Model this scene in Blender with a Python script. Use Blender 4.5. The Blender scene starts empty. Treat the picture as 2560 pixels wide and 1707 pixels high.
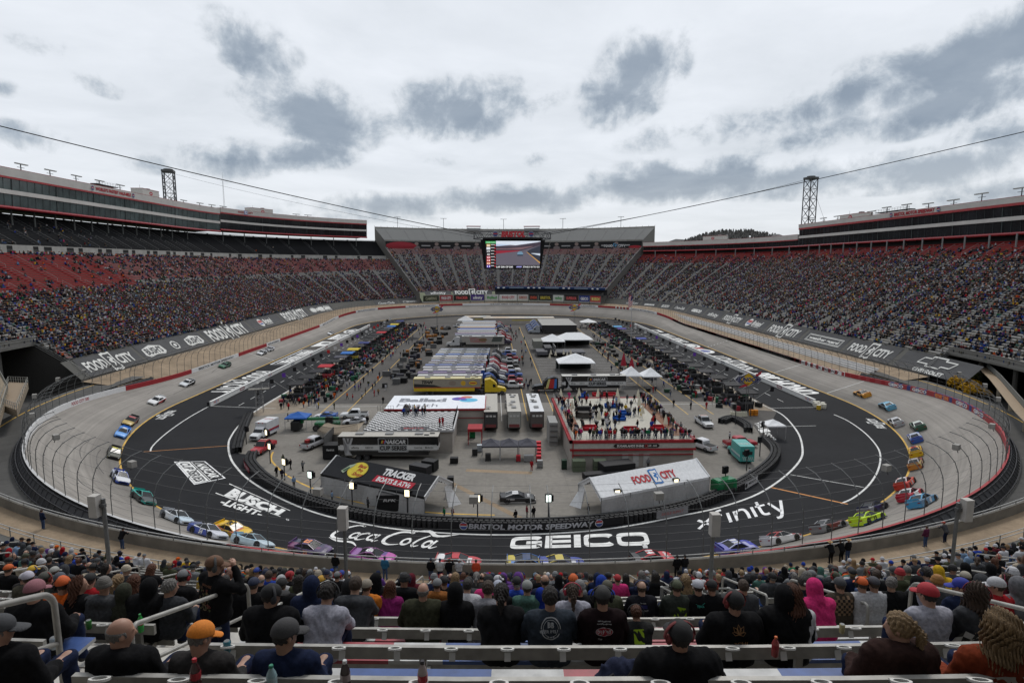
import bpy,math,random
import numpy as np
from mathutils import Vector,Matrix,Euler
random.seed(7);rng=np.random.default_rng(7)
scene=bpy.context.scene
COL=scene.collection
PI=math.pi
FPX,CXP,CYP,PITCH,YAW=1467.0,1280.0,853.5,0.131,-0.03
CX0,H=-4.63,32.1
YC,LS=136.7,163.0
cam=bpy.data.objects.new("camera",bpy.data.cameras.new("camera"))
COL.objects.link(cam);scene.camera=cam
cam.location=(CX0,0,H);cam.rotation_euler=(PI/2-PITCH,0,YAW)
cam.data.sensor_width=36;cam.data.lens=FPX/2560*36
cam.data.clip_start=0.1;cam.data.clip_end=9000
scene.view_settings.view_transform='Standard';scene.view_settings.look='None'
scene.view_settings.exposure=0.0;scene.view_settings.gamma=1
SUN_EL,SUN_AZ=math.radians(52),math.radians(18)
sd=bpy.data.lights.new("sun",'SUN');sd.energy=1.5;sd.angle=math.radians(14);sd.color=(1,.965,.92)
sun=bpy.data.objects.new("sun",sd);COL.objects.link(sun)
sv=Vector((math.sin(SUN_AZ)*math.cos(SUN_EL),math.cos(SUN_AZ)*math.cos(SUN_EL),math.sin(SUN_EL)))
sun.rotation_euler=sv.to_track_quat('Z','Y').to_euler();sun.location=sv*500
def build_world():
 w=bpy.data.worlds.new("World");scene.world=w;w.use_nodes=True
 nt=w.node_tree;N=nt.nodes;L=nt.links;N.clear()
 out=N.new('ShaderNodeOutputWorld');bg=N.new('ShaderNodeBackground');bg2=N.new('ShaderNodeBackground')
 sky=N.new('ShaderNodeTexSky');sky.sky_type='NISHITA';sky.sun_disc=False
 sky.sun_elevation=SUN_EL;sky.sun_rotation=SUN_AZ
 bg.inputs[1].default_value=.1;L.new(sky.outputs[0],bg.inputs[0])
 tc=N.new('ShaderNodeTexCoord');sep=N.new('ShaderNodeSeparateXYZ');L.new(tc.outputs['Generated'],sep.inputs[0])
 def M(op,a,b=None,c=None,clamp=False):
  m=N.new('ShaderNodeMath');m.operation=op;m.use_clamp=clamp
  for i,v in enumerate((a,b,c)):
   if v is None:continue
   if isinstance(v,(int,float)):m.inputs[i].default_value=v
   else:L.new(v,m.inputs[i])
  return m.outputs[0]
 az=M('ARCTAN2',sep.outputs[0],sep.outputs[1]);el=M('ARCSINE',sep.outputs[2])
 comb=N.new('ShaderNodeCombineXYZ');L.new(az,comb.inputs[0]);L.new(el,comb.inputs[1])
 zz=M('MAXIMUM',M('ADD',sep.outputs[2],.09),.03)
 cp=N.new('ShaderNodeCombineXYZ');L.new(M('DIVIDE',sep.outputs[0],zz),cp.inputs[0]);L.new(M('DIVIDE',sep.outputs[1],zz),cp.inputs[1])
 def noise(vec,scale,detail,rough,dist=0):
  n=N.new('ShaderNodeTexNoise');n.inputs['Scale'].default_value=scale;n.inputs['Detail'].default_value=detail
  n.inputs['Roughness'].default_value=rough;n.inputs['Distortion'].default_value=dist;L.new(vec,n.inputs['Vector']);return n.outputs['Fac']
 n1=noise(cp.outputs[0],.95,9,.58,.3);n2=noise(cp.outputs[0],.35,4,.5);n3=noise(comb.outputs[0],9,10,.62,.2)
 def ae(px,py):
  u=(px*1.0884-CXP)/FPX;v=-(py*1.0884-CYP)/FPX
  dy=math.cos(PITCH)+v*math.sin(PITCH);dz=-math.sin(PITCH)+v*math.cos(PITCH)
  x=u*math.cos(YAW)-dy*math.sin(YAW);y=u*math.sin(YAW)+dy*math.cos(YAW)
  return math.atan2(x,y),math.atan2(dz,math.hypot(x,y))
 blobs=[(580,105,105,58,.35,1.0),(740,255,155,62,.15,1.1),(1055,245,165,62,-.12,1.1),(1455,170,120,80,-.62,1.1),(515,360,100,45,0,.85),(705,355,100,36,-.1,.85),(60,312,90,32,.15,.7),(95,105,70,26,.1,.45),(240,190,75,26,.2,.6),(1255,365,55,17,0,.6),(1240,212,60,34,0,.35),(1180,455,210,30,-.03,1.1),(1520,415,260,42,-.05,1.2),(1850,405,260,40,-.02,1.15),(2150,380,260,42,-.1,1.0),(850,465,180,26,0,.8),(2230,120,330,70,-.33,1.15),(1960,200,230,48,-.3,.95),(2200,225,250,52,-.22,1.0),(2000,280,300,40,-.12,.6),(1600,300,180,34,-.1,.45),(2330,300,160,50,0,.7),(5,200,40,20,0,.7),(985,368,60,14,0,.4),(340,375,60,24,0,.4),(2352,430,260,34,-.08,.7),(700,490,260,18,0,.5)]
 acc=None
 for px,py,hw,hh,ti,st in blobs:
  A,E=ae(px,py);A2,_=ae(px+hw,py);_,E2=ae(px,py-hh)
  sx,sy=abs(A2-A)*1.3,abs(E2-E)*1.35
  da=M('SUBTRACT',az,A);de=M('SUBTRACT',el,E);c,s=math.cos(ti),math.sin(ti)
  u=M('DIVIDE',M('SUBTRACT',M('MULTIPLY',da,c),M('MULTIPLY',de,s)),sx)
  v=M('DIVIDE',M('ADD',M('MULTIPLY',da,s),M('MULTIPLY',de,c)),sy)
  d=M('SQRT',M('ADD',M('MULTIPLY',u,u),M('MULTIPLY',v,v)))
  b=M('MULTIPLY',M('MULTIPLY',M('SUBTRACT',1.15,d,clamp=True),st),M('SUBTRACT',1.0,M('MULTIPLY',v,.55)))
  acc=b if acc is None else M('MAXIMUM',acc,b)
 n4=noise(comb.outputs[0],22,8,.6,.4)
 lump=M('MULTIPLY',M('SUBTRACT',n3,.5),3.0)
 fine=M('MULTIPLY',M('SUBTRACT',n4,.5),1.4)
 dens=M('ADD',acc,M('ADD',lump,fine))
 dens=M('MULTIPLY',dens,M('MULTIPLY',acc,5,clamp=True))
 cov=N.new('ShaderNodeMapRange');cov.interpolation_type='SMOOTHSTEP'
 cov.inputs['From Min'].default_value=.0;cov.inputs['From Max'].default_value=1.05;L.new(dens,cov.inputs[0])
 thin=M('MULTIPLY',M('SUBTRACT',n1,.40,clamp=True),.55)
 thin=M('ADD',thin,M('MULTIPLY',M('SUBTRACT',n2,.45,clamp=True),.35))
 fac=M('ADD',M('MULTIPLY',cov.outputs[0],.80),M('MULTIPLY',thin,1.5),clamp=True)
 ramp=N.new('ShaderNodeValToRGB');L.new(fac,ramp.inputs[0]);cr=ramp.color_ramp
 cr.elements[0].position=0;cr.elements[0].color=(.86,.90,.96,1)
 cr.elements[1].position=1;cr.elements[1].color=(.27,.33,.41,1)
 e=cr.elements.new(.30);e.color=(.68,.725,.78,1)
 e=cr.elements.new(.62);e.color=(.47,.53,.60,1)
 warm=N.new('ShaderNodeMixRGB');warm.blend_type='MIX'
 hz=N.new('ShaderNodeMapRange');hz.inputs['From Min'].default_value=.16;hz.inputs['From Max'].default_value=0;hz.inputs['To Max'].default_value=.45;L.new(el,hz.inputs[0])
 L.new(hz.outputs[0],warm.inputs[0]);L.new(ramp.outputs[0],warm.inputs[1]);warm.inputs[2].default_value=(.78,.80,.81,1)
 L.new(warm.outputs[0],bg2 .inputs[0]);bg2 .inputs[1].default_value=1.0
 mix=N.new('ShaderNodeMixShader');mix.inputs[0].default_value=.96
 L.new(bg.outputs[0],mix.inputs[1]);L.new(bg2 .outputs[0],mix.inputs[2]);L.new(mix.outputs[0],out.inputs[0])
 w.cycles.sampling_method='MANUAL';w.cycles.sample_map_resolution=512
build_world()
scene.cycles.max_bounces=5;scene.cycles.diffuse_bounces=3;scene.cycles.glossy_bounces=2
scene.cycles.transmission_bounces=3;scene.cycles.transparent_max_bounces=8
scene.cycles.caustics_reflective=False;scene.cycles.caustics_refractive=False
def ray(px,py):
 u=(px-CXP)/FPX;v=-(py-CYP)/FPX
 dy=math.cos(PITCH)+v*math.sin(PITCH);dz=-math.sin(PITCH)+v*math.cos(PITCH)
 c,s=math.cos(YAW),math.sin(YAW)
 return Vector((c*u-s*dy,s*u+c*dy,dz))
def G(px,py,z=0.0):
 d=ray(px,py);t=(z-H)/d.z
 return Vector((CX0+t*d.x,t*d.y,z))
def px_of(x,y,z):
 X=x-CX0;c,s=math.cos(YAW),math.sin(YAW);X,Y=c*X+s*y,-s*X+c*y;Z=z-H
 dep=Y*math.cos(PITCH)-Z*math.sin(PITCH);v=Y*math.sin(PITCH)+Z*math.cos(PITCH)
 return CXP+FPX*X/dep,CYP-FPX*v/dep
A1,A2,A3=90*PI/2,90*PI/2+LS,90*PI+LS
def sp(a,r):
 s=1 if a>=0 else-1;b=abs(a)
 if b<=A1:t=b/90;return s*r*math.sin(t),YC-r*math.cos(t)
 if b<=A2:return s*r,YC+b-A1
 t=(b-A2)/90;return s*r*math.cos(t),YC+LS+r*math.sin(t)
def nrm(a):
 x0,y0=sp(a,10);x1,y1=sp(a,11);return x1-x0,y1-y0
def tang(a):
 nx,ny=nrm(a);return-ny,nx
def off_a(x,y):
 if y<YC:return math.hypot(x,y-YC),90*math.atan2(x,YC-y)
 if y>YC+LS:
  t=math.atan2(y-YC-LS,abs(x));return math.hypot(x,y-YC-LS),(1 if x>=0 else-1)*(A2+90*t)
 return abs(x),(1 if x>=0 else-1)*(A1+y-YC)
def sm(x,a,b):
 t=min(1,max(0,(x-a)/(b-a)));return t*t*(3-2*t)
RY=78.4
def wall_r(a):b=abs(a);return 89.5-2.5*sm(b,110,175)
def wall_z(a):b=abs(a);return 5.5-2.9*sm(b,95,165)+2.9*sm(b,A2-25,A2+45)
def surf_z(x,y):
 d,a=off_a(x,y)
 return 0.0 if d<=RY else(d-RY)/(wall_r(a)-RY)*wall_z(a)
def G_track(px,py):
 d=ray(px,py);o=Vector((CX0,0,H));t=30.0
 while t<600:
  p=o+d*t
  if p.z<=surf_z(p.x,p.y):break
  t+=.15
 return p
MATS={}
def new_mat(name):
 m=bpy.data.materials.new(name);m.use_nodes=True;nt=m.node_tree;b=nt.nodes['Principled BSDF'];return m,nt,b
def inp(b,**k):
 for n,v in k.items():
  n=n.replace('_',' ')
  b.inputs[n].default_value=v
def add_noise(nt,scale,detail=4,rough=.55,coord='Object',mapping=None):
 tc=nt.nodes.new('ShaderNodeTexCoord');n=nt.nodes.new('ShaderNodeTexNoise')
 n.inputs['Scale'].default_value=scale;n.inputs['Detail'].default_value=detail;n.inputs['Roughness'].default_value=rough
 src=tc.outputs[coord]
 if mapping:
  mp=nt.nodes.new('ShaderNodeMapping');mp.inputs['Scale'].default_value=mapping;nt.links.new(src,mp.inputs[0]);src=mp.outputs[0]
 nt.links.new(src,n.inputs['Vector']);return n.outputs['Fac']
def vary(nt,b,colsock,fac,lo,hi):
 """multiply a colour by lo..hi according to a 0-1 noise"""
 mr=nt.nodes.new('ShaderNodeMapRange');mr.inputs['From Min'].default_value=.3;mr.inputs['From Max'].default_value=.7
 mr.inputs['To Min'].default_value=lo;mr.inputs['To Max'].default_value=hi;nt.links.new(fac,mr.inputs[0])
 vm=nt.nodes.new('ShaderNodeVectorMath');vm.operation='SCALE'
 if isinstance(colsock,tuple):vm.inputs[0].default_value=colsock[:3]
 else:nt.links.new(colsock,vm.inputs[0])
 nt.links.new(mr.outputs[0],vm.inputs['Scale']);return vm.outputs[0]
def bump(nt,b,fac,strength,dist=.01):
 bp=nt.nodes.new('ShaderNodeBump');bp.inputs['Strength'].default_value=strength;bp.inputs['Distance'].default_value=dist
 nt.links.new(fac,bp.inputs['Height']);nt.links.new(bp.outputs[0],b.inputs['Normal'])
def mat(name,col=None,rough=.7,metal=0.0,noise=None,bmp=0,spec=None,attr=False,obj=False,emit=None):
 """col fixed, or face colours (attr), or object colour (obj); noise = (scale, lo, hi)"""
 if name in MATS:return MATS[name]
 m,nt,b=new_mat(name);inp(b,Roughness=rough,Metallic=metal)
 if spec is not None:b.inputs['Specular IOR Level'].default_value=spec
 src=tuple(col)+(1,)if col else None
 if attr:
  at=nt.nodes.new('ShaderNodeAttribute');at.attribute_name='Col';src=at.outputs['Color']
 if obj:
  oi=nt.nodes.new('ShaderNodeObjectInfo');src=oi.outputs['Color']
 if noise:
  f=add_noise(nt,noise[0]);out=vary(nt,b,src,f,noise[1],noise[2]);nt.links.new(out,b.inputs['Base Color'])
  if bmp:bump(nt,b,f,bmp)
 elif isinstance(src,tuple):b.inputs['Base Color'].default_value=src
 else:nt.links.new(src,b.inputs['Base Color'])
 if emit is not None:
  b.inputs['Emission Strength'].default_value=emit
  if isinstance(src,tuple):b.inputs['Emission Color'].default_value=src
  else:nt.links.new(src,b.inputs['Emission Color'])
 MATS[name]=m;return m
m_paint=mat('painted_surface',attr=True,rough=.7,spec=.25,noise=(3,.88,1.08))
m_gloss=mat('gloss_paint',attr=True,rough=.22,noise=(2,.93,1.05))
m_matte=mat('matte_cloth',attr=True,rough=.95,spec=.1,noise=(9,.75,1.15))
m_crowd=mat('crowd_cloth',attr=True,rough=.95,spec=.1)
m_alu=mat('brushed_aluminium',(.34,.33,.305),.5,.25,noise=(6,.72,1.12),bmp=.15)
m_steel=mat('galvanised_steel',(.15,.155,.155),.5,.4,noise=(8,.8,1.15))
m_dark=mat('dark_steel',(.035,.036,.04),.55,.2,noise=(5,.8,1.3))
m_black=mat('black_plastic',(.012,.012,.013),.6,spec=.2,noise=(6,.7,1.5))
m_rubber=mat('tyre_rubber',(.012,.012,.013),.75,noise=(10,.7,1.7),bmp=.3)
m_white=mat('white_paint',(.72,.72,.70),.6,noise=(1.2,.82,1.05))
m_rawhite=mat('worn_white_paint',(.66,.66,.64),.8,noise=(.9,.72,1.12))
m_yellow=mat('yellow_line_paint',(.62,.38,.07),.8,noise=(.7,.7,1.1))
m_red=mat('red_paint',(.33,.022,.026),.55,noise=(1.5,.8,1.1))
m_glass=mat('dark_glass',(.010,.012,.014),.14,spec=.3)
m_conc=mat('stand_concrete',(.23,.22,.20),.9,noise=(.7,.75,1.15),bmp=.1)
m_obj=mat('fabric',obj=True,rough=.95,spec=.12,noise=(26,.70,1.22),bmp=.55)
m_skin=mat('skin',obj=True,rough=.55,noise=(14,.9,1.08))
m_hair=mat('hair_strands',obj=True,rough=.6)
m_cap=mat('cap_cloth',obj=True,rough=.8,noise=(60,.85,1.1),bmp=.2)
def hair_nodes():
 nt=m_hair.node_tree;b=nt.nodes['Principled BSDF']
 f=add_noise(nt,5,6,.7,mapping=(22,22,1.6));oi=nt.nodes.new('ShaderNodeObjectInfo')
 out=vary(nt,b,oi.outputs['Color'],f,.35,1.6);nt.links.new(out,b.inputs['Base Color']);bump(nt,b,f,1.0,.02)
hair_nodes()
def link(o,parent=None):
 COL.objects.link(o)
 if parent is not None:o.parent=parent
 return o
def tag(o,label=None,cat=None,group=None,kind=None):
 if label:o['label']=label
 if cat:o['category']=cat
 if group:o['group']=group
 if kind:o['kind']=kind
 return o
def empty(name,loc=(0,0,0),rz=0,**k):
 o=bpy.data.objects.new(name,None);o.location=loc;o.rotation_euler=(0,0,rz);link(o);o.empty_display_size=.3
 return tag(o,**k)
def np_mesh(name,V,F,cols=None,smooth=False):
 """F: list of arrays (n,k) of vertex indices; cols: matching list of (n,3)"""
 me=bpy.data.meshes.new(name);V=np.asarray(V,np.float32).reshape(-1,3)
 F=[np.asarray(f,np.int32)for f in F if len(f)]
 me.vertices.add(len(V));me.vertices.foreach_set('co',V.ravel())
 nl=sum(f.size for f in F);nf=sum(len(f)for f in F)
 me.loops.add(nl);me.polygons.add(nf)
 me.loops.foreach_set('vertex_index',np.concatenate([f.ravel()for f in F]))
 tot=np.concatenate([np.full(len(f),f.shape[1],np.int32)for f in F])
 st=np.concatenate([[0],np.cumsum(tot)[:-1]]).astype(np.int32)
 me.polygons.foreach_set('loop_start',st)
 me.polygons.foreach_set('loop_total',tot)
 me.polygons.foreach_set('use_smooth',np.full(nf,smooth))
 if cols is not None:
  c=np.concatenate([np.asarray(c,np.float32).reshape(-1,3)for c in cols]);c=np.hstack([c,np.ones((len(c),1),np.float32)])
  at=me.attributes.new('Col','FLOAT_COLOR','FACE');at.data.foreach_set('color',c.ravel())
 me.update(calc_edges=True);return me
class MB:
 def __init__(s):s.v=[];s.f=[];s.c=[]
 def add(s,vs,fs,col=(.5,.5,.5)):
  n=len(s.v);s.v.extend([tuple(p)for p in vs])
  for f in fs:s.f.append(tuple(i+n for i in f));s.c.append(col)
  return s
 def quad(s,a,b,c,d,col=(.5,.5,.5)):return s.add([a,b,c,d],[(0,1,2,3)],col)
 def box(s,c,d,col=(.5,.5,.5),rz=0,taper=1.0,M=None):
  x,y,z=d[0]/2,d[1]/2,d[2]/2;ca,sa=math.cos(rz),math.sin(rz);P=[]
  for k,(i,j,h)in enumerate(((-1,-1,-1),(1,-1,-1),(1,1,-1),(-1,1,-1),(-1,-1,1),(1,-1,1),(1,1,1),(-1,1,1))):
   t=taper if h>0 else 1;X,Y=i*x*t,j*y*t
   p=Vector((c[0]+X*ca-Y*sa,c[1]+X*sa+Y*ca,c[2]+h*z));P.append(M@p if M else p)
  return s.add(P,[(0,3,2,1),(4,5,6,7),(0,1,5,4),(1,2,6,5),(2,3,7,6),(3,0,4,7)],col)
 def tube(s,p,q,r,n=6,col=(.5,.5,.5),r2=None,cap=True):
  p,q=Vector(p),Vector(q);d=(q-p)
  if d.length<1e-6:return s
  d.normalize();u=d.orthogonal().normalized();w=d.cross(u);r2=r if r2 is None else r2;P=[]
  for c,rr in((p,r),(q,r2)):
   for i in range(n):
    t=2*PI*i/n;P.append(c+(u*math.cos(t)+w*math.sin(t))*rr)
  fs=[(i,(i+1)%n,n+(i+1)%n,n+i)for i in range(n)]
  if cap:fs+=[tuple(reversed(range(n))),tuple(range(n,2*n))]
  return s.add(P,fs,col)
 def path(s,pts,r,n=6,col=(.5,.5,.5)):
  pts=[Vector(p)for p in pts];P=[];u=None
  for i,p in enumerate(pts):
   d=(pts[min(i+1,len(pts)-1)]-pts[max(i-1,0)]).normalized()
   if u is None:u=d.orthogonal().normalized()
   u=(u-d*u.dot(d)).normalized();w=d.cross(u)
   for k in range(n):
    t=2*PI*k/n;P.append(p+(u*math.cos(t)+w*math.sin(t))*r)
  m=len(pts);fs=[(i*n+k,i*n+(k+1)%n,(i+1)*n+(k+1)%n,(i+1)*n+k)for i in range(m-1)for k in range(n)]
  fs+=[tuple(reversed(range(n))),tuple(range((m-1)*n,m*n))]
  return s.add(P,fs,col)
 def lathe(s,prof,c=(0,0,0),n=10,col=(.5,.5,.5),sy=1.0):
  P=[(c[0]+r*math.cos(2*PI*i/n),c[1]+sy*r*math.sin(2*PI*i/n),c[2]+z)for r,z in prof for i in range(n)];m=len(prof)
  fs=[(j*n+i,j*n+(i+1)%n,(j+1)*n+(i+1)%n,(j+1)*n+i)for j in range(m-1)for i in range(n)]
  fs+=[tuple(reversed(range(n))),tuple(range((m-1)*n,m*n))]
  return s.add(P,fs,col)
 def poly(s,pts,z0,z1,col=(.5,.5,.5)):
  n=len(pts);P=[(x,y,z0)for x,y in pts]+[(x,y,z1)for x,y in pts]
  return s.add(P,[tuple(reversed(range(n))),tuple(range(n,2*n))]+[(i,(i+1)%n,n+(i+1)%n,n+i)for i in range(n)],col)
 def build(s,name,material,parent=None,smooth=False,loc=None):
  by={}
  for f,c in zip(s.f,s.c):by.setdefault(len(f),([],[]))[0].append(f);by[len(f)][1].append(c)
  me=np_mesh(name,s.v,[v[0]for v in by.values()],[v[1]for v in by.values()],smooth)
  me.materials.append(material);o=bpy.data.objects.new(name,me);link(o,parent)
  if loc is not None:o.location=loc
  return o
def loft(A,prof,closed=False):
 """world grid from samples A and prof(a) -> [(r, z), ...]; returns V (n,m,3) and quads"""
 V=[]
 for a in A:
  for r,z in prof(a):
   x,y=sp(a,r);V.append((x,y,z))
 m=len(prof(A[0]));n=len(A);i=np.arange(n-1)[:,None]*m+np.arange(m-1)[None,:]
 Q=np.stack([i,i+m,i+m+1,i+1],-1).reshape(-1,4)
 return np.array(V),Q
def loft_obj(name,A,prof,material,parent=None,colf=None,smooth=False,col=None):
 V,Q=loft(A,prof);c=None
 if colf is not None:
  m=len(prof(A[0]))-1;c=[colf(A[i],j)for i in range(len(A)-1)for j in range(m)];c=[np.array(c)]
 elif col is not None:c=[np.tile(col,(len(Q),1))]
 me=np_mesh(name,V,[Q],c,smooth);me.materials.append(material)
 o=bpy.data.objects.new(name,me);return link(o,parent)
def arange(a,b,step):
 n=max(1,int(math.ceil(abs(b-a)/step)));return[a+(b-a)*i/n for i in range(n+1)]
TXT={}
def text2d(s,bold=.02,shear=0.0,space=1.0):
 """2D triangles of a word, scaled to cap height 1, starting at x=0; returns V (n,2), F (m,3), width"""
 k=(s,bold,shear,space)
 if k in TXT:return TXT[k]
 cu=bpy.data.curves.new('t','FONT');cu.body=s;cu.size=1;cu.offset=bold;cu.shear=shear;cu.space_character=space;cu.resolution_u=2
 o=bpy.data.objects.new('t',cu);COL.objects.link(o)
 dg=bpy.context.evaluated_depsgraph_get();me=o.evaluated_get(dg).to_mesh()
 V=np.empty(len(me.vertices)*3);me.vertices.foreach_get('co',V);V=V.reshape(-1,3)[:,:2].copy()
 me.calc_loop_triangles();F=np.empty(len(me.loop_triangles)*3,np.int32);me.loop_triangles.foreach_get('vertices',F);F=F.reshape(-1,3)
 o.evaluated_get(dg).to_mesh_clear();bpy.data.objects.remove(o);bpy.data.curves.remove(cu)
 V[:,0]-=V[:,0].min();V[:,1]/=.70
 TXT[k]=(V,F,V[:,0].max());return TXT[k]
class Flat:
 """flat artwork in its own 2D units, mapped onto a surface by a function"""
 def __init__(s):s.v=[];s.f=[];s.c=[];s.n=0;s.z=[]
 def tris(s,V,F,col,lay=0):
  s.v.append(np.asarray(V,float));s.f.append(np.asarray(F)+s.n);s.c.append(np.tile(col,(len(F),1)));s.n+=len(V);s.z.append(np.full(len(V),lay));return s
 def text(s,t,x,y,h,col=(.8,.8,.8),w=None,align='c',bold=.02,shear=0.0,space=1.0,lay=0,rot=0):
  V,F,W=text2d(t,bold,shear,space);V=V.copy();sc=h if w is None else w/W;V[:,0]*=sc;V[:,1]*=h;W*=sc
  V[:,0]-={'c':W/2,'l':0,'r':W}[align];V[:,1]-=h/2
  if rot:c,si=math.cos(rot),math.sin(rot);V=V@np.array([[c,si],[-si,c]])
  return s.tris(V+np.array([x,y]),F,col,lay)
 def poly(s,P,col=(.8,.8,.8),lay=0):
  n=len(P);return s.tris(P,[(0,i,i+1)for i in range(1,n-1)],col,lay)
 def rect(s,x0,y0,x1,y1,col=(.8,.8,.8),lay=0):return s.poly([(x0,y0),(x1,y0),(x1,y1),(x0,y1)],col,lay)
 def frame(s,x0,y0,x1,y1,t,col=(.8,.8,.8),lay=0):
  s.rect(x0,y0,x1,y0+t,col,lay);s.rect(x0,y1-t,x1,y1,col,lay);s.rect(x0,y0+t,x0+t,y1-t,col,lay);return s.rect(x1-t,y0+t,x1,y1-t,col,lay)
 def disc(s,x,y,rx,ry,col=(.8,.8,.8),lay=0,n=24):return s.poly([(x+rx*math.cos(2*PI*i/n),y+ry*math.sin(2*PI*i/n))for i in range(n)],col,lay)
 def ring(s,x,y,rx,ry,t,col=(.8,.8,.8),lay=0,n=28):
  P=[(x+rx*math.cos(2*PI*i/n)*k,y+ry*math.sin(2*PI*i/n)*k)for k in(1,1-t)for i in range(n)]
  return s.tris(P,[f for i in range(n)for f in((i,(i+1)%n,n+i),(n+i,(i+1)%n,n+(i+1)%n))],col,lay)
 def stroke(s,P,W,col=(.8,.8,.8),lay=0,sub=6):
  P=np.array(P,float);W=np.array(W,float)if np.ndim(W)else np.full(len(P),W);Q=[];R=[]
  for i in range(len(P)-1):
   p0,p1,p2,p3=P[max(i-1,0)],P[i],P[i+1],P[min(i+2,len(P)-1)]
   for t in np.linspace(0,1,sub,endpoint=False):
    Q.append(.5*((2*p1)+(-p0+p2)*t+(2*p0-5*p1+4*p2-p3)*t*t+(-p0+3*p1-3*p2+p3)*t**3));R.append(W[i]*(1-t)+W[i+1]*t)
  Q.append(P[-1]);R.append(W[-1]);Q=np.array(Q);R=np.array(R)/2
  d=np.gradient(Q,axis=0);d/=np.linalg.norm(d,axis=1)[:,None]+1e-9;n=np.stack([-d[:,1],d[:,0]],1)
  V=np.vstack([Q+n*R[:,None],Q-n*R[:,None]]);m=len(Q)
  return s.tris(V,[f for i in range(m-1)for f in((i,m+i,i+1),(i+1,m+i,m+i+1))],col,lay)
 def bounds(s):
  V=np.vstack(s.v);return V[:,0].min(),V[:,1].min(),V[:,0].max(),V[:,1].max()
 def build(s,name,fn,material=None,parent=None,lift=.004):
  V=np.vstack(s.v);Z=np.concatenate(s.z);W=[fn(x,y,lift*(1+z))for(x,y),z in zip(V,Z)]
  me=np_mesh(name,W,[np.vstack(s.f)],[np.vstack(s.c)]);me.materials.append(material or m_paint)
  return link(bpy.data.objects.new(name,me),parent)
def plane_fn(o,ux,uy):
 """map 2D metres to a plane: origin o, unit axes ux, uy; lift along the normal"""
 o,ux,uy=Vector(o),Vector(ux).normalized(),Vector(uy).normalized();n=ux.cross(uy)
 return lambda x,y,l:o+ux*x+uy*y+n*l
def quad_fn(bl,br,tr,tl,w,h,up=(0,0,1)):
 """map the w x h rectangle centred at 0 onto a quad in space"""
 bl,br,tr,tl=map(Vector,(bl,br,tr,tl));n=(br-bl).cross(tl-bl).normalized()
 def fn(x,y,l):
  s,t=x/w+.5,y/h+.5;return bl*(1-s)*(1-t)+br*s*(1-t)+tr*s*t+tl*(1-s)*t+n*l
 return fn
WH=(.74,.74,.72)
def food_city(F,x=0,y=0,h=1.0,c1=WH,c2=WH,cb=WH,hole=(.03,.03,.032),lay=0):
 """FOOD [flag] CITY, cap height h"""
 F.text('FOOD',x-.75*h,y,h,c1,align='r',bold=.035,w=2.5*h,lay=lay);F.text('CITY',x+.75*h,y,h,c2,align='l',bold=.035,w=2.2*h,lay=lay)
 P=[(-.62,1.0),(-.2,1.08),(.2,.98),(.62,1.06),(.5,0),(.62,-1.0),(.2,-1.08),(-.2,-.98),(-.62,-1.05),(-.5,0)]
 F.poly([(x+a*h,y+b*h)for a,b in P],cb,lay);F.poly([(x+a*h*.72,y+b*h*.8)for a,b in P],hole,lay+1)
 F.stroke([(x-.05*h,y+.5*h),(x+.28*h,y+.3*h),(x-.1*h,y+.05*h),(x+.15*h,y-.2*h),(x-.12*h,y-.6*h)],[.1*h,.2*h,.3*h,.2*h,.08*h],cb,lay+2,4);return F
def asphalt(name,base,scale,lo,hi,streak=None,rough=.85,seams=None):
 m,nt,b=new_mat(name);inp(b,Roughness=rough,Specular_IOR_Level=.15)
 f=add_noise(nt,scale,6,.6,mapping=streak);o=vary(nt,b,tuple(base),f,lo,hi)
 f2=add_noise(nt,scale*14,3,.6);o=vary(nt,b,o,f2,.88,1.1)
 f3=add_noise(nt,scale*.23,5,.65);o=vary(nt,b,o,f3,.86,1.12)
 if seams:
  tc=nt.nodes.new('ShaderNodeTexCoord');br=nt.nodes.new('ShaderNodeTexBrick');br.offset=0
  br.inputs['Color1'].default_value=br.inputs['Color2'].default_value=(1,1,1,1);br.inputs['Mortar'].default_value=(.62,.6,.58,1)
  br.inputs['Scale'].default_value=1;br.inputs['Mortar Size'].default_value=.012;br.inputs['Brick Width'].default_value=seams;br.inputs['Row Height'].default_value=seams
  nt.links.new(tc.outputs['Object'],br.inputs['Vector']);mm=nt.nodes.new('ShaderNodeVectorMath');mm.operation='MULTIPLY'
  nt.links.new(o,mm.inputs[0]);nt.links.new(br.outputs['Color'],mm.inputs[1]);o=mm.outputs[0]
 nt.links.new(o,b.inputs['Base Color']);bump(nt,b,f2,.12);return m
m_asph=asphalt('apron_asphalt',(.0155,.016,.018),.05,.82,1.22)
m_pit=asphalt('pit_asphalt',(.02,.02,.022),.05,.8,1.2)
m_gar=asphalt('garage_asphalt',(.088,.082,.076),.08,.8,1.15,seams=9.0)
m_infc=asphalt('infield_concrete',(.20,.186,.165),.09,.84,1.1,seams=6.0)
m_stall=asphalt('stall_concrete',(.27,.225,.175),.2,.7,1.12,seams=4.5)
m_road=asphalt('road_asphalt',(.09,.088,.084),.1,.8,1.15)
m_tan=asphalt('tan_concrete',(.27,.205,.14),.3,.75,1.15)
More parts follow.
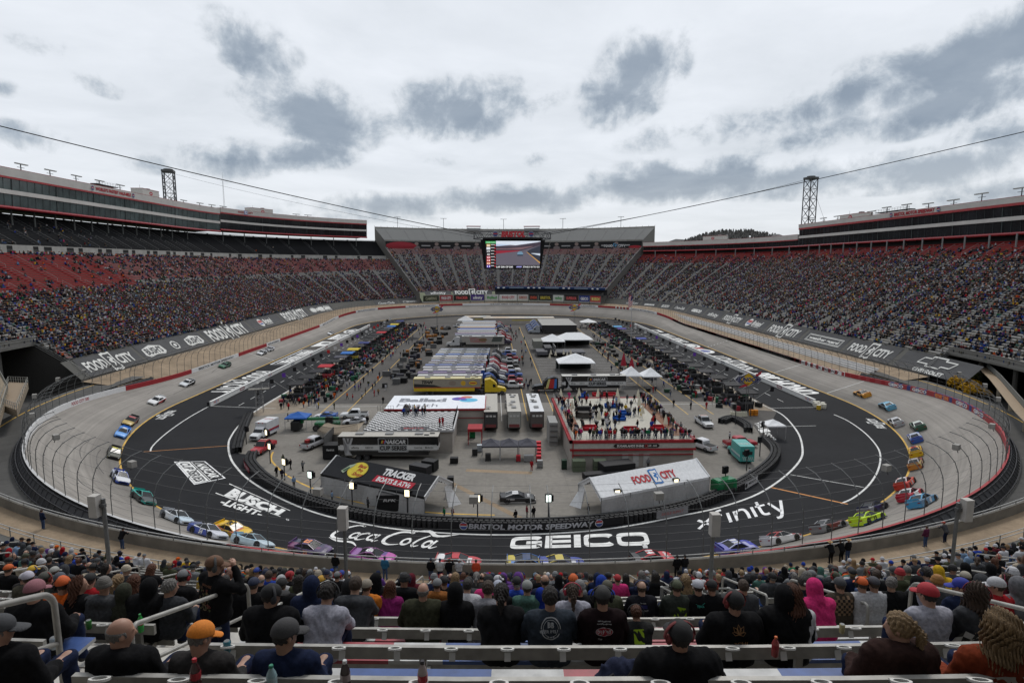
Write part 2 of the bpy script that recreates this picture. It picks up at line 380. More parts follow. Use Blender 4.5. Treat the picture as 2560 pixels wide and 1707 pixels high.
def track_mat():
 m,nt,b=new_mat('racing_concrete');inp(b,Roughness=.85,Specular_IOR_Level=.2)
 tc=nt.nodes.new('ShaderNodeTexCoord');uv=tc.outputs['UV']
 def nz(sx,sy,sc,det=5,ro=.6):
  mp=nt.nodes.new('ShaderNodeMapping');mp.inputs['Scale'].default_value=(sx,sy,1);nt.links.new(uv,mp.inputs[0])
  n=nt.nodes.new('ShaderNodeTexNoise');n.inputs['Scale'].default_value=sc;n.inputs['Detail'].default_value=det;n.inputs['Roughness'].default_value=ro
  nt.links.new(mp.outputs[0],n.inputs['Vector']);return n.outputs['Fac']
 o=vary(nt,b,(.262,.243,.22),nz(1,1,.12),.86,1.1)
 o=vary(nt,b,o,nz(.02,1.6,1.0),.78,1.14)
 o=vary(nt,b,o,nz(1,1,2.5),.94,1.06)
 br=nt.nodes.new('ShaderNodeTexBrick');br.offset=0;br.inputs['Color1'].default_value=br.inputs['Color2'].default_value=(1,1,1,1)
 br.inputs['Mortar'].default_value=(.7,.68,.66,1);br.inputs['Scale'].default_value=1;br.inputs['Mortar Size'].default_value=.02
 br.inputs['Brick Width'].default_value=4.5;br.inputs['Row Height'].default_value=3.7;nt.links.new(uv,br.inputs['Vector'])
 mm=nt.nodes.new('ShaderNodeVectorMath');mm.operation='MULTIPLY';nt.links.new(o,mm.inputs[0]);nt.links.new(br.outputs['Color'],mm.inputs[1])
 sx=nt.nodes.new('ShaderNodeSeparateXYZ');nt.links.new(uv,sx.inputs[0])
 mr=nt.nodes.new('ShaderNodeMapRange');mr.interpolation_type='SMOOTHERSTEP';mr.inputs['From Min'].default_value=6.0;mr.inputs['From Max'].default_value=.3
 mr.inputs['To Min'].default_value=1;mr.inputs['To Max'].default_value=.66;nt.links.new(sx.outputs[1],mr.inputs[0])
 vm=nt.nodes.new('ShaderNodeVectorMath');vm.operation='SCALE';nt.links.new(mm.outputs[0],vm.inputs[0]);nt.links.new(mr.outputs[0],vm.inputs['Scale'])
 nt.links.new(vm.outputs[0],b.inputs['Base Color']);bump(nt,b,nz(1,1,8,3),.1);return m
m_track=track_mat()
def sheet(name,pts,z,material,label=None,kind='structure'):
 me=bpy.data.meshes.new(name);me.from_pydata([(x,y,z)for x,y in pts],[],[tuple(range(len(pts)))]);me.materials.append(material)
 return tag(link(bpy.data.objects.new(name,me)),label,kind=kind)
FULL=arange(-A3,A3,3.0)
def ground():
 n=96;V=[];rr=[186,260,600,1500,4200]
 for r in rr:
  for i in range(n):
   t=2*PI*i/n;V.append((r*math.cos(t),218+r*math.sin(t)+math.copysign(82 if r<300 else 0,math.sin(t)),2.0))
 F=[(k*n+i,k*n+(i+1)%n,(k+1)*n+(i+1)%n,(k+1)*n+i)for k in range(len(rr)-1)for i in range(n)]
 me=bpy.data.meshes.new('ground');me.from_pydata(V,[],F);me.materials.append(mat('grass_ground',(.07,.08,.035),.95,noise=(.02,.6,1.3)))
 tag(link(bpy.data.objects.new('ground',me)),kind='structure')
 tag(loft_obj('plaza',FULL,lambda a:[(wall_r(a)+.3,1.9),(196,1.95)],m_road),kind='structure')
ground()
inner=[sp(a,RY)for a in arange(-A3,A3,2.0)[:-1]]
sheet('infield_ground',inner,0,m_gar)
def loft_uv(name,A,prof,material):
 o=loft_obj(name,A,prof,material);me=o.data;uv=me.uv_layers.new(name='UV');m=len(prof(A[0]));V=[prof(a)for a in A]
 vi=np.empty(len(me.loops),np.int32);me.loops.foreach_get('vertex_index',vi)
 U=np.array([(A[i//m],V[i//m][i%m][0]-RY)for i in range(len(A)*m)],np.float32);uv.data.foreach_set('uv',U[vi].ravel());return o
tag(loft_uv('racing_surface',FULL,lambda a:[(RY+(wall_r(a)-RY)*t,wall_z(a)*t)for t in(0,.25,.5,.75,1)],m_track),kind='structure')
WLpx=[(745,963),(650,1019),(600,1061),(577,1092),(571,1113),(575,1140),(589,1165),(625,1201),(700,1245),(795,1283),(900,1307),(1010,1324),(1176,1335),(1330,1335),(1480,1326),(1600,1309),(1705,1288),(1799,1268),(1893,1235),(1960,1192),(2000,1150),(2006,1119),(1994,1080),(1959,1039),(1920,1018),(1880,998)]
WL=[G(*p)for p in WLpx]
def smooth_line(P,sub=6):
 out=[]
 for i in range(len(P)-1):
  p0,p1,p2,p3=P[max(i-1,0)],P[i],P[i+1],P[min(i+2,len(P)-1)]
  for k in range(sub):
   t=k/sub;out.append(.5*((2*p1)+(-p0+p2)*t+(2*p0-5*p1+4*p2-p3)*t*t+(-p0+3*p1-3*p2+p3)*t**3))
 return out+[P[-1].copy()]
def line_strip(name,P,w,z,material,parent=None,kind='structure'):
 L_,R_=[],[]
 for i,p in enumerate(P):
  d=(P[min(i+1,len(P)-1)]-P[max(i-1,0)]);d.z=0;d.normalize();n=Vector((-d.y,d.x,0))*w/2
  L_.append((p.x+n.x,p.y+n.y,z));R_.append((p.x-n.x,p.y-n.y,z))
 n=len(P);me=bpy.data.meshes.new(name);me.from_pydata(L_+R_,[],[(i,i+1,n+i+1,n+i)for i in range(n-1)]);me.materials.append(material)
 return tag(link(bpy.data.objects.new(name,me),parent),kind=kind)
TW=[(-45.5,97.5),(-44.8,94.5),(-43.2,91),(-38,84),(-31,77.6),(-22.5,72.4),(-15,69.9),(-8,68.8),(0,68.3),(6,68.8),(12,70.1),(18.5,72.2),(24,75.2),(30,79.8),(36.5,86),(41,91.5),(43.8,97),(44.8,103)]
TWs=smooth_line([Vector((x,y,0))for x,y in TW],8)
TA=smooth_line([Vector(p)for p in((-57,124,0),(-55,117,0),(-51.8,107,0),(-48.8,98.5,0))],8)
def apron():
 inn=[Vector((-57.5,YC+LS/2,0)),Vector((-57.3,150,0))]+TA+TWs+[Vector((50.5,113,0)),Vector((57.3,124,0)),Vector((57.5,150,0)),Vector((57.5,YC+LS/2,0))]
 s_in=[0]
 for i in range(1,len(inn)):s_in.append(s_in[-1]+(inn[i]-inn[i-1]).length)
 n=220;O,I=[],[]
 a0,a1=-(A1+LS/2),A1+LS/2
 ia=[off_a(p.x,p.y)[1]for p in inn]
 for k in range(n+1):
  a=a0+(a1-a0)*k/n;x,y=sp(a,RY);O.append((x,y,.006))
  j=max(i for i in range(len(ia)-1)if ia[i]<=a+1e-6)if a>ia[0]else 0
  d=ia[j+1]-ia[j];t=min(1,max(0,(a-ia[j])/d))if abs(d)>1e-6 else 0;p=inn[j].lerp(inn[j+1],t);I.append((p.x,p.y,.006))
 me=bpy.data.meshes.new('apron');me.from_pydata(O+I,[],[(i,i+1,n+2+i,n+1+i)for i in range(n)]);me.materials.append(m_asph)
 tag(link(bpy.data.objects.new('apron',me)),kind='structure')
 A=arange(A1+LS/2,2*A3-(A1+LS/2),3)
 tag(loft_obj('apron',A,lambda a:[(57.5 if abs(a)<A2 or abs(a)>2*A3-A2 else 57.5+9*sm(min(a,2*A3-a),A2,A2+60),.006),(RY,.006)],m_asph),kind='structure')
apron()
near_inf=[(p.x,p.y)for p in TA+TWs]+[(47,112),(48,124),(50,134),(-52,134),(-56,126)]
sheet('infield_concrete',near_inf,.004,m_infc)
for s in(-1,1):
 sheet('pit_stalls',[(s*47,128),(s*57.6,122 if s<0 else 124),(s*57.6,322),(s*47,322)][::s],.009,m_stall)
tag(loft_obj('yellow_line',FULL,lambda a:[(RY-.22,.012),(RY+.06,.045)],m_yellow),kind='structure')
line_strip('white_line',smooth_line(WL,6),.32,.014,m_rawhite)
for pts in([(536,1008),(478,1040),(430,1072),(398,1098),(380,1117),(376,1128)],[(2085,1036),(2120,1052),(2160,1080),(2190,1112),(2201,1139),(2195,1175),(2172,1212),(2135,1243),(2103,1258)]):
 line_strip('white_line',smooth_line([G(*p)for p in pts],6),.26,.014,m_rawhite)
for p,q,w,m in(((359,1129),(571,1114),.16,'o'),((1928,1218),(2120,1260),.34,'o'),((529,1015),(690,1021),.16,'w'),((1919,1020),(2035,1018),.16,'w'),((1956,1066),(2040,1064),.14,'w'),((1976,1186),(2160,1218),.16,'w'),((2072,989),(2210,965),.0,'w')):
 if w:line_strip('painted_line',[G(*p),G(*q)],w,.016,m_rawhite if m=='w' else mat('orange_line_paint',(.55,.23,.06),.8,noise=(.5,.8,1.1)))
for s in(-1,1):
 for k in range(28):
  y=133+6.6*k;line_strip('pit_lane_dash',[Vector((s*63.2,y,0)),Vector((s*63.2,y+3,0))],.16,.014,m_rawhite)
 line_strip('pit_road_edge_line',[Vector((s*57.2,126,0)),Vector((s*57.2,318,0))],.14,.014,m_rawhite)
 for x,y0,y1 in((42.5,122,300),(37,122,300)):
  line_strip('yellow_lane_line',[Vector((s*x,y0,0)),Vector((s*x,y1,0))],.17,.010,m_yellow)
 line_strip('white_cross_line',[Vector((s*30,131.5,0)),Vector((s*49,131.5,0))],.15,.014,m_rawhite)
for x in(2.2,8.2):line_strip('yellow_lane_line',[Vector((x,118,0)),Vector((x,300,0))],.17,.010,m_yellow)
for k in range(34):
 y=150+2.95*k
 if y<262:line_strip('parking_line',[Vector((9,y,0)),Vector((33,y,0))],.13,.012,m_rawhite)
line_strip('white_lane_line',[Vector((-3.2,118,0)),Vector((-3.2,300,0))],.12,.010,m_rawhite)
tag(line_strip('yellow_lane_line',[Vector((34,133,0)),Vector((34,262,0))],.17,.012,m_yellow),kind='structure')
line_strip('yellow_arc_line',[Vector((p.x*.945,136-(136-p.y)*.945,0))for p in TWs[2:60]],.3,.010,m_yellow)
line_strip('tan_patch',[G(1165,1175),G(1330,1182)],1.2,.008,m_tan)
line_strip('tan_patch',[G(1115,1200),G(1310,1300)],.9,.0075,m_tan)
def cross_line(a,a2=None,w=.2,dashed=False):
 a2=a if a2 is None else a2;n=14;L_,R_,F=[],[],[]
 for i in range(n+1):
  t=i/n;aa=a+(a2-a)*t;r=RY+.2+(wall_r(aa)-RY-.3)*t;z=(r-RY)/(wall_r(aa)-RY)*wall_z(aa)+.012
  for l,q in((L_,-w/2),(R_,w/2)):x,y=sp(aa+q,r);l.append((x,y,z))
  if i<n and not(dashed and i%2):F.append((i,i+1,n+2+i,n+1+i))
 me=bpy.data.meshes.new('scoring_line');me.from_pydata(L_+R_,[],F);me.materials.append(m_rawhite);tag(link(bpy.data.objects.new('scoring_line',me)),kind='structure')
cross_line(A1+33);cross_line(A1+5);cross_line(A1+88,None,.45,True);cross_line(-(A1+60))
NEAR=arange(-150,150,2.5)
tag(loft_obj('ring_road',NEAR,lambda a:[(90.9,4.6),(97.5,4.8)],m_road),kind='structure')
tag(loft_obj('yellow_line',NEAR,lambda a:[(95.9,4.79),(96.15,4.80)],m_yellow),kind='structure')
for s in(-1,1):
 tag(loft_obj('service_walk',arange(s*139,s*2*A3 if s>0 else-A3,4)if s<0 else arange(139,A3,4),lambda a:[(wall_r(a)+.35,wall_z(a)+.5),(98.6,5.6+1.5*sm(abs(a),A2,A2+50))],m_tan),kind='structure')
def hills():
 n=90;V=[];F=[]
 for i in range(n):
  az=math.radians(4+46*i/(n-1));R=1500+80*math.sin(i*.7);h=36+72*math.exp(-((math.degrees(az)-22)/7)**2)+8*math.sin(i*.31)+4*math.sin(i*1.1)
  for rr,z in((R*.72,2),(R*.86,h*.5),(R,h),(R*1.2,h*.7),(R*1.3,2)):V.append((rr*math.sin(az),rr*math.cos(az),z))
  if i:F+=[((i-1)*5+k,i*5+k,i*5+k+1,(i-1)*5+k+1)for k in range(4)]
 me=bpy.data.meshes.new('hill');me.from_pydata(V,[],F);me.materials.append(mat('winter_hill',(.10,.10,.10),.95,noise=(.03,.5,1.4)))
 tag(link(bpy.data.objects.new('hill',me)),kind='structure')
 V=[];Fq=[]
 for i in range(3600):
  az=math.radians(random.uniform(5,49));u=random.uniform(.9,1.02);R=1500*u
  h=(36+72*math.exp(-((math.degrees(az)-22)/7)**2))*(1-abs(1-u)*2)-3;c=Vector((R*math.sin(az),R*math.cos(az),h));hh=random.uniform(6,14);w=random.uniform(1.5,4)
  for k in range(2):
   t=random.random()*PI;d=Vector((math.cos(t),math.sin(t),0))*w;b=len(V);V+=[c-d*.2,c+d*.2,c+d+Vector((0,0,hh*.6)),c+d*.3+Vector((0,0,hh)),c-d*.6+Vector((0,0,hh*.8))];Fq.append((b,b+1,b+2,b+3,b+4))
 me=bpy.data.meshes.new('woodland');me.from_pydata(V,[],Fq);me.materials.append(mat('bare_trees',(.11,.105,.10),.95,noise=(.1,.6,1.5)))
 tag(link(bpy.data.objects.new('woodland',me)),'bare winter woodland along the far hill crest','woodland',kind='stuff')
hills()
def arc_fn(a0,r0,zf=lambda a,r:.014,flip=1):
 """x runs along +a (flip=1) reading from outside the turn, y towards the infield"""
 def fn(x,y,l):
  r=r0-y*flip;a=a0+x*flip*90/max(r0,1)if abs(a0)<A1 else a0+x*flip;X,Y=sp(a,r);return(X,Y,zf(a,r)+l)
 return fn
def letter_obj(F,name,fn,m=None,kind='structure'):return tag(F.build(name,fn,m or m_rawhite_attr),kind=kind)
m_rawhite_attr=mat('road_paint',attr=True,rough=.85,noise=(.8,.78,1.1))
def px_quad(bl,br,tr,tl,w,h):return quad_fn(G(*bl,.014),G(*br,.014),G(*tr,.014),G(*tl,.014),w,h)
BK=(.032,.033,.036)
F=Flat()
def slab(F,pts,t):F.stroke(pts,t,WH,sub=1)
def rect_letter(F,x,w,segs,t=.34):
 for s in segs:F.rect(x+s[0]*w,s[1],x+s[2]*w,s[3],WH)
def super_ring(F,x,w,h,t,gap=None,n=40):
 """rounded-rectangle ring, optionally open on the right"""
 P,Q=[],[]
 for i in range(n+1):
  th=(gap or 0)+(2*PI-2*(gap or 0))*i/n;c,s=math.cos(th),math.sin(th);e=.42
  P.append((x+w/2+w/2*math.copysign(abs(c)**e,c),h/2+h/2*math.copysign(abs(s)**e,s)))
  Q.append((x+w/2+(w/2-t*1.6)*math.copysign(abs(c)**.5,c),h/2+(h/2-t)*math.copysign(abs(s)**.5,s)))
 m=n+1;F.tris(P+Q,[f for i in range(n)for f in((i,i+1,m+i),(m+i,i+1,m+i+1))],WH)
T=.27
super_ring(F,0,3.0,1,T,.42);F.rect(1.5,.36,2.95,.60,WH);F.rect(2.45,0.1,3.0,.5,WH)
F.rect(3.3,0,3.95,1,WH);[F.rect(3.9,y,5.75,y+T*.85,WH)for y in(0,.385,.77)]
F.rect(6.05,0,6.7,1,WH)
super_ring(F,7.0,2.9,1,T,.42);super_ring(F,10.2,3.1,1,T);F.rect(12.5,-.2,12.95,.1,(.5,.5,.5))
letter_obj(F,'apron_lettering',(lambda q:(lambda x,y,l:q(x-6.65,y-.5,l)))(px_quad((1273,1372),(1627,1362),(1616,1329),(1280,1342),13.3,1)))
def coke(F,col=WH):
 S=lambda P,W:F.stroke(P,W,col)
 S([(1.9,3.1),(2.5,2.75),(1.6,2.9),(.6,2.2),(-.2,1.0),(.0,-.1),(1.2,-.55),(2.6,-.35)],[.1,.3,.3,.4,.5,.45,.3,.08])
 for x,w in((2.2,.9),(4.7,.9)):F.ring(x+.55,.55,.62,.8,.46,col)
 S([(4.45,1.15),(4.1,1.3),(3.4,.9),(3.3,.1),(3.8,-.3),(4.6,.1)],[.2,.3,.34,.36,.28,.08])
 S([(5.85,1.3),(5.7,.2),(5.95,-.25),(6.5,.1)],[.36,.34,.26,.06])
 S([(-.1,-.5),(1.5,-1.0),(3.5,-.95),(4.8,-1.6)],[.08,.32,.34,.04])
 S([(9.3,3.0),(9.9,2.3),(9.2,2.4),(8.1,2.2),(7.2,1.1),(7.3,.0),(8.3,-.5),(9.6,-.2)],[.08,.3,.34,.42,.5,.45,.3,.08])
 S([(9.3,2.5),(11.5,3.0),(13.0,2.2),(14.2,2.3),(15.8,2.9)],[.1,.5,.5,.36,.04])
 F.ring(9.6+.55,.45,.66,.8,.46,col)
 S([(12.4,2.1),(11.6,1.2),(11.3,.2),(11.6,-.3),(12.2,.0)],[.2,.34,.36,.3,.08])
 F.ring(13.1,.45,.62,.8,.48,col);S([(13.9,1.3),(13.7,.2),(13.95,-.25),(14.6,.2)],[.36,.34,.26,.06])
F=Flat();coke(F)
letter_obj(F,'apron_lettering',(lambda q:(lambda x,y,l:q(x-7.8,y-.8,l)))(px_quad((806,1352),(1092,1390),(1150,1333),(872,1308),16,4.6)))
F=Flat()
F.text('BUSCH',0,1.05,2.1,BK,w=10,bold=.16,shear=.25);F.text('BUSCH',0,1.05,2.0,WH,w=9.6,bold=.06,shear=.25,lay=1)
for x0,x1,y in((-6.2,4.6,-.25),(-5.6,5.4,2.5)):F.rect(x0,y,x1,y+.16,WH)
F.text('-LIGHT-',-1.1,-1.25,1.3,WH,w=6.6,bold=.035,shear=.25);F.ring(5.7,-.3,.22,.22,.3)
letter_obj(F,'apron_lettering',px_quad((512,1253),(725,1318),(742,1285),(560,1206),13,4.7))
F=Flat();t=.42
F.stroke([(0,0),(1.9,2.0)],t,sub=1);F.stroke([(.1,2.0),(1.9,0)],t,sub=1)
F.stroke([(2.5,0),(2.5,2.3),(2.75,2.95),(3.4,3.1)],t);F.stroke([(2.0,1.95),(3.3,1.95)],t*.8,sub=1)
F.stroke([(4.1,0),(4.1,2.1)],t,sub=1);F.stroke([(5.0,0),(5.0,2.1)],t,sub=1);F.stroke([(5.0,1.2),(5.5,2.0),(6.3,2.0),(6.6,1.2),(6.6,0)],t)
F.stroke([(7.5,0),(7.5,2.1)],t,sub=1);F.stroke([(8.5,2.9),(8.5,.6),(8.8,.1),(9.4,.1)],t);F.stroke([(8.0,1.95),(9.4,1.95)],t*.8,sub=1)
F.stroke([(10.0,2.1),(10.9,0)],t,sub=1);F.stroke([(11.9,2.1),(10.7,-.7),(9.9,-1.0)],t)
letter_obj(F,'apron_lettering',(lambda q:(lambda x,y,l:q(x-6,y-1.05,l)))(px_quad((1745,1334),(1985,1286),(1947,1237),(1737,1290),12.4,4.2)))
F=Flat();F.frame(-4.2,-2.1,4.2,2.1,.2);F.rect(-3.9,-1.85,3.9,-.05,WH);F.rect(-3.9,.1,3.9,.22,WH)
F.text('NASCAR',0,1.05,1.15,WH,w=6.6,bold=.04,shear=.2);F.text('CUP SERIES',0,-.95,1.25,BK,w=7.2,bold=.03,lay=1)
letter_obj(F,'apron_lettering',px_quad((433,1153),(485,1212),(566,1195),(513,1152),8.6,4.3))
for s,a in((-1,-(A1-14)),(1,A1-27)):
 F=Flat();food_city(F,0,0,1.15);letter_obj(F,'apron_lettering',(lambda s,a:(lambda x,y,l:(*sp(a+x*(1.25 if s>0 else 1.25),(76.2 if s<0 else 76.4)-y*1.35),.014+l)))(s,a))
def side_fn(s,y0,r0):
 return(lambda x,y,l:(s*(r0-y),y0+s*x,.014+l))
def side(s,y0,f,r=73.6):
 F=Flat();f(F);letter_obj(F,'apron_lettering',side_fn(s,y0,r))
side(1,141,lambda F:F.text('UNOH',0,0,6.0,WH,w=17,bold=.05,align='l'))
side(1,159.5,lambda F:F.text('.edu',0,0,5.4,WH,w=10,bold=.05,align='l'))
side(1,190,lambda F:food_city(F,0,0,4.6))
side(1,214,lambda F:(F.disc(0,0,5.5,3.2,WH),F.disc(0,0,3,2,(.1,.12,.3),1),F.rect(5.5,-2,9,2,(.3,.03,.03))))
side(1,229,lambda F:(F.disc(0,0,6,3.0,WH),F.ring(0,0,4.4,2.0,.3,BK,1)))
side(1,254,lambda F:F.text('SMOKY MTNS',0,0,4.6,WH,w=30,bold=.04,shear=.2))
side(1,280,lambda F:(F.rect(-5,-2.4,5,2.4,WH),F.rect(-4,-1,4,1,BK,1)))
side(-1,161,lambda F:food_city(F,0,0,4.9),73.9)
side(-1,205,lambda F:(F.frame(-16,-3.4,16,3.4,.5),F.text('FERN RIVER',0,0,3.6,WH,w=28,bold=.05)),73.8)
side(-1,238,lambda F:(F.poly([(-8,-3),(8,-3),(5,3),(-6,2.6)],WH),F.disc(-2,0,2.4,1.6,BK,1)),73.8)
side(-1,262,lambda F:(F.rect(-9,-3,9,3,WH),F.text('BRISTOL',0,0,2.6,BK,w=15,lay=1)),73.8)
side(-1,284,lambda F:(F.disc(0,0,8,3.2,WH),F.ring(0,0,6,2.2,.4,BK,1)),73.8)
F=Flat();food_city(F,0,0,1.5)
letter_obj(F,'apron_lettering',quad_fn(G(1918,1098,.014),G(1878,1058,.014),G(1905,1056,.014),G(1945,1094,.014),8.4,3.4))
def skid(a0,r0,a1,r1):
 n=10;V=[];F_=[]
 for i in range(n+1):
  t=i/n;a=a0+(a1-a0)*t;r=r0+(r1-r0)*t+.5*math.sin(t*3);z=max(0,r-RY)/(wall_r(a)-RY)*wall_z(a)+.011
  for q in(-.09,.09):x,y=sp(a,r+q);V.append((x,y,z))
  if i:F_.append((2*i-2,2*i-1,2*i+1,2*i))
 me=bpy.data.meshes.new('skid_mark');me.from_pydata(V,[],F_);me.materials.append(mat('rubber_mark',(.09,.085,.08),.9,noise=(.6,.6,1.9)));tag(link(bpy.data.objects.new('skid_mark',me)),kind='structure')
for i in range(26):
 a=random.uniform(150,290);r=random.uniform(80,86);l=random.uniform(8,30);skid(a,r,a+l,r+random.uniform(-1,1.6))
for i in range(10):
 a=-random.uniform(60,230);r=random.uniform(80,86);skid(a,r,a-random.uniform(8,25),r+random.uniform(-1,1.6))
def a_of_px(px,r,z,lo,hi):
 """arc mark between lo and hi (same side) whose point at offset r, height z projects to px"""
 f=lambda a:px_of(*sp(a,r),z)[0]-px
 flo=f(lo)
 for _ in range(40):
  m=(lo+hi)/2;v=f(m)
  if(v>0)==(flo>0):lo,flo=m,v
  else:hi=m
 return(lo+hi)/2
RED,WHT,BLU=(.30,.022,.028),(.66,.66,.66),(.05,.06,.2)
def a_far(px,r,z):
 """arc mark on the far half, measured clockwise from the left (negative) through the far end"""
 f=lambda a:px_of(*sp(a,r),z)[0];lo,hi=-(A1+LS*.6),-(A3+A3-(A1+LS*.6))
 for _ in range(45):
  m=(lo+hi)/2
  if f(m)<px:lo=m
  else:hi=m
 return(lo+hi)/2
Lp=[(54,RED),(132,WHT),(314,RED),(466,WHT),(584,RED),(656,WHT),(747,RED),(796,WHT),(844,RED),(888,WHT),(943,RED),(1013,WHT),(1097,RED),(1156,WHT),(1375,RED),(1437,WHT),(1496,RED),(1575,WHT)]
def outer_wall():
 t=empty('outer_wall',(0,0,0),label='red and white outer retaining wall round the banked track',cat='wall')
 t_h=1.05
 am=[]
 for px,c in Lp:
  if px<700:am.append((a_of_px(px,88.5,4.5,-78,-A1-LS*.55),c))
  else:am.append((a_far(px,87.5,5.5),c))
 am=sorted(am,key=lambda q:-q[0])
 Rp=[(1644,RED),(1697,WHT),(1757,RED),(1792,WHT),(1830,RED),(1907,WHT),(1991,RED),(1992,WHT),(2112,RED),(2207,BLU),(2423,RED),(2530,WHT)]
 ar=[]
 for px,c in[(1575,WHT)]+Rp:
  a=a_of_px(px,87.5,4.5,78,A1+LS+60);ar.append((a-2*A3,c))
 seg=am+sorted(ar,key=lambda q:-q[0])
 seg.append((ar[-1][0]-60,WHT))
 pieces=[]
 for i in range(len(seg)-1):
  if seg[i][0]-seg[i+1][0]>.5:pieces.append((seg[i][0],seg[i+1][0],seg[i][1]))
 aend=seg[-1][0]
 pieces+=[(aend,-2*A3+8,(.33,.05,.055)),(-2*A3+8,-2*A3-30,(.33,.05,.055)),(-2*A3-30,-2*A3+seg[0][0],WHT)]
 def P(a):
  while a<-2*A3:a+=2*A3
  return a if a>=-A3 else a+2*A3
 for a0,a1,c in pieces:
  A=arange(a0,a1,3)
  V=[]
  for a in A:
   q=P(a);r,z=wall_r(q),wall_z(q)
   for rr,zz in((r,z-.05),(r,z+t_h),(r+.3,z+t_h+.02),(r+.3,1.5)):x,y=sp(q,rr);V.append((x,y,zz))
  i=np.arange(len(A)-1)[:,None]*4+np.arange(3)[None];Q=np.stack([i,i+1,i+5,i+4],-1).reshape(-1,4)
  me=np_mesh('wall_panel',V,[Q],[np.array([c,(.5,.5,.5)if c==WHT else c,(.02,.02,.022)]*(len(A)-1))]);me.materials.append(m_paint);o=link(bpy.data.objects.new('wall_panel',me),t)
  if c==BLU:
   for k,(w,col)in enumerate((('GEICO',WHT),('GEICO',WHT),('RESTART ZONE',(.7,.25,.08)),('GEICO',WHT),('GEICO',WHT))):
    F=Flat();F.text(w,0,0,.62,col,w=5.2,bold=.05);ac=P(a0+(a1-a0)*(.08+.21*k))
    F.build('lettering',lambda x,y,l,ac=ac:(*sp(ac-x,wall_r(ac-x)-.012-l),wall_z(ac-x)+.52+y),parent=o)
  elif c==WHT and abs(a0-a1)>9:
   am_=P((a0+a1)/2);txt='BRISTOL MOTOR SPEEDWAY'
   if-A1-LS<am_<-A1+8:txt='ZMAX' if am_>-A1-34 else 'BRISTOL MOTOR SPEEDWAY'
   elif am_<-A3+28 and am_>-A3-1 or am_>A3-30:txt='THE LAST GREAT COLOSSEUM'
   elif A1+30<am_<A1+LS:txt='BRISTOL MOTOR SPEEDWAY'
   elif abs(am_)<A1:txt='FOOD CITY 500'
   wd=min(abs(a0-a1)*.8,4.5 if txt=='ZMAX' else 7 if 'FOOD' in txt else 22);F=Flat();F.text(txt,0,0,.6,(.03,.03,.03)if 'FOOD' not in txt else(.35,.03,.04),w=wd,bold=.03)
   F.build('lettering',lambda x,y,l,ac=am_:(*sp(P(ac-x),wall_r(P(ac-x))-.012-l),wall_z(P(ac-x))+.52+y),parent=o)
outer_wall()
def walk_bleacher():
 t=empty('walk_bleacher',(0,0,0),label='long pale aluminium bleacher strip behind the right straight fence',cat='bleacher');A=arange(150,330,4)
 for k in range(3):loft_obj('bench_row',A,lambda a:[(91.5+k*.9,3.9+.35*k),(91.5+k*.9,4.35+.35*k),(91.9+k*.9,4.36+.35*k),(91.9+k*.9,4.8+.35*k),(92.3+k*.9,4.8+.35*k)],m_paint,t,col=(.5,.49,.48))
walk_bleacher()
def buttress():
 t=empty('wall_buttress',(0,0,0),label='black steel truss ring behind the near outer wall',cat='truss');A=arange(-150,150,2.5)
 loft_obj('skirt',A,lambda a:[(wall_r(a)+.31,wall_z(a)+.75),(wall_r(a)+.9,wall_z(a)+.15),(wall_r(a)+1.45,4.55)],m_dark,t);b=MB()
 for h,r in((.75,.5),(.2,1.1),(-.5,1.6)):b.path([(*sp(a,wall_r(a)+r),wall_z(a)+h)for a in A],.07,4,(.04,.04,.045))
 for a in arange(-150,150,1.6):b.tube((*sp(a,wall_r(a)+.4),wall_z(a)+.9),(*sp(a+.8,wall_r(a)+1.6),4.7),.05,4,(.06,.06,.065))
 b.build('truss',m_paint,t)
buttress()
def pit_wall(s,y0,y1,label):
 t=empty('pit_wall',(s*69.3,y0,0),label=label,cat='wall');b=MB()
 b.box((0,(y1-y0)/2,.55),(.35,y1-y0,1.1),(.68,.68,.66));b.box((0,(y1-y0)/2,1.12),(.5,y1-y0,.05),(.75,.75,.73));b.build('concrete_wall',m_paint,t)
 b=MB();b.box((s*.55,(y1-y0)/2,.5),(.5,y1-y0,1.0),(.02,.02,.022));b.build('foam_barrier',m_paint,t)
 k=0;y=1.6
 while y<y1-y0-3:
  F=Flat()
  if k%2==0:food_city(F,0,0,.42,(.4,.03,.04),(.4,.03,.04),(.05,.1,.35),(.8,.8,.8))
  else:F.rect(-1.4,-.36,1.4,.36,(.22,.05,.05)if k%4==1 else(.12,.13,.16));F.rect(-1.1,-.12,1.1,.12,(.7,.7,.7),1)
  F.build('sponsor_panel',lambda x,yy,l:(-s*(.18+l),y-s*x*1.0+1,.58+yy),m_paint,t);y+=19 if k else 14;k+=1
 b=MB();b.tube((-s*0,0,1.1),(0,y1-y0,1.1),.03,4,(.02,.02,.02));b.build('top_rail',m_paint,t)
pit_wall(-1,132.5,305,'white pit wall with sponsor panels on the left side of the infield')
pit_wall(1,130.5,306,'white pit wall with sponsor panels on the right side of the infield')
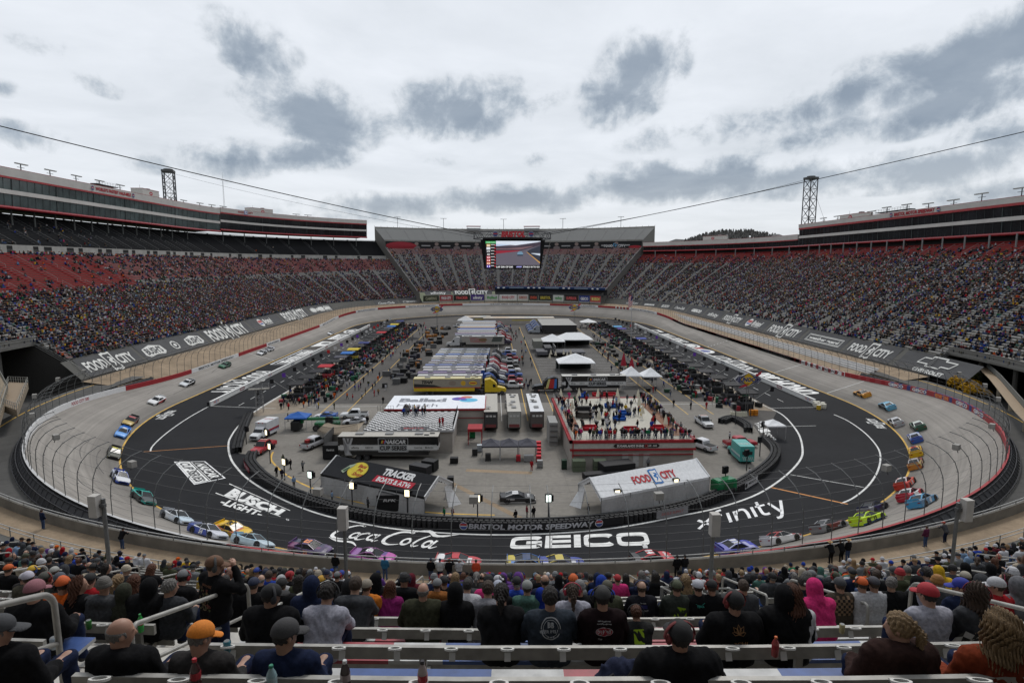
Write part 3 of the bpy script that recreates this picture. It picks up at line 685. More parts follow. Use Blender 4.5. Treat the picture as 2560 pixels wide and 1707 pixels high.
def tyre_wall(P,label,banner=None):
 t=empty('tyre_wall',tuple(P[0]),label=label,cat='tyre wall');o=P[0]
 L_=[0]
 for i in range(1,len(P)):L_.append(L_[-1]+(P[i]-P[i-1]).length)
 def at(s):
  s=min(max(s,0),L_[-1]);j=max(i for i in range(len(L_))if L_[i]<=s+1e-6);j=min(j,len(P)-2);f=(s-L_[j])/(L_[j+1]-L_[j])
  p=P[j].lerp(P[j+1],f)-o;d=(P[j+1]-P[j]).normalized();return p,d,Vector((d.y,-d.x,0))
 N=int(L_[-1]/1.5)+1;V=[]
 for i in range(N+1):
  p,d,n=at(L_[-1]*i/N)
  for a,z in((-.75,0),(-.75,1.05),(-.42,1.05),(-.42,0)):q=p+n*a;V.append((q.x,q.y,z))
 i=np.arange(N)[:,None]*4+np.arange(3)[None];Q=np.stack([i,i+1,i+5,i+4],-1).reshape(-1,4)
 me=np_mesh('concrete_wall',V,[Q],[np.tile((.022,.023,.025),(len(Q),1))]);me.materials.append(m_paint);link(bpy.data.objects.new('concrete_wall',me),t)
 b=MB();n_t=int(L_[-1]/.66)
 for k in range(n_t):
  p,d,n=at(.33+k*.66)
  for row,off in((0,.0),(1,.62)):
   q=p+n*(off-.05)+d*(.33 if row else 0)
   for h in range(4):
    z=.02+h*.25;r=.31+random.uniform(-.015,.01);jx,jy=random.uniform(-.02,.02),random.uniform(-.02,.02)
    b.lathe([(r*.55,z+.2),(r*.62,z+.235),(r*.92,z+.22),(r,z+.12),(r*.92,z+.01)]if h==3 else[(r*.9,z+.23),(r,z+.12),(r*.9,z+.01)],(q.x+jx,q.y+jy,0),8,(random.uniform(.008,.03),)*3)
 o2=b.build('tyre_stack',m_rubber,t);o2['kind']='stuff'
 if banner:
  for s0,s1,z0,z1,col,art in banner:
   V=[];n_=14
   for i in range(n_+1):
    p,d,n=at(s0+(s1-s0)*i/n_);q=p+n*.96
    V+=[(q.x,q.y,z0),(q.x,q.y,z1)]
   Q=[(2*i,2*i+2,2*i+3,2*i+1)for i in range(n_)];me=np_mesh('banner',V,[Q],[np.tile(col,(len(Q),1))]);me.materials.append(m_paint);bo=link(bpy.data.objects.new('banner',me),t)
   if art:
    F=Flat();art(F)
    def fn(x,y,l):p,d,n=at((s0+s1)/2+x);q=p+n*(.965+l*1.5);return(q.x,q.y,(z0+z1)/2+y)
    F.build('lettering',fn,parent=bo)
 return t
sp_len=sum((TWs[i+1]-TWs[i]).length for i in range(len(TWs)-1))
def s_of(x):
 s=0
 for i in range(len(TWs)-1):
  if TWs[i].x<=x<TWs[i+1].x:return s+(x-TWs[i].x)/(TWs[i+1].x-TWs[i].x)*(TWs[i+1]-TWs[i]).length
  s+=(TWs[i+1]-TWs[i]).length
 return s
def bms(F):
 F.text('BRISTOL MOTOR SPEEDWAY',0,0,.62,(.42,.43,.46),w=15.2,bold=.04,shear=.12)
 for x in(-8.2,8.2):F.disc(x,0,.5,.5,(.6,.6,.62));F.disc(x,0,.43,.43,(.07,.11,.3),1);F.rect(x-.4,0,x+.4,.3,(.4,.05,.05),2);F.rect(x-.38,-.04,x+.38,.04,(.7,.7,.7),3)
tyre_wall(TWs,'long black tyre wall curving round the near end of the infield',[(s_of(-11.4),s_of(10.9),.09,1.115,(.016,.016,.018),bms),(4.2,9.6,.1,.95,(.30,.03,.05),lambda F:F.text('FOOD CITY',0,0,.4,(.6,.6,.6),w=4.4)),(s_of(15.5),s_of(20),.1,1.1,(.27,.27,.28),lambda F:F.text('EAGLE SUPPLY',0,0,.34,(.4,.12,.12),w=3.4,shear=.2)),(s_of(30.5),s_of(33.6),.1,1.1,(.55,.55,.56),lambda F:(F.text('MEADE',.2,.1,.36,(.03,.03,.03),w=2.4),F.disc(-1.7,0,.35,.35,(.03,.03,.03))))])
tyre_wall(TA,'short black tyre wall on the left beside the parked ambulance')
tyre_wall(smooth_line([Vector((41.3,114.5,0)),Vector((44.6,117,0)),Vector((45.2,111.5,0)),Vector((44,108,0))],6),'stub of black tyre wall beside the small white canopy')
def fence_section(a0,a1,label,tall=True):
 t=empty('catch_fence',(0,0,0),label=label,cat='fence');step=3.3;n=int(abs(a1-a0)/step);base=None
 prof=[(0,0),(0,2.2),(-.12,3.4),(-.5,4.4),(-1.25,5.2),(-2.3,5.75),(-3.3,5.95)]if tall else[(0,0),(0,3.6),(-.5,4.5),(-1.3,5.0)]
 pb=MB()
 pb.path([(q[0],0,q[1])for q in prof],.045,5)
 for q in prof[1:]:pb.box((q[0]-.06,0,q[1]),(.14,.08,.08))
 pm=None
 for k in range(n+1):
  a=a0+(a1-a0)*k/n;x,y=sp(a,wall_r(a)+.12);nx,ny=nrm(a)
  if pm is None:o=pb.build('post',m_steel if tall else m_steel,t);pm=o.data
  else:o=link(bpy.data.objects.new('post',pm),t)
  o.location=(x,y,wall_z(a)+.95);o.rotation_euler=(0,0,math.atan2(ny,nx))
 A=arange(a0,a1,3.3);Z=[.5,1.2,1.9,2.6,3.3]if tall else[.6,1.6,2.6,3.5]
 rows=[(0,z)for z in Z]+([(-.5,4.4),(-1.25,5.2),(-2.3,5.75),(-3.3,5.95)]if tall else[(-.5,4.5),(-1.3,5.0)])
 for dr,z in rows:
  b=MB();b.path([(*sp(a,wall_r(a)+.1+dr),wall_z(a)+.95+z)for a in A],.013,3,(.12,.12,.12));b.build('cable',m_paint,t)
 return t
FENCES=[(-205,-140,'on the left straight, near end'),(-140,-70,'round the left of the near turn'),(-70,0,'left half below the near stand'),(0,70,'right half below the near stand'),(70,140,'round the right of the near turn'),(140,205,'on the right straight, near end')]
for a0,a1,l in FENCES:fence_section(a0+.01,a1-1.6,'curved steel catch fence '+l)
for a0,a1,l in((-304,-205,'along the far left straight'),(-445,-304,'round the far left turn'),(304,445,'round the far right turn'),(205,304,'along the far right straight')):
 fence_section(a0,a1,'low steel catch fence '+l,False)
def fence_box(a,i):
 x,y=sp(a,wall_r(a)-1.1);nx,ny=nrm(a);t=empty('fence_camera_box',(x,y,wall_z(a)+6.35),math.atan2(ny,nx),cat='box')
 b=MB();b.box((0,0,.12),(.55,.75,.62),(.30,.29,.27));b.build('housing',m_paint,t);b=MB();b.box((-.3,0,.12),(.05,.6,.45),(.05,.05,.05));b.build('window',m_glass,t)
 b=MB();b.tube((.1,0,-.2),(.2,0,-.5),.04,5,(.1,.1,.1));b.build('bracket',m_dark,t)
 return t
BX=[(-131,'beyond the left wall banner'),(-121,'above the red wall on the left'),(-109,'high over the left banking'),(-92,'left of the first coasting cars'),(-77,'above the black and yellow car'),(-62,'over the blue and white car'),(-44,'above the yellow car on the left'),(-21,'in front of the tyre wall lettering, left'),(-6.6,'beside the word speedway banner, left'),(9.9,'beside the white tent corner'),(36,'at the right of the white tent'),(50,'above the orange stripe'),(64,'over the lime green car'),(96,'over the red wall on the right'),(110,'by the yellow shrubs'),(84,'over the right banking')]
for i,(a,l)in enumerate(BX):fence_box(a,i)['label']='grey box on a curved fence post, '+l
SEAT_A,SEAT_R,SEAT_K,SEAT_P=(.42,.41,.39),(.38,.03,.03),(.018,.019,.022),(.36,.20,.19)
P_ROW,Q_ROW=.9,.521
crowdP=[]
def row_rz(i):return 103+P_ROW*i,10.3+Q_ROW*i
def stand_rows(t,rows,A_of,colf,slope=None,fillf=None,mb=m_paint,step=4.0):
 for i in rows:
  r,z=row_rz(i)if slope is None else(slope[0]+slope[2]*i,slope[1]+slope[3]*i);p,q=(P_ROW,Q_ROW)if slope is None else slope[2:]
  A=A_of(i)
  if A is None:continue
  A=arange(A[0],A[1],step)
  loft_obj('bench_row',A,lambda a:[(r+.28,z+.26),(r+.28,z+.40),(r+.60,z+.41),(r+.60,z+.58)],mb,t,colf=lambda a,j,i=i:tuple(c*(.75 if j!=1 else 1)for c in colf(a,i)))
def tread(t,rows,A,material,col,slope=None,name='stepped_deck'):
 prof=[]
 for i in rows:
  r,z=row_rz(i)if slope is None else(slope[0]+slope[2]*i,slope[1]+slope[3]*i);p,q=(P_ROW,Q_ROW)if slope is None else slope[2:]
  prof+=[(r,z-q),(r,z),(r+p,z)]
 A=arange(A[0],A[1],6);V=[]
 V,Q=loft(A,lambda a:prof);me=np_mesh(name,V,[Q],[np.tile(col,(len(Q),1))]);me.materials.append(material);return link(bpy.data.objects.new(name,me),t)
def aisles(t,marks,rows,col=(.30,.30,.29),slope=None,w=1.15,rail=True,name='aisle_stair'):
 for a in marks:
  b=MB();i0,i1=rows[0],rows[-1]
  g=lambda i:row_rz(i)if slope is None else(slope[0]+slope[2]*i,slope[1]+slope[3]*i);p,q=(P_ROW,Q_ROW)if slope is None else slope[2:]
  nx,ny=nrm(a);tx,ty=-ny,nx
  for i in range(i0,i1+1,1):
   r,z=g(i)
   for k in range(2):
    x,y=sp(a,r+p*(k+.5)/2);zz=z+q*k/2+.12;c=[(x+tx*s*w/2+nx*u*p/4,y+ty*s*w/2+ny*u*p/4)for s,u in((-1,-1),(1,-1),(1,1),(-1,1))]
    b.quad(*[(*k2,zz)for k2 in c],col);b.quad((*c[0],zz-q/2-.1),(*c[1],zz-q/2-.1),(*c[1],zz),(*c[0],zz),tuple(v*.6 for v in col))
  o=b.build(name,m_paint,t)
  if rail:
   rb=MB();r0,z0=g(i0);r1,z1=g(i1);n=max(1,(i1-i0)//7)
   for k in range(n):
    ra,za=g(i0+(i1-i0)*k/n);rb_,zb=g(i0+(i1-i0)*(k+.8)/n);xa,ya=sp(a,ra);xb,yb=sp(a,rb_)
    rb.path([(xa,ya,za),(xa,ya,za+1.0),(xb,yb,zb+1.0),(xb,yb,zb)],.04,4,(.33,.33,.32))
   rb.build('handrail',m_paint,o)
def fill_crowd(rows,A_of,dens,slope=None,gaps=(),seat=.53):
 """seat positions as arrays"""
 for i in rows:
  r,z=row_rz(i)if slope is None else(slope[0]+slope[2]*i,slope[1]+slope[3]*i);A=A_of(i)
  if A is None:continue
  n=int(abs(A[1]-A[0])/seat);a=np.linspace(A[0],A[1],n);d=np.array([dens(x,i)for x in a[::8]]).repeat(8)[:n]
  nz=rng.random(n);c=np.repeat(rng.random(n//3+1),3)[:n];keep=(nz*.6+c*.4)<d
  if len(gaps):
   gp=np.asarray(gaps)[:,None];keep&=(np.abs(a[None]-gp)>.75).all(0)
  for x in a[keep]:crowdP.append((x,r+.34+rng.normal()*.04,z+.42))
L_END,R_END=-(A2+90*math.radians(57)),A2+90*math.radians(49)
def lens(x,lo,hi):return max(0,min(1,(x-lo)/(hi-lo)))
def left_stand():
 t=empty('grandstand',(0,0,0),label='left grandstand, red and grey benches below a black upper deck',cat='grandstand')
 A_of=lambda i:(-(141.5 if i<8 else 96),L_END)
 def colf(a,i):
  b=-a;lo=25 if b<210 else 25+(b-210)*.05
  if i>=lo and i<48 and(b<212 or i>30):return SEAT_R if b<212 else tuple(.72*x+.28*y for x,y in zip(SEAT_R,SEAT_A))
  return SEAT_A if i>3 else SEAT_P
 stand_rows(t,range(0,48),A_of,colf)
 for lo,hi,a in((0,8,-141.5),(8,48,-96)):tread(t,range(lo,hi),(a,L_END),m_paint,(.17,.165,.155))
 marks=[-(104+9.6*k)for k in range(1,32)if 104+9.6*k<-L_END-3];low=[m for m in marks if m<-142]
 aisles(t,low,(0,24));aisles(t,marks,(25,47))
 r0,z0=row_rz(48);U=(r0+4.2,37.6,.92,.56);rows=range(0,21)
 loft_obj('walkway',arange(-104,L_END,6),lambda a:[(r0,z0-.5),(r0,z0+.05),(r0+4.0,z0+.05)],m_conc,t)
 loft_obj('concourse_wall',arange(-104,L_END,6),lambda a:[(r0+4.0,z0),(r0+4.0,37.9),(r0+4.2,37.9)],mat('concourse_concrete',(.33,.32,.3),.9,noise=(.4,.8,1.1)),t)
 b=MB()
 for k in range(60):
  a=-(106+5.1*k)
  if a<L_END+3:break
  if k%3!=2:x,y=sp(a,r0+3.96);nx,ny=nrm(a);b.box((x,y,z0+1.2),(.12,2.0+1.2*(k%2),2.2),(.015,.015,.015),rz=math.atan2(ny,nx))
 b.build('doorway',m_paint,t)['kind']='stuff'
 rb=MB();A=arange(-104,L_END,3)
 for h in(.5,1.0):rb.path([(*sp(a,r0+.1),z0+h)for a in A],.035,4,(.4,.4,.39))
 rb.build('walkway_rail',m_paint,t)
 stand_rows(t,rows,lambda i:(-104,L_END),lambda a,i:SEAT_K,U,step=5);tread(t,rows,(-104,L_END),m_paint,(.035,.035,.037),U,'upper_deck')
 aisles(t,marks,(0,20),(.2,.2,.2),U,1.0)
 gl=low
 fill_crowd(range(0,26),lambda i:(-(141.5 if i<8 else 96),L_END),lambda a,i:(.84 if-a>165 else.5+.3*lens(-a,120,165)if i<14 else.74)*(1 if i<22 else.8),gaps=gl)
 fill_crowd(range(26,48),lambda i:(-104,L_END),lambda a,i:.18+.22*lens(-a,200,240)+(.5 if i==47 else 0)if i>27 else.55,gaps=marks)
 fill_crowd(rows,lambda i:(-104,L_END),lambda a,i:(.14 if 150<-a<235 and i<14 else.03),U,marks)
 return marks
def under_stand(s,i0,lab):
 t=empty('stand_undercroft',(0,0,0),label=lab,cat='wall');A=arange(s*60,s*141.5,4);r0,z0=row_rz(i0);md=mat('undercroft_shade',(.03,.028,.024),.95,noise=(.2,.5,1.5));e=MB()  # near-black backdrop, soffit and end wall colours stand in for shade under the deck
 loft_obj('shade_backdrop',A,lambda a:[(r0+20,1.9),(r0+26,z0+13)],md,t);loft_obj('deck_fascia',A,lambda a:[(r0+.9,z0-.9),(r0,z0-.9),(r0,z0+.1),(r0-.02,z0+1.15)],mat('fascia_concrete',(.16,.155,.14),.9,noise=(.5,.8,1.1)),t);loft_obj('deck_soffit',A,lambda a:[(r0+.9,z0-.9),(r0+26,z0+12.5)],md,t)
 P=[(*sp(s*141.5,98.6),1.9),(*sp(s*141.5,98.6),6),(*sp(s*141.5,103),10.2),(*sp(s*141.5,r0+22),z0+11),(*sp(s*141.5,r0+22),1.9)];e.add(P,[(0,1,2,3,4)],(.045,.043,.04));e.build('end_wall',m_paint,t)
 b=MB()
 for a in arange(s*66,s*136,9):x,y=sp(a,r0+3);b.tube((x,y,1.9),(x,y,z0-.3),.5,8,(.13,.125,.115))
 b.build('pier',m_paint,t);b=MB();A=arange(s*60,s*141,2.2)
 for h in(.6,1.15):b.path([(*sp(a,r0-.1),z0+h)for a in A],.04,4,(.3,.3,.29))
 p0,p1=sp(s*141.3,98.6),sp(s*141.3,r0+2)
 for h in(.3,.8,1.3):b.tube((*p0,6+h),(*p1,z0+h),.05,4,(.25,.25,.24))
 b.build('edge_rail',m_paint,t)
under_stand(-1,8,'dark void, piers and edge rail under the left stand beside the tunnel');under_stand(1,2,'dark void, piers and edge rail under the right stand beside the tunnel')
ML=left_stand()
def right_stand():
 t=empty('grandstand',(0,0,0),label='right grandstand, packed grey benches under a red top section',cat='grandstand')
 A_of=lambda i:(141.5 if i<2 else 96,R_END)
 colf=lambda a,i:SEAT_R if i>=43 else(SEAT_A if int(a/4.1+i*.7)%4 else(.42,.40,.36))
 stand_rows(t,range(0,55),A_of,colf)
 for lo,hi,a in((0,2,141.5),(2,55,96)):tread(t,range(lo,hi),(a,R_END),m_paint,(.21,.205,.19))
 marks=[104+9.6*k for k in range(1,32)if 104+9.6*k<R_END-3];low=[m for m in marks if m>142]
 aisles(t,low,(0,24));aisles(t,marks,(25,54))
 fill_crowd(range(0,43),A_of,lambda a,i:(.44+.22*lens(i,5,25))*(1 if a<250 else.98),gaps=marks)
 fill_crowd(range(43,55),A_of,lambda a,i:.62-.05*(i-43),gaps=marks)
 return marks
MR=right_stand()
FA0,FA1=L_END-.1,-(2*A3-R_END)+.1
def far_stand():
 t=empty('grandstand',(0,0,0),label='far end grandstand of grey benches behind the hanging screen',cat='grandstand')
 S=(100.5,14.2,.9,.527);A_of=lambda i:(FA0,FA1)
 f=lambda a,i:SEAT_P if i>=47 or i<6 else(.37,.36,.345)
 stand_rows(t,range(0,55),A_of,f,S,step=5);tread(t,range(0,55),(FA0,FA1),m_paint,(.20,.195,.185),S)
 n=15;marks=[FA0+(FA1-FA0)*(k+.5)/n for k in range(n)]
 aisles(t,marks,(0,54),(.19,.19,.185),S,.6);fill_crowd(range(0,47),A_of,lambda a,i:.55,S,marks);fill_crowd(range(47,55),A_of,lambda a,i:.3,S,marks)
 T2=(152,48.7,.95,.50)
 stand_rows(t,range(0,19),A_of,lambda a,i:(.52,.515,.50),T2,step=5);tread(t,range(0,19),(FA0,FA1),m_paint,(.36,.36,.35),T2,'upper_deck');aisles(t,marks,(0,18),(.38,.38,.37),T2,1.0)
 loft_obj('upper_deck_edge',arange(FA0,FA1,5),lambda a:[(151.2,48.0),(151.2,49.4),(152,49.4)],m_conc,t)
 loft_obj('parapet',arange(FA0,FA1,5),lambda a:[(170.2,57.5),(170.2,59.4),(170.6,59.4),(170.6,40)],m_conc,t)
 for k in range(46):
  a=FA0+(FA1-FA0)*k/45;b=MB();x,y=sp(a,170.4);b.tube((x,y,59.3),(x,y,60.2),.12,4,(.2,.2,.2));b.build('parapet_post',m_paint,t)
 for a in(FA0-.05,FA1+.05):
  b=MB();P=[(*sp(a,r),z)for r,z in((97,5),(97,13.4),(100.5,14.2),(150.3,43.3),(152,48.7),(170.4,58.2),(170.4,30))];b.add(P,[tuple(range(7))],(.14,.135,.125));b.build('end_wall',m_paint,t)
 for a in(FA0+.2,FA1-.2):
  b=MB();p0,p1=sp(a,100),sp(a,150)
  for h in(.6,1.3):b.tube((*p0,14+h),(*p1,43+h),.09,4,(.3,.3,.29))
  b.build('edge_rail',m_paint,t)
 return marks
MF=far_stand()
def far_band():
 t=empty('banner',(0,0,0),label='long black portrait banner under the far upper deck',cat='banner');A=arange(FA0,FA1,3)
 loft_obj('backing',A,lambda a:[(150.6,43.0),(150.6,48.3)],m_paint,t,col=(.012,.012,.013))
 F=Flat();L=(FA0-FA1)
 for k in range(11):
  x=L*(.12+.078*k)
  if k==5:continue
  F.disc(x,1.2,.9,1.1,(.22,.17,.15));F.disc(x,-1.6,1.5,1.5,(.16,.13,.13));F.rect(x+2.2,-.5,x+6.2,.3,(.3,.3,.3))
 F.disc(7,-.5,7,3,(.25,.02,.03));food_city(F,L-12,-.4,1.6,(.6,.6,.6),(.6,.6,.6),(.1,.3,.5));F.disc(L-3,-1.4,3,1,(.3,.02,.03))
 F.build('portrait_art',lambda x,y,l:(*sp(FA0-x,150.58-l*10),45.6+y),parent=t)
far_band()
def far_boards():
 C=[((.03,.035,.02),(.3,.3,.2),'CAMPING'),((.3,.05,.06),(.7,.7,.7),'FOOD CITY'),((.02,.02,.02),(.6,.1,.1),'TRACKER'),((.06,.03,.18),(.7,.7,.7),'xfinity'),((.5,.5,.48),(.1,.3,.1),'Ballad'),((.62,.62,.6),(.45,.05,.05),'FOOD CITY'),((.5,.48,.46),(.4,.1,.05),'SUNOCO'),((.02,.02,.02),(.6,.1,.05),'UNOH'),((.02,.02,.02),(.5,.4,.05),'BRISTOL'),((.5,.52,.48),(.1,.3,.1),'valley'),((.03,.02,.02),(.6,.1,.1),'SUPERIOR'),((.03,.05,.2),(.7,.7,.7),'GEICO'),((.4,.05,.05),(.7,.7,.2),'BUSCH')]
 px=[1056,1097,1132,1175,1211,1247,1293,1321,1345,1382,1410,1447,1475,1503]
 names='olive,white and red,black tracker,purple,pale green,white and red wide,cream,black and red,black and gold,pale,black and crimson,blue,red and yellow'.split(',')
 for k,(bg,fg,w)in enumerate(C):
  a0,a1=a_far(px[k],93,10),a_far(px[k+1],93,10);a0-=.4;A=arange(a0,a1,2.5);r=92.6
  t=empty('advertising_board',(*sp((a0+a1)/2,r),6),label='%s advertising board on the far wall, number %d from the left'%(names[k],k+1),cat='sign')
  off=Vector(t.location)
  V=[]
  for a in A:x,y=sp(a,r);V+=[(x-off.x,y-off.y,2.2),(x-off.x,y-off.y,6.0)]
  Q=[(2*i,2*i+2,2*i+3,2*i+1)for i in range(len(A)-1)];me=np_mesh('panel',V,[Q],[np.tile(bg,(len(Q),1))]);me.materials.append(m_paint);link(bpy.data.objects.new('panel',me),t)
  F=Flat();F.text(w,0,0,1.7,fg,w=abs(a1-a0)*.72,bold=.04);ac=(a0+a1)/2
  F.build('lettering',lambda x,y,l:tuple(Vector((*sp(ac-x,r-.05-l*6),10.1+y))-off),parent=t)
  b=MB();x,y=sp(a1,r+.1);b.box((x-off.x,y-off.y,3),(.4,.4,6.2),(.1,.1,.1));b.build('post',m_paint,t)
far_boards()
def terrace():
 a0,a1=a_far(1238,97,15),a_far(1512,97,15)
 t=empty('hospitality_terrace',(*sp((a0+a1)/2,97),10),label='blue fronted terrace with white lamps below the far stand',cat='terrace');off=Vector(t.location);A=arange(a0,a1,3)
 def lf(name,prof,col):
  V,Q=loft(A,lambda a:prof);me=np_mesh(name,V-np.array(off),[Q],[np.tile(col,(len(Q),1))]);me.materials.append(m_paint);return link(bpy.data.objects.new(name,me),t)
 lf('fascia',[(97.5,15.6),(97.5,17.0),(100.5,17.2)],(.012,.03,.09));lf('deck',[(94.5,11.4),(94.5,12.2),(100,12.2),(100,15.6)],(.03,.03,.032));lf('rail',[(94.4,12.3),(94.4,13.2)],(.05,.05,.05))
 F=Flat();L=abs(a1-a0);x=2
 while x<L-4:
  if int(x/7)%3==1:F.rect(x,-.25,x+9,.25,(.25,.3,.35));x+=12
  else:F.disc(x,0,.8,.42,(.7,.7,.7));x+=3.4
 F.build('fascia_art',lambda x,y,l:tuple(Vector((*sp(a0-x,97.45-l*4),16.3+y))-off),parent=t)
terrace()
m_suite=mat('suite_panel',(.50,.48,.45),.7,noise=(.25,.9,1.06))
m_glassG=mat('green_glass',(.055,.075,.075),.12,noise=(.15,.55,1.5),spec=.7)
m_glassK=mat('black_glass',(.012,.013,.015),.10,noise=(.12,.5,1.8),spec=.6)
m_soffit=mat('soffit',(.05,.05,.05),.8)
def suite(side,a0,a1,lev,rf,label,step=5,depth=16,glass=None,sign=None):
 """lev: tube0, tube1, glassA1, band1, glassB1, red1, roof"""
 t=empty('suite_building',(side*rf,218,lev[0]),label=label,cat='building');off=Vector(t.location)
 A=arange(a0,a1,step)
 def lf(name,prof,m,col=None,colf=None):
  V,Q=loft(A,lambda a:prof);c=[np.tile(col,(len(Q),1))]if col else([np.array([colf(A[i],j)for i in range(len(A)-1)for j in range(len(prof)-1)])]if colf else None)
  me=np_mesh(name,V-np.array(off),[Q],c);me.materials.append(m);return link(bpy.data.objects.new(name,me),t)
 t0,t1,g1,b1,g2,r1,rt=lev
 b=MB();b.path([tuple(Vector((*sp(a,rf-.3),(t0+t1)/2))-off)for a in A],(t1-t0)/2,8,(.30,.022,.028));b.build('red_tube',m_gloss,t)
 G_=glass or m_glassG
 lf('lower_glass',[(rf,t1-.1),(rf-.25,g1)],G_)
 if b1>g1:lf('floor_band',[(rf-.25,g1),(rf-.7,g1),(rf-.7,b1),(rf-.25,b1)],m_suite);lf('upper_glass',[(rf-.25,b1),(rf-.5,g2)],G_)
 lf('red_edge',[(rf-.5,g2),(rf-.95,g2),(rf-.95,r1)],m_red)
 lf('fascia',[(rf-.95,r1),(rf-1.1,rt),(rf-.8,rt+.02)],m_suite);lf('fascia_cap',[(rf-.8,rt+.02),(rf-1.12,rt+.02),(rf-1.12,rt+.14),(rf-.8,rt+.14)],m_red)
 lf('roof',[(rf-.8,rt+.1),(rf-.8,rt-.3),(rf+depth,rt-.6),(rf+depth,t0+.3)],m_conc);lf('soffit',[(rf+depth,t0+.3),(rf,t1-.1)],m_soffit)
 for a in(a0,a1):
  P=[tuple(Vector((*sp(a,r),z))-off)for r,z in((rf,t1-.1),(rf-.5,g2),(rf-1,rt),(rf+depth,rt-.6),(rf+depth,t0+.3))]
  b=MB();b.add(P,[(0,1,2,3,4)],(.40,.385,.36));b.build('end_wall',m_paint,t)
 b=MB();n=int(abs(a1-a0)/3.2)
 for k in range(n+1):
  a=a0+(a1-a0)*k/max(n,1)
  for z0,z1,rr in((t1,g1,rf-.2),(b1,g2,rf-.45)):
   if z1-z0<.5:continue
   p=Vector((*sp(a,rr+.02),z0))-off;q=Vector((*sp(a,rr-.1),z1))-off;b.tube(p,q,.05 if k%6 else.16,4,(.06,.07,.07))
 b.build('mullion',m_paint,t)['kind']='stuff'
 if sign:
  for ac,txt,w in sign:
   F=Flat()
   if txt=='fc':food_city(F,0,0,1.1,(.35,.03,.04),(.35,.03,.04),(.05,.12,.4),(.7,.7,.7))
   else:
    F.text(txt,0,0,1.15,(.36,.02,.03),w=w,bold=.05)
    for x in(-w/2-1.7,w/2+1.7):F.disc(x,0,.95,.95,(.35,.35,.38));F.disc(x,0,.8,.8,(.05,.08,.2),1);F.rect(x-.75,-.1,x+.75,.35,(.35,.04,.05),2);F.rect(x-.7,-.22,x+.7,-.05,(.6,.6,.6),3)
   d=-1 if side>0 else-1
   zc=(r1+rt)/2+.05;F.build('sign_lettering',lambda x,y,l,ac=ac:tuple(Vector((*sp(ac-x,rf-1.12-l*8),zc+y))-off),parent=t)
 return t
RL=158;LLEV=(49.3,50.3,54.0,55.3,58.8,59.4,62.0)
s_left=suite(-1,-104,-A2-18,LLEV,RL,'long white suite building with two bands of green glass on the left',sign=[(a_of_px(278,RL,60.6,-142,-A2),"WORLD'S FASTEST HALF-MILE",22)])
s_left2=suite(-1,-A2-18.2,-(A2+90*math.radians(53)),(50.3,51.3,55.0,56.2,59.6,60.3,62.6),RL,'open-front dark end of the left suite building',glass=m_glassK,sign=[(-A2-30,'fc',8)])
RR=150;a_split=A1+160
s_right=suite(1,104,a_split,(40.6,41.5,44.9,46.1,49.2,50.0,51.7),RR,'long white suite building with black glass bands on the right',glass=m_glassK,sign=[(a_of_px(2291,RR,50.8,A1,A1+150),'BRISTOL MOTOR SPEEDWAY',21)])
s_right2=suite(1,a_split+.1,R_END-1,(40.6,41.5,44.0,44.0,44.0,44.5,46.9),RR,'lower single-storey end of the right suite building',glass=m_glassK)
for t,side,r,zb,z1,marks in((s_left,-1,161.5,44.6,49.6,[-(108+9.6*k)for k in range(22)]),(s_left2,-1,161.5,44.6,50.6,[-(A2+22+9.6*k)for k in range(7)]),(s_right,1,149.0,36.6,41.0,[108+9.6*k for k in range(20)]),(s_right2,1,149,36.6,41.0,[A1+166+9.6*k for k in range(8)])):
 for a in marks:
  b=MB();x,y=sp(a,r);b.tube((x,y,zb),(x,y,z1),.28,6,(.13,.135,.13)if side<0 else(.2,.2,.2));o=b.build('column',m_paint,None);o.parent=t;o.matrix_parent_inverse=Matrix.Translation(-Vector(t.location))
def back_wall():
 t=empty('wall',(152,218,38),label='back wall coloured as shade behind the red top rows on the right',cat='wall')
 b=loft_obj('panel',arange(104,R_END,6),lambda a:[(152.6,36),(152.8,41.6)],mat('suite_shade_wall',(.02,.018,.018),.9),None);b.parent=t;b.matrix_parent_inverse=Matrix.Translation(-Vector(t.location))  # near-black colour stands in for the shadow under the suite box
back_wall()
def rear_rail():
 t=empty('guard_rail',(-168,218,49),label='rear guard rail along the top row of the black upper deck',cat='railing')
 b=MB();A=arange(-104,-A2-40,4)
 for h in(.5,1.1):b.path([tuple(Vector((*sp(a,170.6),49.3+h))-Vector((-168,218,49)))for a in A],.05,4,(.1,.1,.1))
 b.build('rail',m_paint,t)
rear_rail()
def roof_light(x,y,z,rz,h,label,group,wide=5.0,two=True):
 t=empty('roof_light',(x,y,z),rz,label=label,cat='floodlight',group=group);b=MB()
 b.tube((0,0,0),(0,0,h),.16,6,(.12,.12,.12));b.build('pole',m_dark,t)
 b=MB();b.tube((0,-wide/2,h),(0,wide/2,h),.09,4,(.16,.16,.16))
 if two:b.tube((0,-wide*.3,h-1.0),(0,wide*.3,h-1.0),.09,4,(.16,.16,.16))
 b.build('crossarm',m_dark,t);b=MB()
 for k in range(8):b.box((-.3,-wide/2+wide*k/7,h+.12),(.5,.36,.34),(.34,.34,.33))
 b.build('lamp_row',m_paint,t);return t
ords=['first','second','third','fourth','fifth','sixth','seventh','eighth','ninth','tenth','eleventh','twelfth','thirteenth']
for i,px in enumerate((52,125,190,248,300,388,428,458,499,529,557,740,850)):
 a=a_of_px(px,RL+5,64,-104,-(A2+60));x,y=sp(a,RL+5);nx,ny=nrm(a)
 roof_light(x,y,61.5,math.atan2(ny,nx),3.6 if px<350 else 2.6,'rooftop floodlight bar, %s from the near end of the left suite roof'%ords[i],'floodlights on the left suite roof')
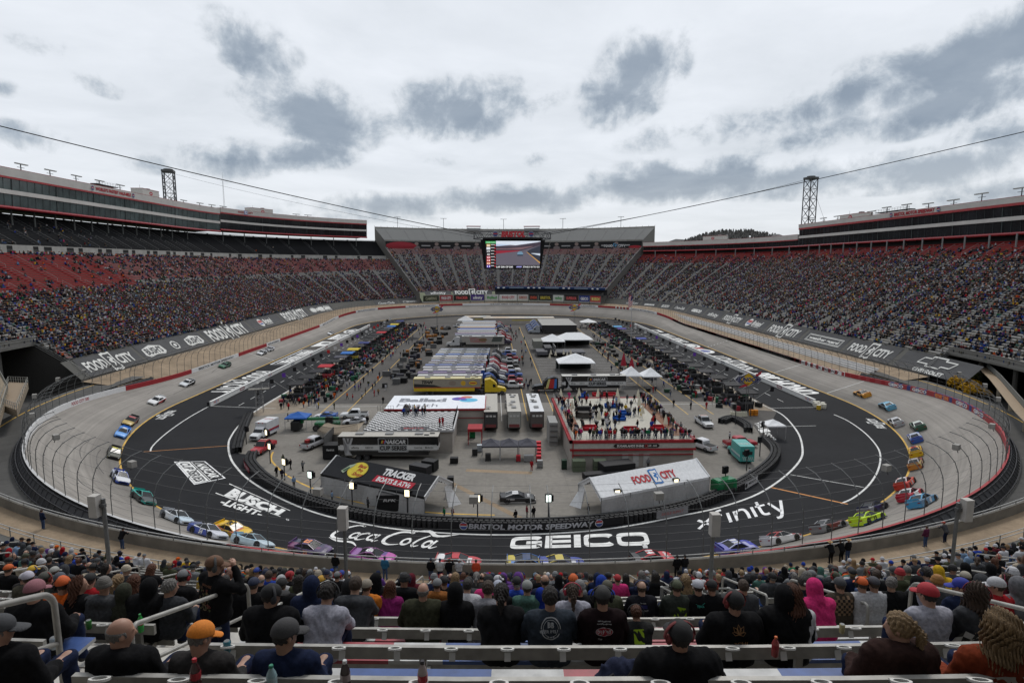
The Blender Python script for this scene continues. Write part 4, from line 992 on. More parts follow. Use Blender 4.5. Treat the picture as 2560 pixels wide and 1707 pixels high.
for i,px in enumerate((2555,2455,2385,2322,2268,2218,2180,2095,2060,2032)):
 a=a_of_px(px,RR+5,54,104,A2);x,y=sp(a,RR+5);nx,ny=nrm(a)
 roof_light(x,y,51.2,math.atan2(ny,nx),3.6 if i in(0,1,4,5)else 2.8,'rooftop floodlight bar, %s from the near end of the right suite roof'%ords[i],'floodlights on the right suite roof')
for i,px in enumerate((994,1109,1259,1407,1552)):
 a=a_far(px,171.5,60);x,y=sp(a,171.5);nx,ny=nrm(a)
 roof_light(x,y,57.5,math.atan2(ny,nx),9.5,'tall floodlight pole on the far stand rim, %s from the left'%ords[i],'floodlight poles on the far stand rim',4.4,False)
def roof_box(a,r,z,d,h,label,red=True):
 x,y=sp(a,r);nx,ny=nrm(a);t=empty('roof_cabin',(x,y,z),math.atan2(ny,nx),label=label,cat='cabin');b=MB();b.box((0,0,h/2),(d[0],d[1],h),(.5,.48,.45));b.box((0,0,h+.06),(d[0]+.2,d[1]+.2,.14),(.3,.05,.05)if red else(.3,.3,.3));b.build('cabin',m_paint,t)
 b=MB();b.box((d[0]*.1,-d[1]*.2,h+.5),(1.6,1.6,.8),(.25,.25,.25));b.tube((0,d[1]*.3,h),(0,d[1]*.3,h+1.8),.05,4,(.2,.2,.2));b.build('vent',m_paint,t)
 F=Flat();F.disc(0,h*.55,1.3,.8,(.4,.04,.05));F.text('BMS',0,h*.55,.55,(.7,.7,.7),w=1.4,lay=1);F.build('emblem',lambda x,y,l:(-d[0]/2-l*3,-x,y),parent=t)
roof_box(a_of_px(352,RL+6,64,-104,-A2),RL+4,61.6,(5,13),3.6,'pale rooftop cabin above the left suite sign')
roof_box(a_of_px(665,RL+6,64,-104,-(A2+40)),RL+6,61.6,(6,16),3.8,'pale rooftop cabin farther along the left roof')
roof_box(a_of_px(2140,RR+6,54,104,A2),RR+6,51.2,(5,16),2.8,'cream rooftop cabin on the right suite roof')
roof_box(a_of_px(1790,RR+6,48,A2-40,R_END),RR+5,46.5,(4,16),3.2,'small cream cabin with red emblems on the lower right roof')
def roof_platform(px,r,z,L_,label,side):
 a=a_of_px(px,r,z,side*104,side*A2);x,y=sp(a,r);nx,ny=nrm(a);t=empty('camera_platform',(x,y,z),math.atan2(ny,nx),label=label,cat='platform');b=MB()
 b.box((0,0,.9),(2.5,L_,.3),(.04,.04,.04));b.build('deck',m_paint,t);b=MB()
 for k in range(int(L_/1.6)+1):b.tube((-1.2,-L_/2+1.6*k,1),(-1.2,-L_/2+1.6*k,2.1),.04,4,(.1,.1,.1))
 for h in(1.6,2.1):b.tube((-1.2,-L_/2,h),(-1.2,L_/2,h),.04,4,(.1,.1,.1))
 b.build('railing',m_paint,t)
roof_platform(262,RL+1,62,13,'railed camera platform on the left suite roof',-1);roof_platform(2235,RR+1,51.6,20,'railed camera platform on the right suite roof',1)
for x0,x1,y in((1166,1201,573),(1310,1350,574)):
 aa=a_far((x0+x1)/2,166,59);X,Y=sp(aa,165);nx,ny=nrm(aa);w=(x1-x0)/FPX*455
 t=empty('press_shelter',(X,Y,57),math.atan2(ny,nx),label='red roofed press shelter on the %s of the far upper deck'%('left' if x0<1250 else 'right'),cat='shelter');b=MB()
 b.box((0,0,1.6),(4,w*.95,1.9),(.2,.2,.2));b.build('cabin',m_paint,t);b=MB();b.box((0,0,4.0),(5,w,.45),(.32,.03,.04));b.build('roof',m_paint,t)
 b=MB();[b.tube((-1.8,s*w*.45,2.4),(-1.8,s*w*.45,4),.1,4,(.2,.2,.2))for s in(-1,1)];b.build('post',m_paint,t)
def tower(x,y,z0,z1,w,label):
 t=empty('lattice_tower',(x,y,z0),.3,label=label,cat='tower');h=z1-z0;k=w/2
 for sx in(-1,1):
  for sy in(-1,1):b=MB();b.tube((sx*k,sy*k,0),(sx*k,sy*k,h),.32,6,(.07,.08,.08));b.build('leg',m_dark,t)
 b=MB();n=int(h/w)
 for i in range(n+1):
  z=h*i/n;C=[(k,k),(-k,k),(-k,-k),(k,-k)]
  for j in range(4):
   p,q=C[j],C[(j+1)%4];b.tube((*p,z),(*q,z),.14,4)
   if i<n:b.tube((*p,z),(*q,z+h/n),.12,4);b.tube((*q,z),(*p,z+h/n),.12,4)
 b.build('bracing',m_dark,t);b=MB();b.box((0,0,h+.5),(w*1.15,w*1.15,1.2),(.08,.08,.08));b.lathe([(k*.9,0),(k*.9,.6)],(0,0,h+1.1),10,(.1,.1,.1));b.build('head_sheave',m_paint,t)
TOWN=[(-178,327,80.5,'lattice cable tower behind the left suites'),(178,342,80.5,'lattice cable tower behind the right suites')]
for x,y,z,l in TOWN:
 tower(x,y,48 if x<0 else 42,z,5.0,l);t=empty('service_core',(x,y,0),.3,label='dark concrete service core under the tower behind the %s suites'%('left' if x<0 else 'right'),cat='building');b=MB();b.box((0,0,24 if x<0 else 21),(7,7,48 if x<0 else 42),(.05,.05,.05));b.build('shaft',m_paint,t);b=MB();b.box((0,-3.52,1.3),(1.4,.05,2.4),(.1,.1,.1));b.build('door',m_paint,t)
for x,y,l in((-184,109,'lattice cable tower at the near left'),(190,97,'lattice cable tower at the near right')):tower(x,y,36,80.5,5.0,l)
BX_,BY_=2.0,219.0
def cable(p,q,sag,label,r):
 P=[]
 for i in range(25):
  s=i/24;v=Vector(p).lerp(Vector(q),s);v.z-=4*sag*s*(1-s);P.append(v)
 b=MB();b.path(P,r,5,(.02,.02,.022));tag(b.build('steel_cable',m_paint),label,'cable','suspension cables of the hanging screen')
RH=14.2
cable((BX_-RH,BY_,43.0),(-184,109,80),2.2,'heavy cable from the screen up to the near left tower',.13)
cable((BX_+RH,BY_,43.0),(190,97,80),2.2,'heavy cable from the screen up to the near right tower',.10)
cable((BX_-RH,BY_,42.0),(-178,327,80.5),1.5,'thin cable from the screen to the tower behind the left suites',.05)
cable((BX_+RH,BY_,43.6),(178,342,81),1.5,'cable from the screen to the tower behind the right suites',.09)
cable((178,342,80),(165,300,52),.5,'stay cable from the right tower down to the suite roof',.06)
cable((-178,327,80),(-163,300,62),.5,'stay cable from the left tower down to the suite roof',.06)
def far_antenna():
 a=a_of_px(607,RL+14,62,-A1,-A2-30);x,y=sp(a,RL+14);b=MB()
 for dx in(-.4,.4):b.tube((x+dx,y,60),(x+dx*.3,y,80),.07,4,(.12,.12,.12))
 b.tube((x,y,80),(x,y,85),.04,4,(.12,.12,.12));tag(b.build('radio_mast',m_paint),'thin radio mast behind the left suite roof','mast')
far_antenna()
def screen():
 t=empty('hanging_video_screen',(BX_,BY_,30.3),0,label='four-sided hanging video screen showing the race above the infield',cat='video screen')
 W,Hh,top=20.4,10.2,21.4
 ringm=MB()
 for zz in(11.0,13.1):
  for i in range(20):
   t0,t1=2*PI*i/20,2*PI*(i+1)/20;ringm.tube((RH*math.cos(t0),RH*.85*math.sin(t0),zz),(RH*math.cos(t1),RH*.85*math.sin(t1),zz),.17,5,(.05,.055,.055))
 for i in range(40):
  t0,t1=2*PI*i/40,2*PI*(i+1)/40;z0,z1=(11,13.1)if i%2 else(13.1,11);ringm.tube((RH*math.cos(t0),RH*.85*math.sin(t0),z0),(RH*math.cos(t1),RH*.85*math.sin(t1),z1),.09,4,(.1,.1,.1))
 for i in range(5):s=-RH*.8+RH*1.6*i/4;c=math.sqrt(max(0,1-(s/RH)**2))*RH*.85;ringm.tube((s,-c,12),(s,c,12),.12,4)
 ringm.build('ring_truss',m_dark,t)
 b=MB();yt,yb=8.4,5.6;k=1.25
 P=[(-W/2,-yb,0),(W/2,-yb,0),(W/2,yb,0),(-W/2,yb,0),(-W/2-k,-yt,Hh),(W/2+k,-yt,Hh),(W/2+k,yt,Hh),(-W/2-k,yt,Hh)]
 b.add(P,[(0,3,2,1),(4,5,6,7),(0,1,5,4),(1,2,6,5),(2,3,7,6),(3,0,4,7)],(.008,.008,.009));b.box((0,0,Hh+.6),(W+1,15,.5),(.03,.03,.03));b.build('housing',m_paint,t)
 b=MB();[b.tube(p,q,.12,4,(.2,.2,.18))for p,q in(((-W/2-1.3,-yb-.1,0),(-W/2-k-1.9,-yt-.2,Hh)),((W/2+1.3,-yb-.1,0),(W/2+k+1.9,-yt-.2,Hh)))]
 b.build('frame_edge',m_paint,t)
 scr=mat('screen_light',attr=True,rough=.3,emit=.85)
 F=Flat();w,h=19.6,9.8
 F.rect(-w/2,-h/2,w/2,h/2,(.004,.004,.005));x0=-w/2+3.8
 F.rect(x0,-h/2+1.15,w/2-.05,h/2,(.11,.10,.125),1)
 F.poly([(x0,3.0),(w/2,4.6),(w/2,h/2),(x0,h/2)],(.42,.52,.68),2);F.poly([(x0,3.9),(1,3.4),(w/2,h/2-.3),(w/2,h/2),(x0,h/2)],(.62,.68,.76),3)
 F.poly([(x0,1.3),(3.0,1.5),(w/2,3.4),(w/2,4.7),(6,3.7),(0,3.0),(x0,3.1)],(.05,.04,.055),4)
 F.poly([(x0,1.9),(3,1.9),(7,2.9),(7,3.1),(2,2.3),(x0,2.3)],(.16,.10,.11),5)
 F.poly([(x0,.35),(2.4,1.35),(2.4,1.6),(x0,1.5)],(.24,.02,.035),6)
 F.poly([(w/2,-2.9),(5.1,1.0),(5.3,1.4),(6.6,2.1),(w/2,3.3)],(.03,.035,.05),6);F.poly([(w/2,-3.1),(4.9,1.0),(5.1,1.05),(w/2,-2.6)],(.5,.27,.07),7)
 F.poly([(6.4,.5),(w/2,-.3),(w/2,.5),(7,.6)],(.5,.55,.62),8);F.poly([(1.7,-.3),(3.6,-.3),(3.7,.55),(3.2,1.15),(2.1,1.15),(1.6,.6)],(.14,.24,.33),8);F.rect(1.65,-.35,3.65,.1,(.02,.03,.05),9)
 F.rect(-w/2+.1,h/2-.9,x0,h/2-.1,(.03,.30,.08),1);F.text('GREEN FLAG',-w/2+1.9,h/2-.5,.38,(.4,.7,.45),w=3.0,lay=2)
 cols=[(.5,.3,.05),(.55,.6,.65),(.05,.05,.06),(.02,.02,.02),(.5,.04,.06),(.5,.02,.02),(.55,.15,.02),(.1,.06,.4)];nums=['20','17','19','42','21','14','12','11']
 for i in range(8):
  y=h/2-1.55-i*1.07;F.rect(-w/2+.45,y-.45,-w/2+1.8,y+.45,cols[i],2);F.text(nums[i],-w/2+1.12,y,.6,(.8,.8,.8),w=1.0,lay=3);F.rect(-w/2+1.95,y+.1,-w/2+3.4-.1*(i%4),y+.36,(.5,.5,.5),3);F.rect(x0-.5,y-.2,x0-.15,y+.2,(.5,.02,.03),3)
 F.text('LAP 200 OF 500',-2.9,-h/2+.55,.55,(.75,.75,.75),w=6.0,lay=2,bold=.03);F.poly([(1.2,-h/2+.35),(3.1,-h/2+.35),(3.4,-h/2+.8),(1.5,-h/2+.8)],(.3,.3,.6),2);F.text('STAGE 3 50 TO GO',6.7,-h/2+.55,.5,(.75,.75,.75),w=6.0,lay=2,bold=.03)
 F.build('screen_picture',quad_fn((-w/2,-yb-.1,.25),(w/2,-yb-.1,.25),(w/2,-yt-.02,Hh-.3),(-w/2,-yt-.02,Hh-.3),w,h),scr,t)
 F=Flat();F.text('BRISTOL',0,0,1.75,(.42,.03,.04),w=8.4,bold=.07,shear=.15)
 for x in(-6.2,6.2):F.disc(x,0,1.0,1.0,(.3,.3,.32));F.disc(x,0,.85,.85,(.05,.07,.18),1);F.rect(x-.8,-.1,x+.8,.3,(.35,.04,.05),2)
 F.build('name_sign',plane_fn((0,-RH*.85-.4,12.1),(1,0,0),(0,0,1)),parent=t);return t
screen()
m_ban=mat('banner_vinyl',(.033,.034,.037),.75,noise=(.35,.8,1.25),bmp=.2)
m_banart=mat('banner_print',attr=True,rough=.8,noise=(.5,.85,1.08))
BCOL=(.62,.62,.59)
def ring_logo(F,x,y,r,txt=None):
 F.disc(x,y,r,r*.9,BCOL);F.disc(x,y,r*.72,r*.64,BK,1);F.disc(x,y,r*.35,r*.32,BCOL,2)
 for i in range(10):t=2*PI*i/10;F.rect(x+r*.86*math.cos(t)-.08,y+r*.77*math.sin(t)-.12,x+r*.86*math.cos(t)+.12,y+r*.77*math.sin(t)+.1,BK,2)
def bushs(F,x,y,w):F.poly([(x-w*.55,y-w*.12),(x-w*.4,y-w*.22),(x,y-w*.18),(x+w*.4,y-w*.22),(x+w*.55,y-w*.12),(x+w*.5,y+w*.13),(x,y+w*.24),(x-w*.5,y+w*.13)],BCOL);F.text("BUSH'S",x,y,w*.24,BK,w=w*.85,bold=.04,lay=1)
def bristol_logo(F):F.disc(-5.6,.2,2.2,2.1,BCOL);F.rect(-7.4,.2,-3.8,1.5,(.4,.08,.08),1);F.rect(-7.2,-.8,-4,0,(.1,.14,.3),1);F.text('Bristol',1.6,.5,2.3,BCOL,w=8.2,bold=.04,shear=.2);F.text('MOTOR SPEEDWAY',1.8,-1.3,.6,BCOL,w=6.5)
def bowtie(F,y=.9):
 o=[(-5.4,-.9),(-4.4,.9),(-2,.9),(-2,1.6),(2.2,1.6),(2,.9),(5.4,.9),(4.4,-.9),(2,-.9),(2,-1.6),(-2.2,-1.6),(-2,-.9)]
 for i in range(len(o)):(x0,y0),(x1,y1)=o[i],o[(i+1)%len(o)];F.stroke([(x0,y0+y),(x1,y1+y)],.34,BCOL,sub=1)
ART={'fc':lambda F,w:food_city(F,0,0,w*.135,BCOL,BCOL,BCOL,BK),'bush':lambda F,w:(bushs(F,-w*.32,0,w*.26),ring_logo(F,0,0,1.9),bushs(F,w*.32,0,w*.26)),'bristol':lambda F,w:bristol_logo(F),'ovals':lambda F,w:(F.ring(-w*.3,0,3.2,1.7,.12,BCOL),F.disc(-w*.3,0,2.6,1.3,BCOL),F.rect(-w*.04,-1.5,w*.14,1.5,BCOL),F.text('CITY',w*.05,0,.8,BK,w=2.6,lay=1),F.frame(w*.2,-1.8,w*.42,1.8,.3,BCOL),F.rect(w*.22,-1,w*.4,1,BCOL)),'busch':lambda F,w:F.text('BUSCH',0,0,1.8,BCOL,w=w*.6,bold=.05,shear=.2),'coke':lambda F,w:F.text('Coca-Cola',0,0,1.8,BCOL,w=w*.7,bold=.03,shear=.4),'pill':lambda F,w:(F.frame(-w*.35,-.8,w*.35,.8,.25,BCOL),F.rect(-w*.2,-.3,w*.2,.3,BCOL)),'chev':lambda F,w:(bowtie(F),F.text('CHEVROLET',0,-2.2,1.05,BCOL,w=9.5,bold=.045)),'weather':lambda F,w:(F.frame(-w*.42,-1.5,w*.42,1.5,.22,BCOL),F.frame(-w*.40,-1.1,w*.40,1.1,.14,BCOL),F.text('weather guard',0,0,1.1,BCOL,w=w*.72,bold=.04)),'xf':lambda F,w:F.text('xfinity',0,0,2.2,BCOL,w=w*.6,bold=.02),'geico':lambda F,w:F.text('GEICO',0,0,1.7,BCOL,w=w*.6,bold=.07),'none':lambda F,w:F.rect(-w*.3,-.6,w*.3,.6,BCOL)}
BN=(98.6,6.0,102.7,10.0)
def stand_banner(a0,a1,art,label,prof=BN):
 r0,z0,r1,z1=prof;am=(a0+a1)/2;x,y=sp(am,r0);t=empty('banner',(x,y,z0),label=label,cat='banner',group='sponsor banners along the stand fronts');off=Vector(t.location)
 A=arange(a0,a1,2);V=[]
 for a in A:
  for r,z in((r0,z0),(r0+.02,z0+.04),((r0+r1)/2,(z0+z1)/2-.10),(r1,z1),(r1+.05,z1-.1)):V.append(Vector((*sp(a,r),z))-off)
 i=np.arange(len(A)-1)[:,None]*5+np.arange(4)[None];Q=np.stack([i,i+5,i+6,i+1],-1).reshape(-1,4);me=np_mesh('vinyl_sheet',V,[Q]);me.materials.append(m_ban);link(bpy.data.objects.new('vinyl_sheet',me),t)
 F=Flat();w=abs(a1-a0);ART[art](F,w);s=-1
 L_=math.hypot(r1-r0,z1-z0);zl=F.z;nx=0
 def fn(x,y,l):
  k=.5+y/(L_*1.02);a=am-x;return tuple(Vector((*sp(a,r0+(r1-r0)*k-.02-l*2),z0+(z1-z0)*k+.03+l*2))-off)
 F.build('printed_art',fn,m_banart,t);return t
for i,(p0,p1,art,nm)in enumerate(((205,350,'fc','food city banner nearest the left tunnel'),(352,512,'bush',"beans banner with two labels and a round seal"),(514,625,'fc','second food city banner on the left front'),(627,703,'bristol','track name banner on the left front'),(705,772,'fc','third food city banner on the left front'),(774,866,'ovals','banner with white oval and blocks'),(884,935,'busch','beer banner past the gap on the left'),(937,998,'coke','script soda banner far along the left front'),(1000,1058,'pill','pill-shaped logo banner at the end of the left front'))):
 if p0<900:a0,a1=a_of_px(p0,100.6,8,-A1+.5,-A2-10),a_of_px(p1,100.6,8,-A1+.5,-A2-30)
 else:a0,a1=a_far(p0,100.6,9),a_far(p1,100.6,9)
 a1+=.9;stand_banner(a0,a1,art,'dark '+nm)
for p0,p1,art,nm in((2432,2245,'chev','bow-tie car banner beside the yellow shrubs'),(2238,2115,'fc','food city banner next to the bow-tie banner'),(2112,2008,'weather','weather guard banner on the right front'),(2005,1918,'fc','second food city banner on the right front'),(1916,1858,'bristol','track name banner on the right front'),(1856,1806,'fc','third food city banner on the right front'),(1804,1762,'xf','xfinity banner on the right front'),(1760,1718,'geico','geico banner on the right front'),(1716,1680,'coke','script soda banner on the right front'),(1678,1645,'busch','beer banner far along the right front'),(1643,1600,'none','faded banner at the far right end'),(1598,1560,'fc','last food city banner on the right front')):
 a0,a1=a_of_px(p0,100.6,8,A1-20,A3-20),a_of_px(p1,100.6,8,A1-20,A3-20);stand_banner(a0,a1-.9,art,'dark '+nm)
for p0,p1,art,nm in((1062,1128,'xf','xfinity banner at the left foot of the far stand'),(1132,1230,'fc','food city banner at the foot of the far stand')):
 stand_banner(a_far(p0,98,13),a_far(p1,98,13),art,'dark '+nm,(96.6,12.0,99.6,14.6))
for s,e in((-1,L_END),(1,R_END)):
 A=arange(s*139,e,5)
 t=empty('walkway_fence',(s*96.5,218,5),label='steel walkway fence below the %s stand banners'%('left' if s<0 else 'right'),cat='fence');off=Vector(t.location)
 b=MB()
 for h in(.5,1.1,2.0):b.path([tuple(Vector((*sp(a,96.2),5.8+h+1.5*sm(abs(a),A2,A2+50)))-off)for a in A],.05,4,(.2,.19,.17))
 b.build('rail',m_paint,t);b=MB()
 for a in arange(s*139,e,2.4):x,y=sp(a,96.2);z=5.6+1.5*sm(abs(a),A2,A2+50);b.tube(Vector((x,y,z))-off,Vector((x,y,z+2.1))-off,.04,4,(.17,.165,.15))
 b.build('post',m_paint,t)['kind']='stuff'
 o=loft_obj('retaining_wall',A,lambda a:[(98.7,5.2),(98.7,6.0),(102.9,10.0)],mat('under_banner',(.08,.078,.07),.9),None);tag(o,kind='structure')
m_carpaint=mat('car_paint',attr=True,rough=.28,noise=(1.5,.93,1.05))
m_rim=mat('wheel_rim',(.10,.10,.105),.35,.6)
m_brown=mat('dusty_tyre',(.035,.028,.02),.9,noise=(8,.7,1.5))
def wheel(parent,x,y,r=.36,w=.36,z=None,dusty=False):
 z=r if z is None else z;s=1 if y>0 else-1
 if not hasattr(wheel,'cache'):wheel.cache={}
 k=(round(r,2),round(w,2),s)
 if k not in wheel.cache:
  n=14;V=[];prof=[(r*.62,-w/2),(r*.94,-w/2),(r,-w/2+.04),(r,w/2-.04),(r*.94,w/2),(r*.62,w/2),(r*.55,w/2-.06)]
  for rr,yy in prof:
   for i in range(n):t=2*PI*i/n;V.append((rr*math.cos(t),s*yy,rr*math.sin(t)))
  Q=[(j*n+i,j*n+(i+1)%n,(j+1)*n+(i+1)%n,(j+1)*n+i)for j in range(len(prof)-1)for i in range(n)]
  mt=np_mesh('tyre',V,[Q]);mt.materials.append(m_rubber)
  b=MB();b.tube((0,-s*w*.4,0),(0,s*(w/2-.05),0),r*.62,12,(.1,.1,.1));b.tube((0,s*(w/2-.06),0),(0,s*(w/2-.02),0),r*.16,8,(.3,.3,.3))
  for i in range(5):t=2*PI*i/5;b.box((r*.33*math.cos(t),s*(w/2-.04),r*.33*math.sin(t)),(.1,.03,.1),(.3,.3,.3))
  o=b.build('rim',m_rim);me=o.data;bpy.data.objects.remove(o);wheel.cache[k]=(mt,me)
 mt,mr=wheel.cache[k];o=link(bpy.data.objects.new('wheel',mt),parent);o.location=(x,y,z)
 if dusty:o2=o;o2 .material_slots[0].link='OBJECT';o2 .material_slots[0].material=m_brown
 q=link(bpy.data.objects.new('rim',mr),o);return o
def grid_mesh(S,mirror_close=True):
 """S: list of half-section rings (x, [(y, z)...]) from sill to centre; returns full-width quads"""
 V=[];m=len(S[0][1]);W=2*m-1
 for x,sec in S:
  L_=[(x,y,z)for y,z in sec];V+=L_+[(x,-y,z)for y,z in reversed(sec[:-1])]
 F=[(i*W+j,i*W+j+1,(i+1)*W+j+1,(i+1)*W+j)for i in range(len(S)-1)for j in range(W-1)]
 F+=[tuple(range(W)),tuple(reversed(range((len(S)-1)*W,len(S)*W)))]
 return V,F
STA=[(-2.42,.86,.90,.42,.88),(-2.34,.93,.95,.45,.97),(-1.95,.97,.99,.50,.97),(-1.45,.99,1.0,.55,.95),(-1.0,.97,.97,.52,.90),(-.3,.97,.95,.48,.83),(.4,.97,.95,.47,.81),(.95,.98,.98,.50,.81),(1.45,.99,1.0,.55,.80),(1.9,.98,.97,.50,.72),(2.25,.93,.9,.42,.62),(2.42,.82,.78,.34,.50)]
def car_body(liv):
 S=[]
 for x,w0,w1,zm,zt in STA:S.append((x,[(w0*.93,.12),(w0,.30),(w1,zm),(w1*.97,zt-.06),(w1*.86,zt),(w1*.45,zt+.02),(0,zt+.03)]))
 V,F=grid_mesh(S);b=MB()
 for f in F:
  c=np.mean([V[i]for i in f],0);b.add([V[i]for i in f],[tuple(range(len(f)))],liv(c[0],c[1],c[2]))
 return b
def blotch(cols,k,seed):
 r=random.Random(seed);P=[(r.uniform(-2.4,2.4),r.uniform(-1,1),r.uniform(.1,1),cols[i%len(cols)])for i in range(k)]
 return lambda x,y,z:min(P,key=lambda p:(p[0]-x)**2*.8+(p[1]-y)**2*.7+(p[2]-z)**2*2)[3]
def livery(base,side=None,hood=None,rear=None,roof=None,seed=0,skirt=None,mix=None):
 bl=blotch(mix,14,seed)if mix else None
 def f(x,y,z):
  c=base
  if bl:c=bl(x,y,z)
  if side and abs(y)>.7 and z<.72 and x<.9:c=side
  if rear and x<-1.3:c=rear
  if hood and x>.95 and z>.45:c=hood
  if skirt and z<.3:c=skirt
  return c
 f.roof=roof or base;f.base=base;return f
def race_car(P,d,n,liv,num,numcol,label,name_txt=None,txtcol=(.8,.8,.8),dusty=False,window=(.012,.012,.014)):
 t=empty('race_car',tuple(P),label=label,cat='race car',group='stock cars lapping the oval');x=Vector(d).normalized();z=Vector(n).normalized();y=z.cross(x);M3=Matrix((x,y,z)).transposed();t.rotation_euler=M3 .to_euler()
 car_body(liv).build('body',m_carpaint,t)
 G0=[(-1.62,.70,.93),(-1.0,.66,1.14),(-.72,.60,1.25),(.12,.58,1.28),(.28,.60,1.22),(.98,.74,.84)]
 b=MB();rc=liv.roof
 roof=[(-.72,.60,1.25),(-.3,.61,1.285),(.12,.58,1.28)]
 for(x0,w0,z0),(x1,w1,z1)in zip(roof,roof[1:]):b.quad((x0,-w0,z0),(x1,-w1,z1),(x1,w1,z1),(x0,w0,z0),rc)
 for s in(-1,1):
  for p,q,wd in(((-1.62,.72,.93),(-.72,.60,1.25),.17),((.12,.58,1.27),(1.0,.76,.83),.08),((-.45,.61,1.27),(-.5,.84,.84),.05),((-.75,.62,1.25),(.14,.60,1.27),.06)):
   p,q=Vector(p),Vector(q);p.y*=s;q.y*=s;b.tube(p,q,wd/2,4,rc if wd>.1 else liv.base)
 b.build('roof',m_carpaint,t)
 g=MB()
 g.quad((.16,-.56,1.262),(.98,-.74,.835),(.98,.74,.835),(.16,.56,1.262),window);o=g.build('windshield',m_glass,t)
 g=MB();g.quad((-1.6,-.62,.945),(-.74,-.56,1.243),(-.74,.56,1.243),(-1.6,.62,.945),window);o=g.build('rear_window',m_glass,t)
 for s in(-1,1):
  g=MB();g.add([(.9,s*.80,.82),(.1,s*.60,1.25),(-.72,s*.61,1.235),(-1.55,s*.80,.93),(-.5,s*.86,.83)],[(0,1,2,3,4)[::s]],window);g.build('side_window',m_glass,t)
 b=MB();b.box((-2.34,0,1.10),(.05,1.5,.2),liv.base if num!='14' else(.02,.02,.02));[b.box((-2.3,s*.7,1.0),(.14,.04,.14),(.05,.05,.05))for s in(-1,1)];b.build('spoiler',m_carpaint,t)
 b=MB();b.box((2.36,0,.12),(.3,1.75,.05),(.02,.02,.02));b.box((2.43,0,.3),(.04,1.1,.16),(.02,.02,.02));b.build('splitter',m_black,t)
 b=MB();[b.box((2.36,s*.62,.47),(.14,.34,.1),(.55,.55,.52),rz=-s*.5)for s in(-1,1)];b.build('headlight_decal',m_carpaint,t)
 b=MB();[b.box((-2.43,s*.66,.66),(.03,.3,.12),(.25,.02,.02))for s in(-1,1)];b.build('tail_light_decal',m_carpaint,t)
 b=MB()
 for xx in(-1.42,1.42):
  for s in(-1,1):b.add([(xx+.43*math.cos(a_),s*1.004,.36+.42*math.sin(a_))for a_ in np.linspace(-.3,PI+.3,10)],[tuple(range(10))[::s]],(.008,.008,.009))
 b.build('wheel_arch',m_black,t)
 for xx in(-1.42,1.42):
  for s in(-1,1):wheel(t,xx,s*.86,.345,.33,.345,dusty)
 if num:
  for s in(-1,1):
   F=Flat();F.text(num,0,0,.46,numcol,w=.62,bold=.06,shear=.15);F.build('door_number',lambda u,v,l,s=s:(-.05-s*u,s*(.985+l*4-abs(v)*.02),.50+v),m_paint,t)
  F=Flat();F.text(num,0,0,.7,numcol,w=.8,bold=.06);F.build('roof_number',lambda u,v,l:(-.3+v,u*-1,1.30+l*2),m_paint,t)
 if name_txt:
  for s in(-1,1):
   F=Flat();F.text(name_txt,0,0,.2,txtcol,w=1.15,bold=.03);F.build('sponsor_lettering',lambda u,v,l,s=s:(-1.0-s*u if s<0 else-1.0-u,s*(1.0+l*4),.68+v),m_paint,t)
  F=Flat();F.text(name_txt,0,0,.34,txtcol,w=1.3,bold=.03);F.build('hood_lettering',lambda u,v,l:(1.5-v,-u*-1,.84+l*3-max(0,(1.5-v-1.45))*.17),m_paint,t)
 return t
Wt,Bk,Rd,Bl,Lb,Ye,Or,Gn,Sv,Tl,Pu,Nv=(.68,.68,.68),(.015,.015,.017),(.45,.02,.03),(.03,.07,.36),(.12,.36,.58),(.68,.42,.015),(.6,.22,.03),(.02,.12,.06),(.30,.31,.33),(.02,.33,.28),(.11,.05,.17),(.01,.015,.07)
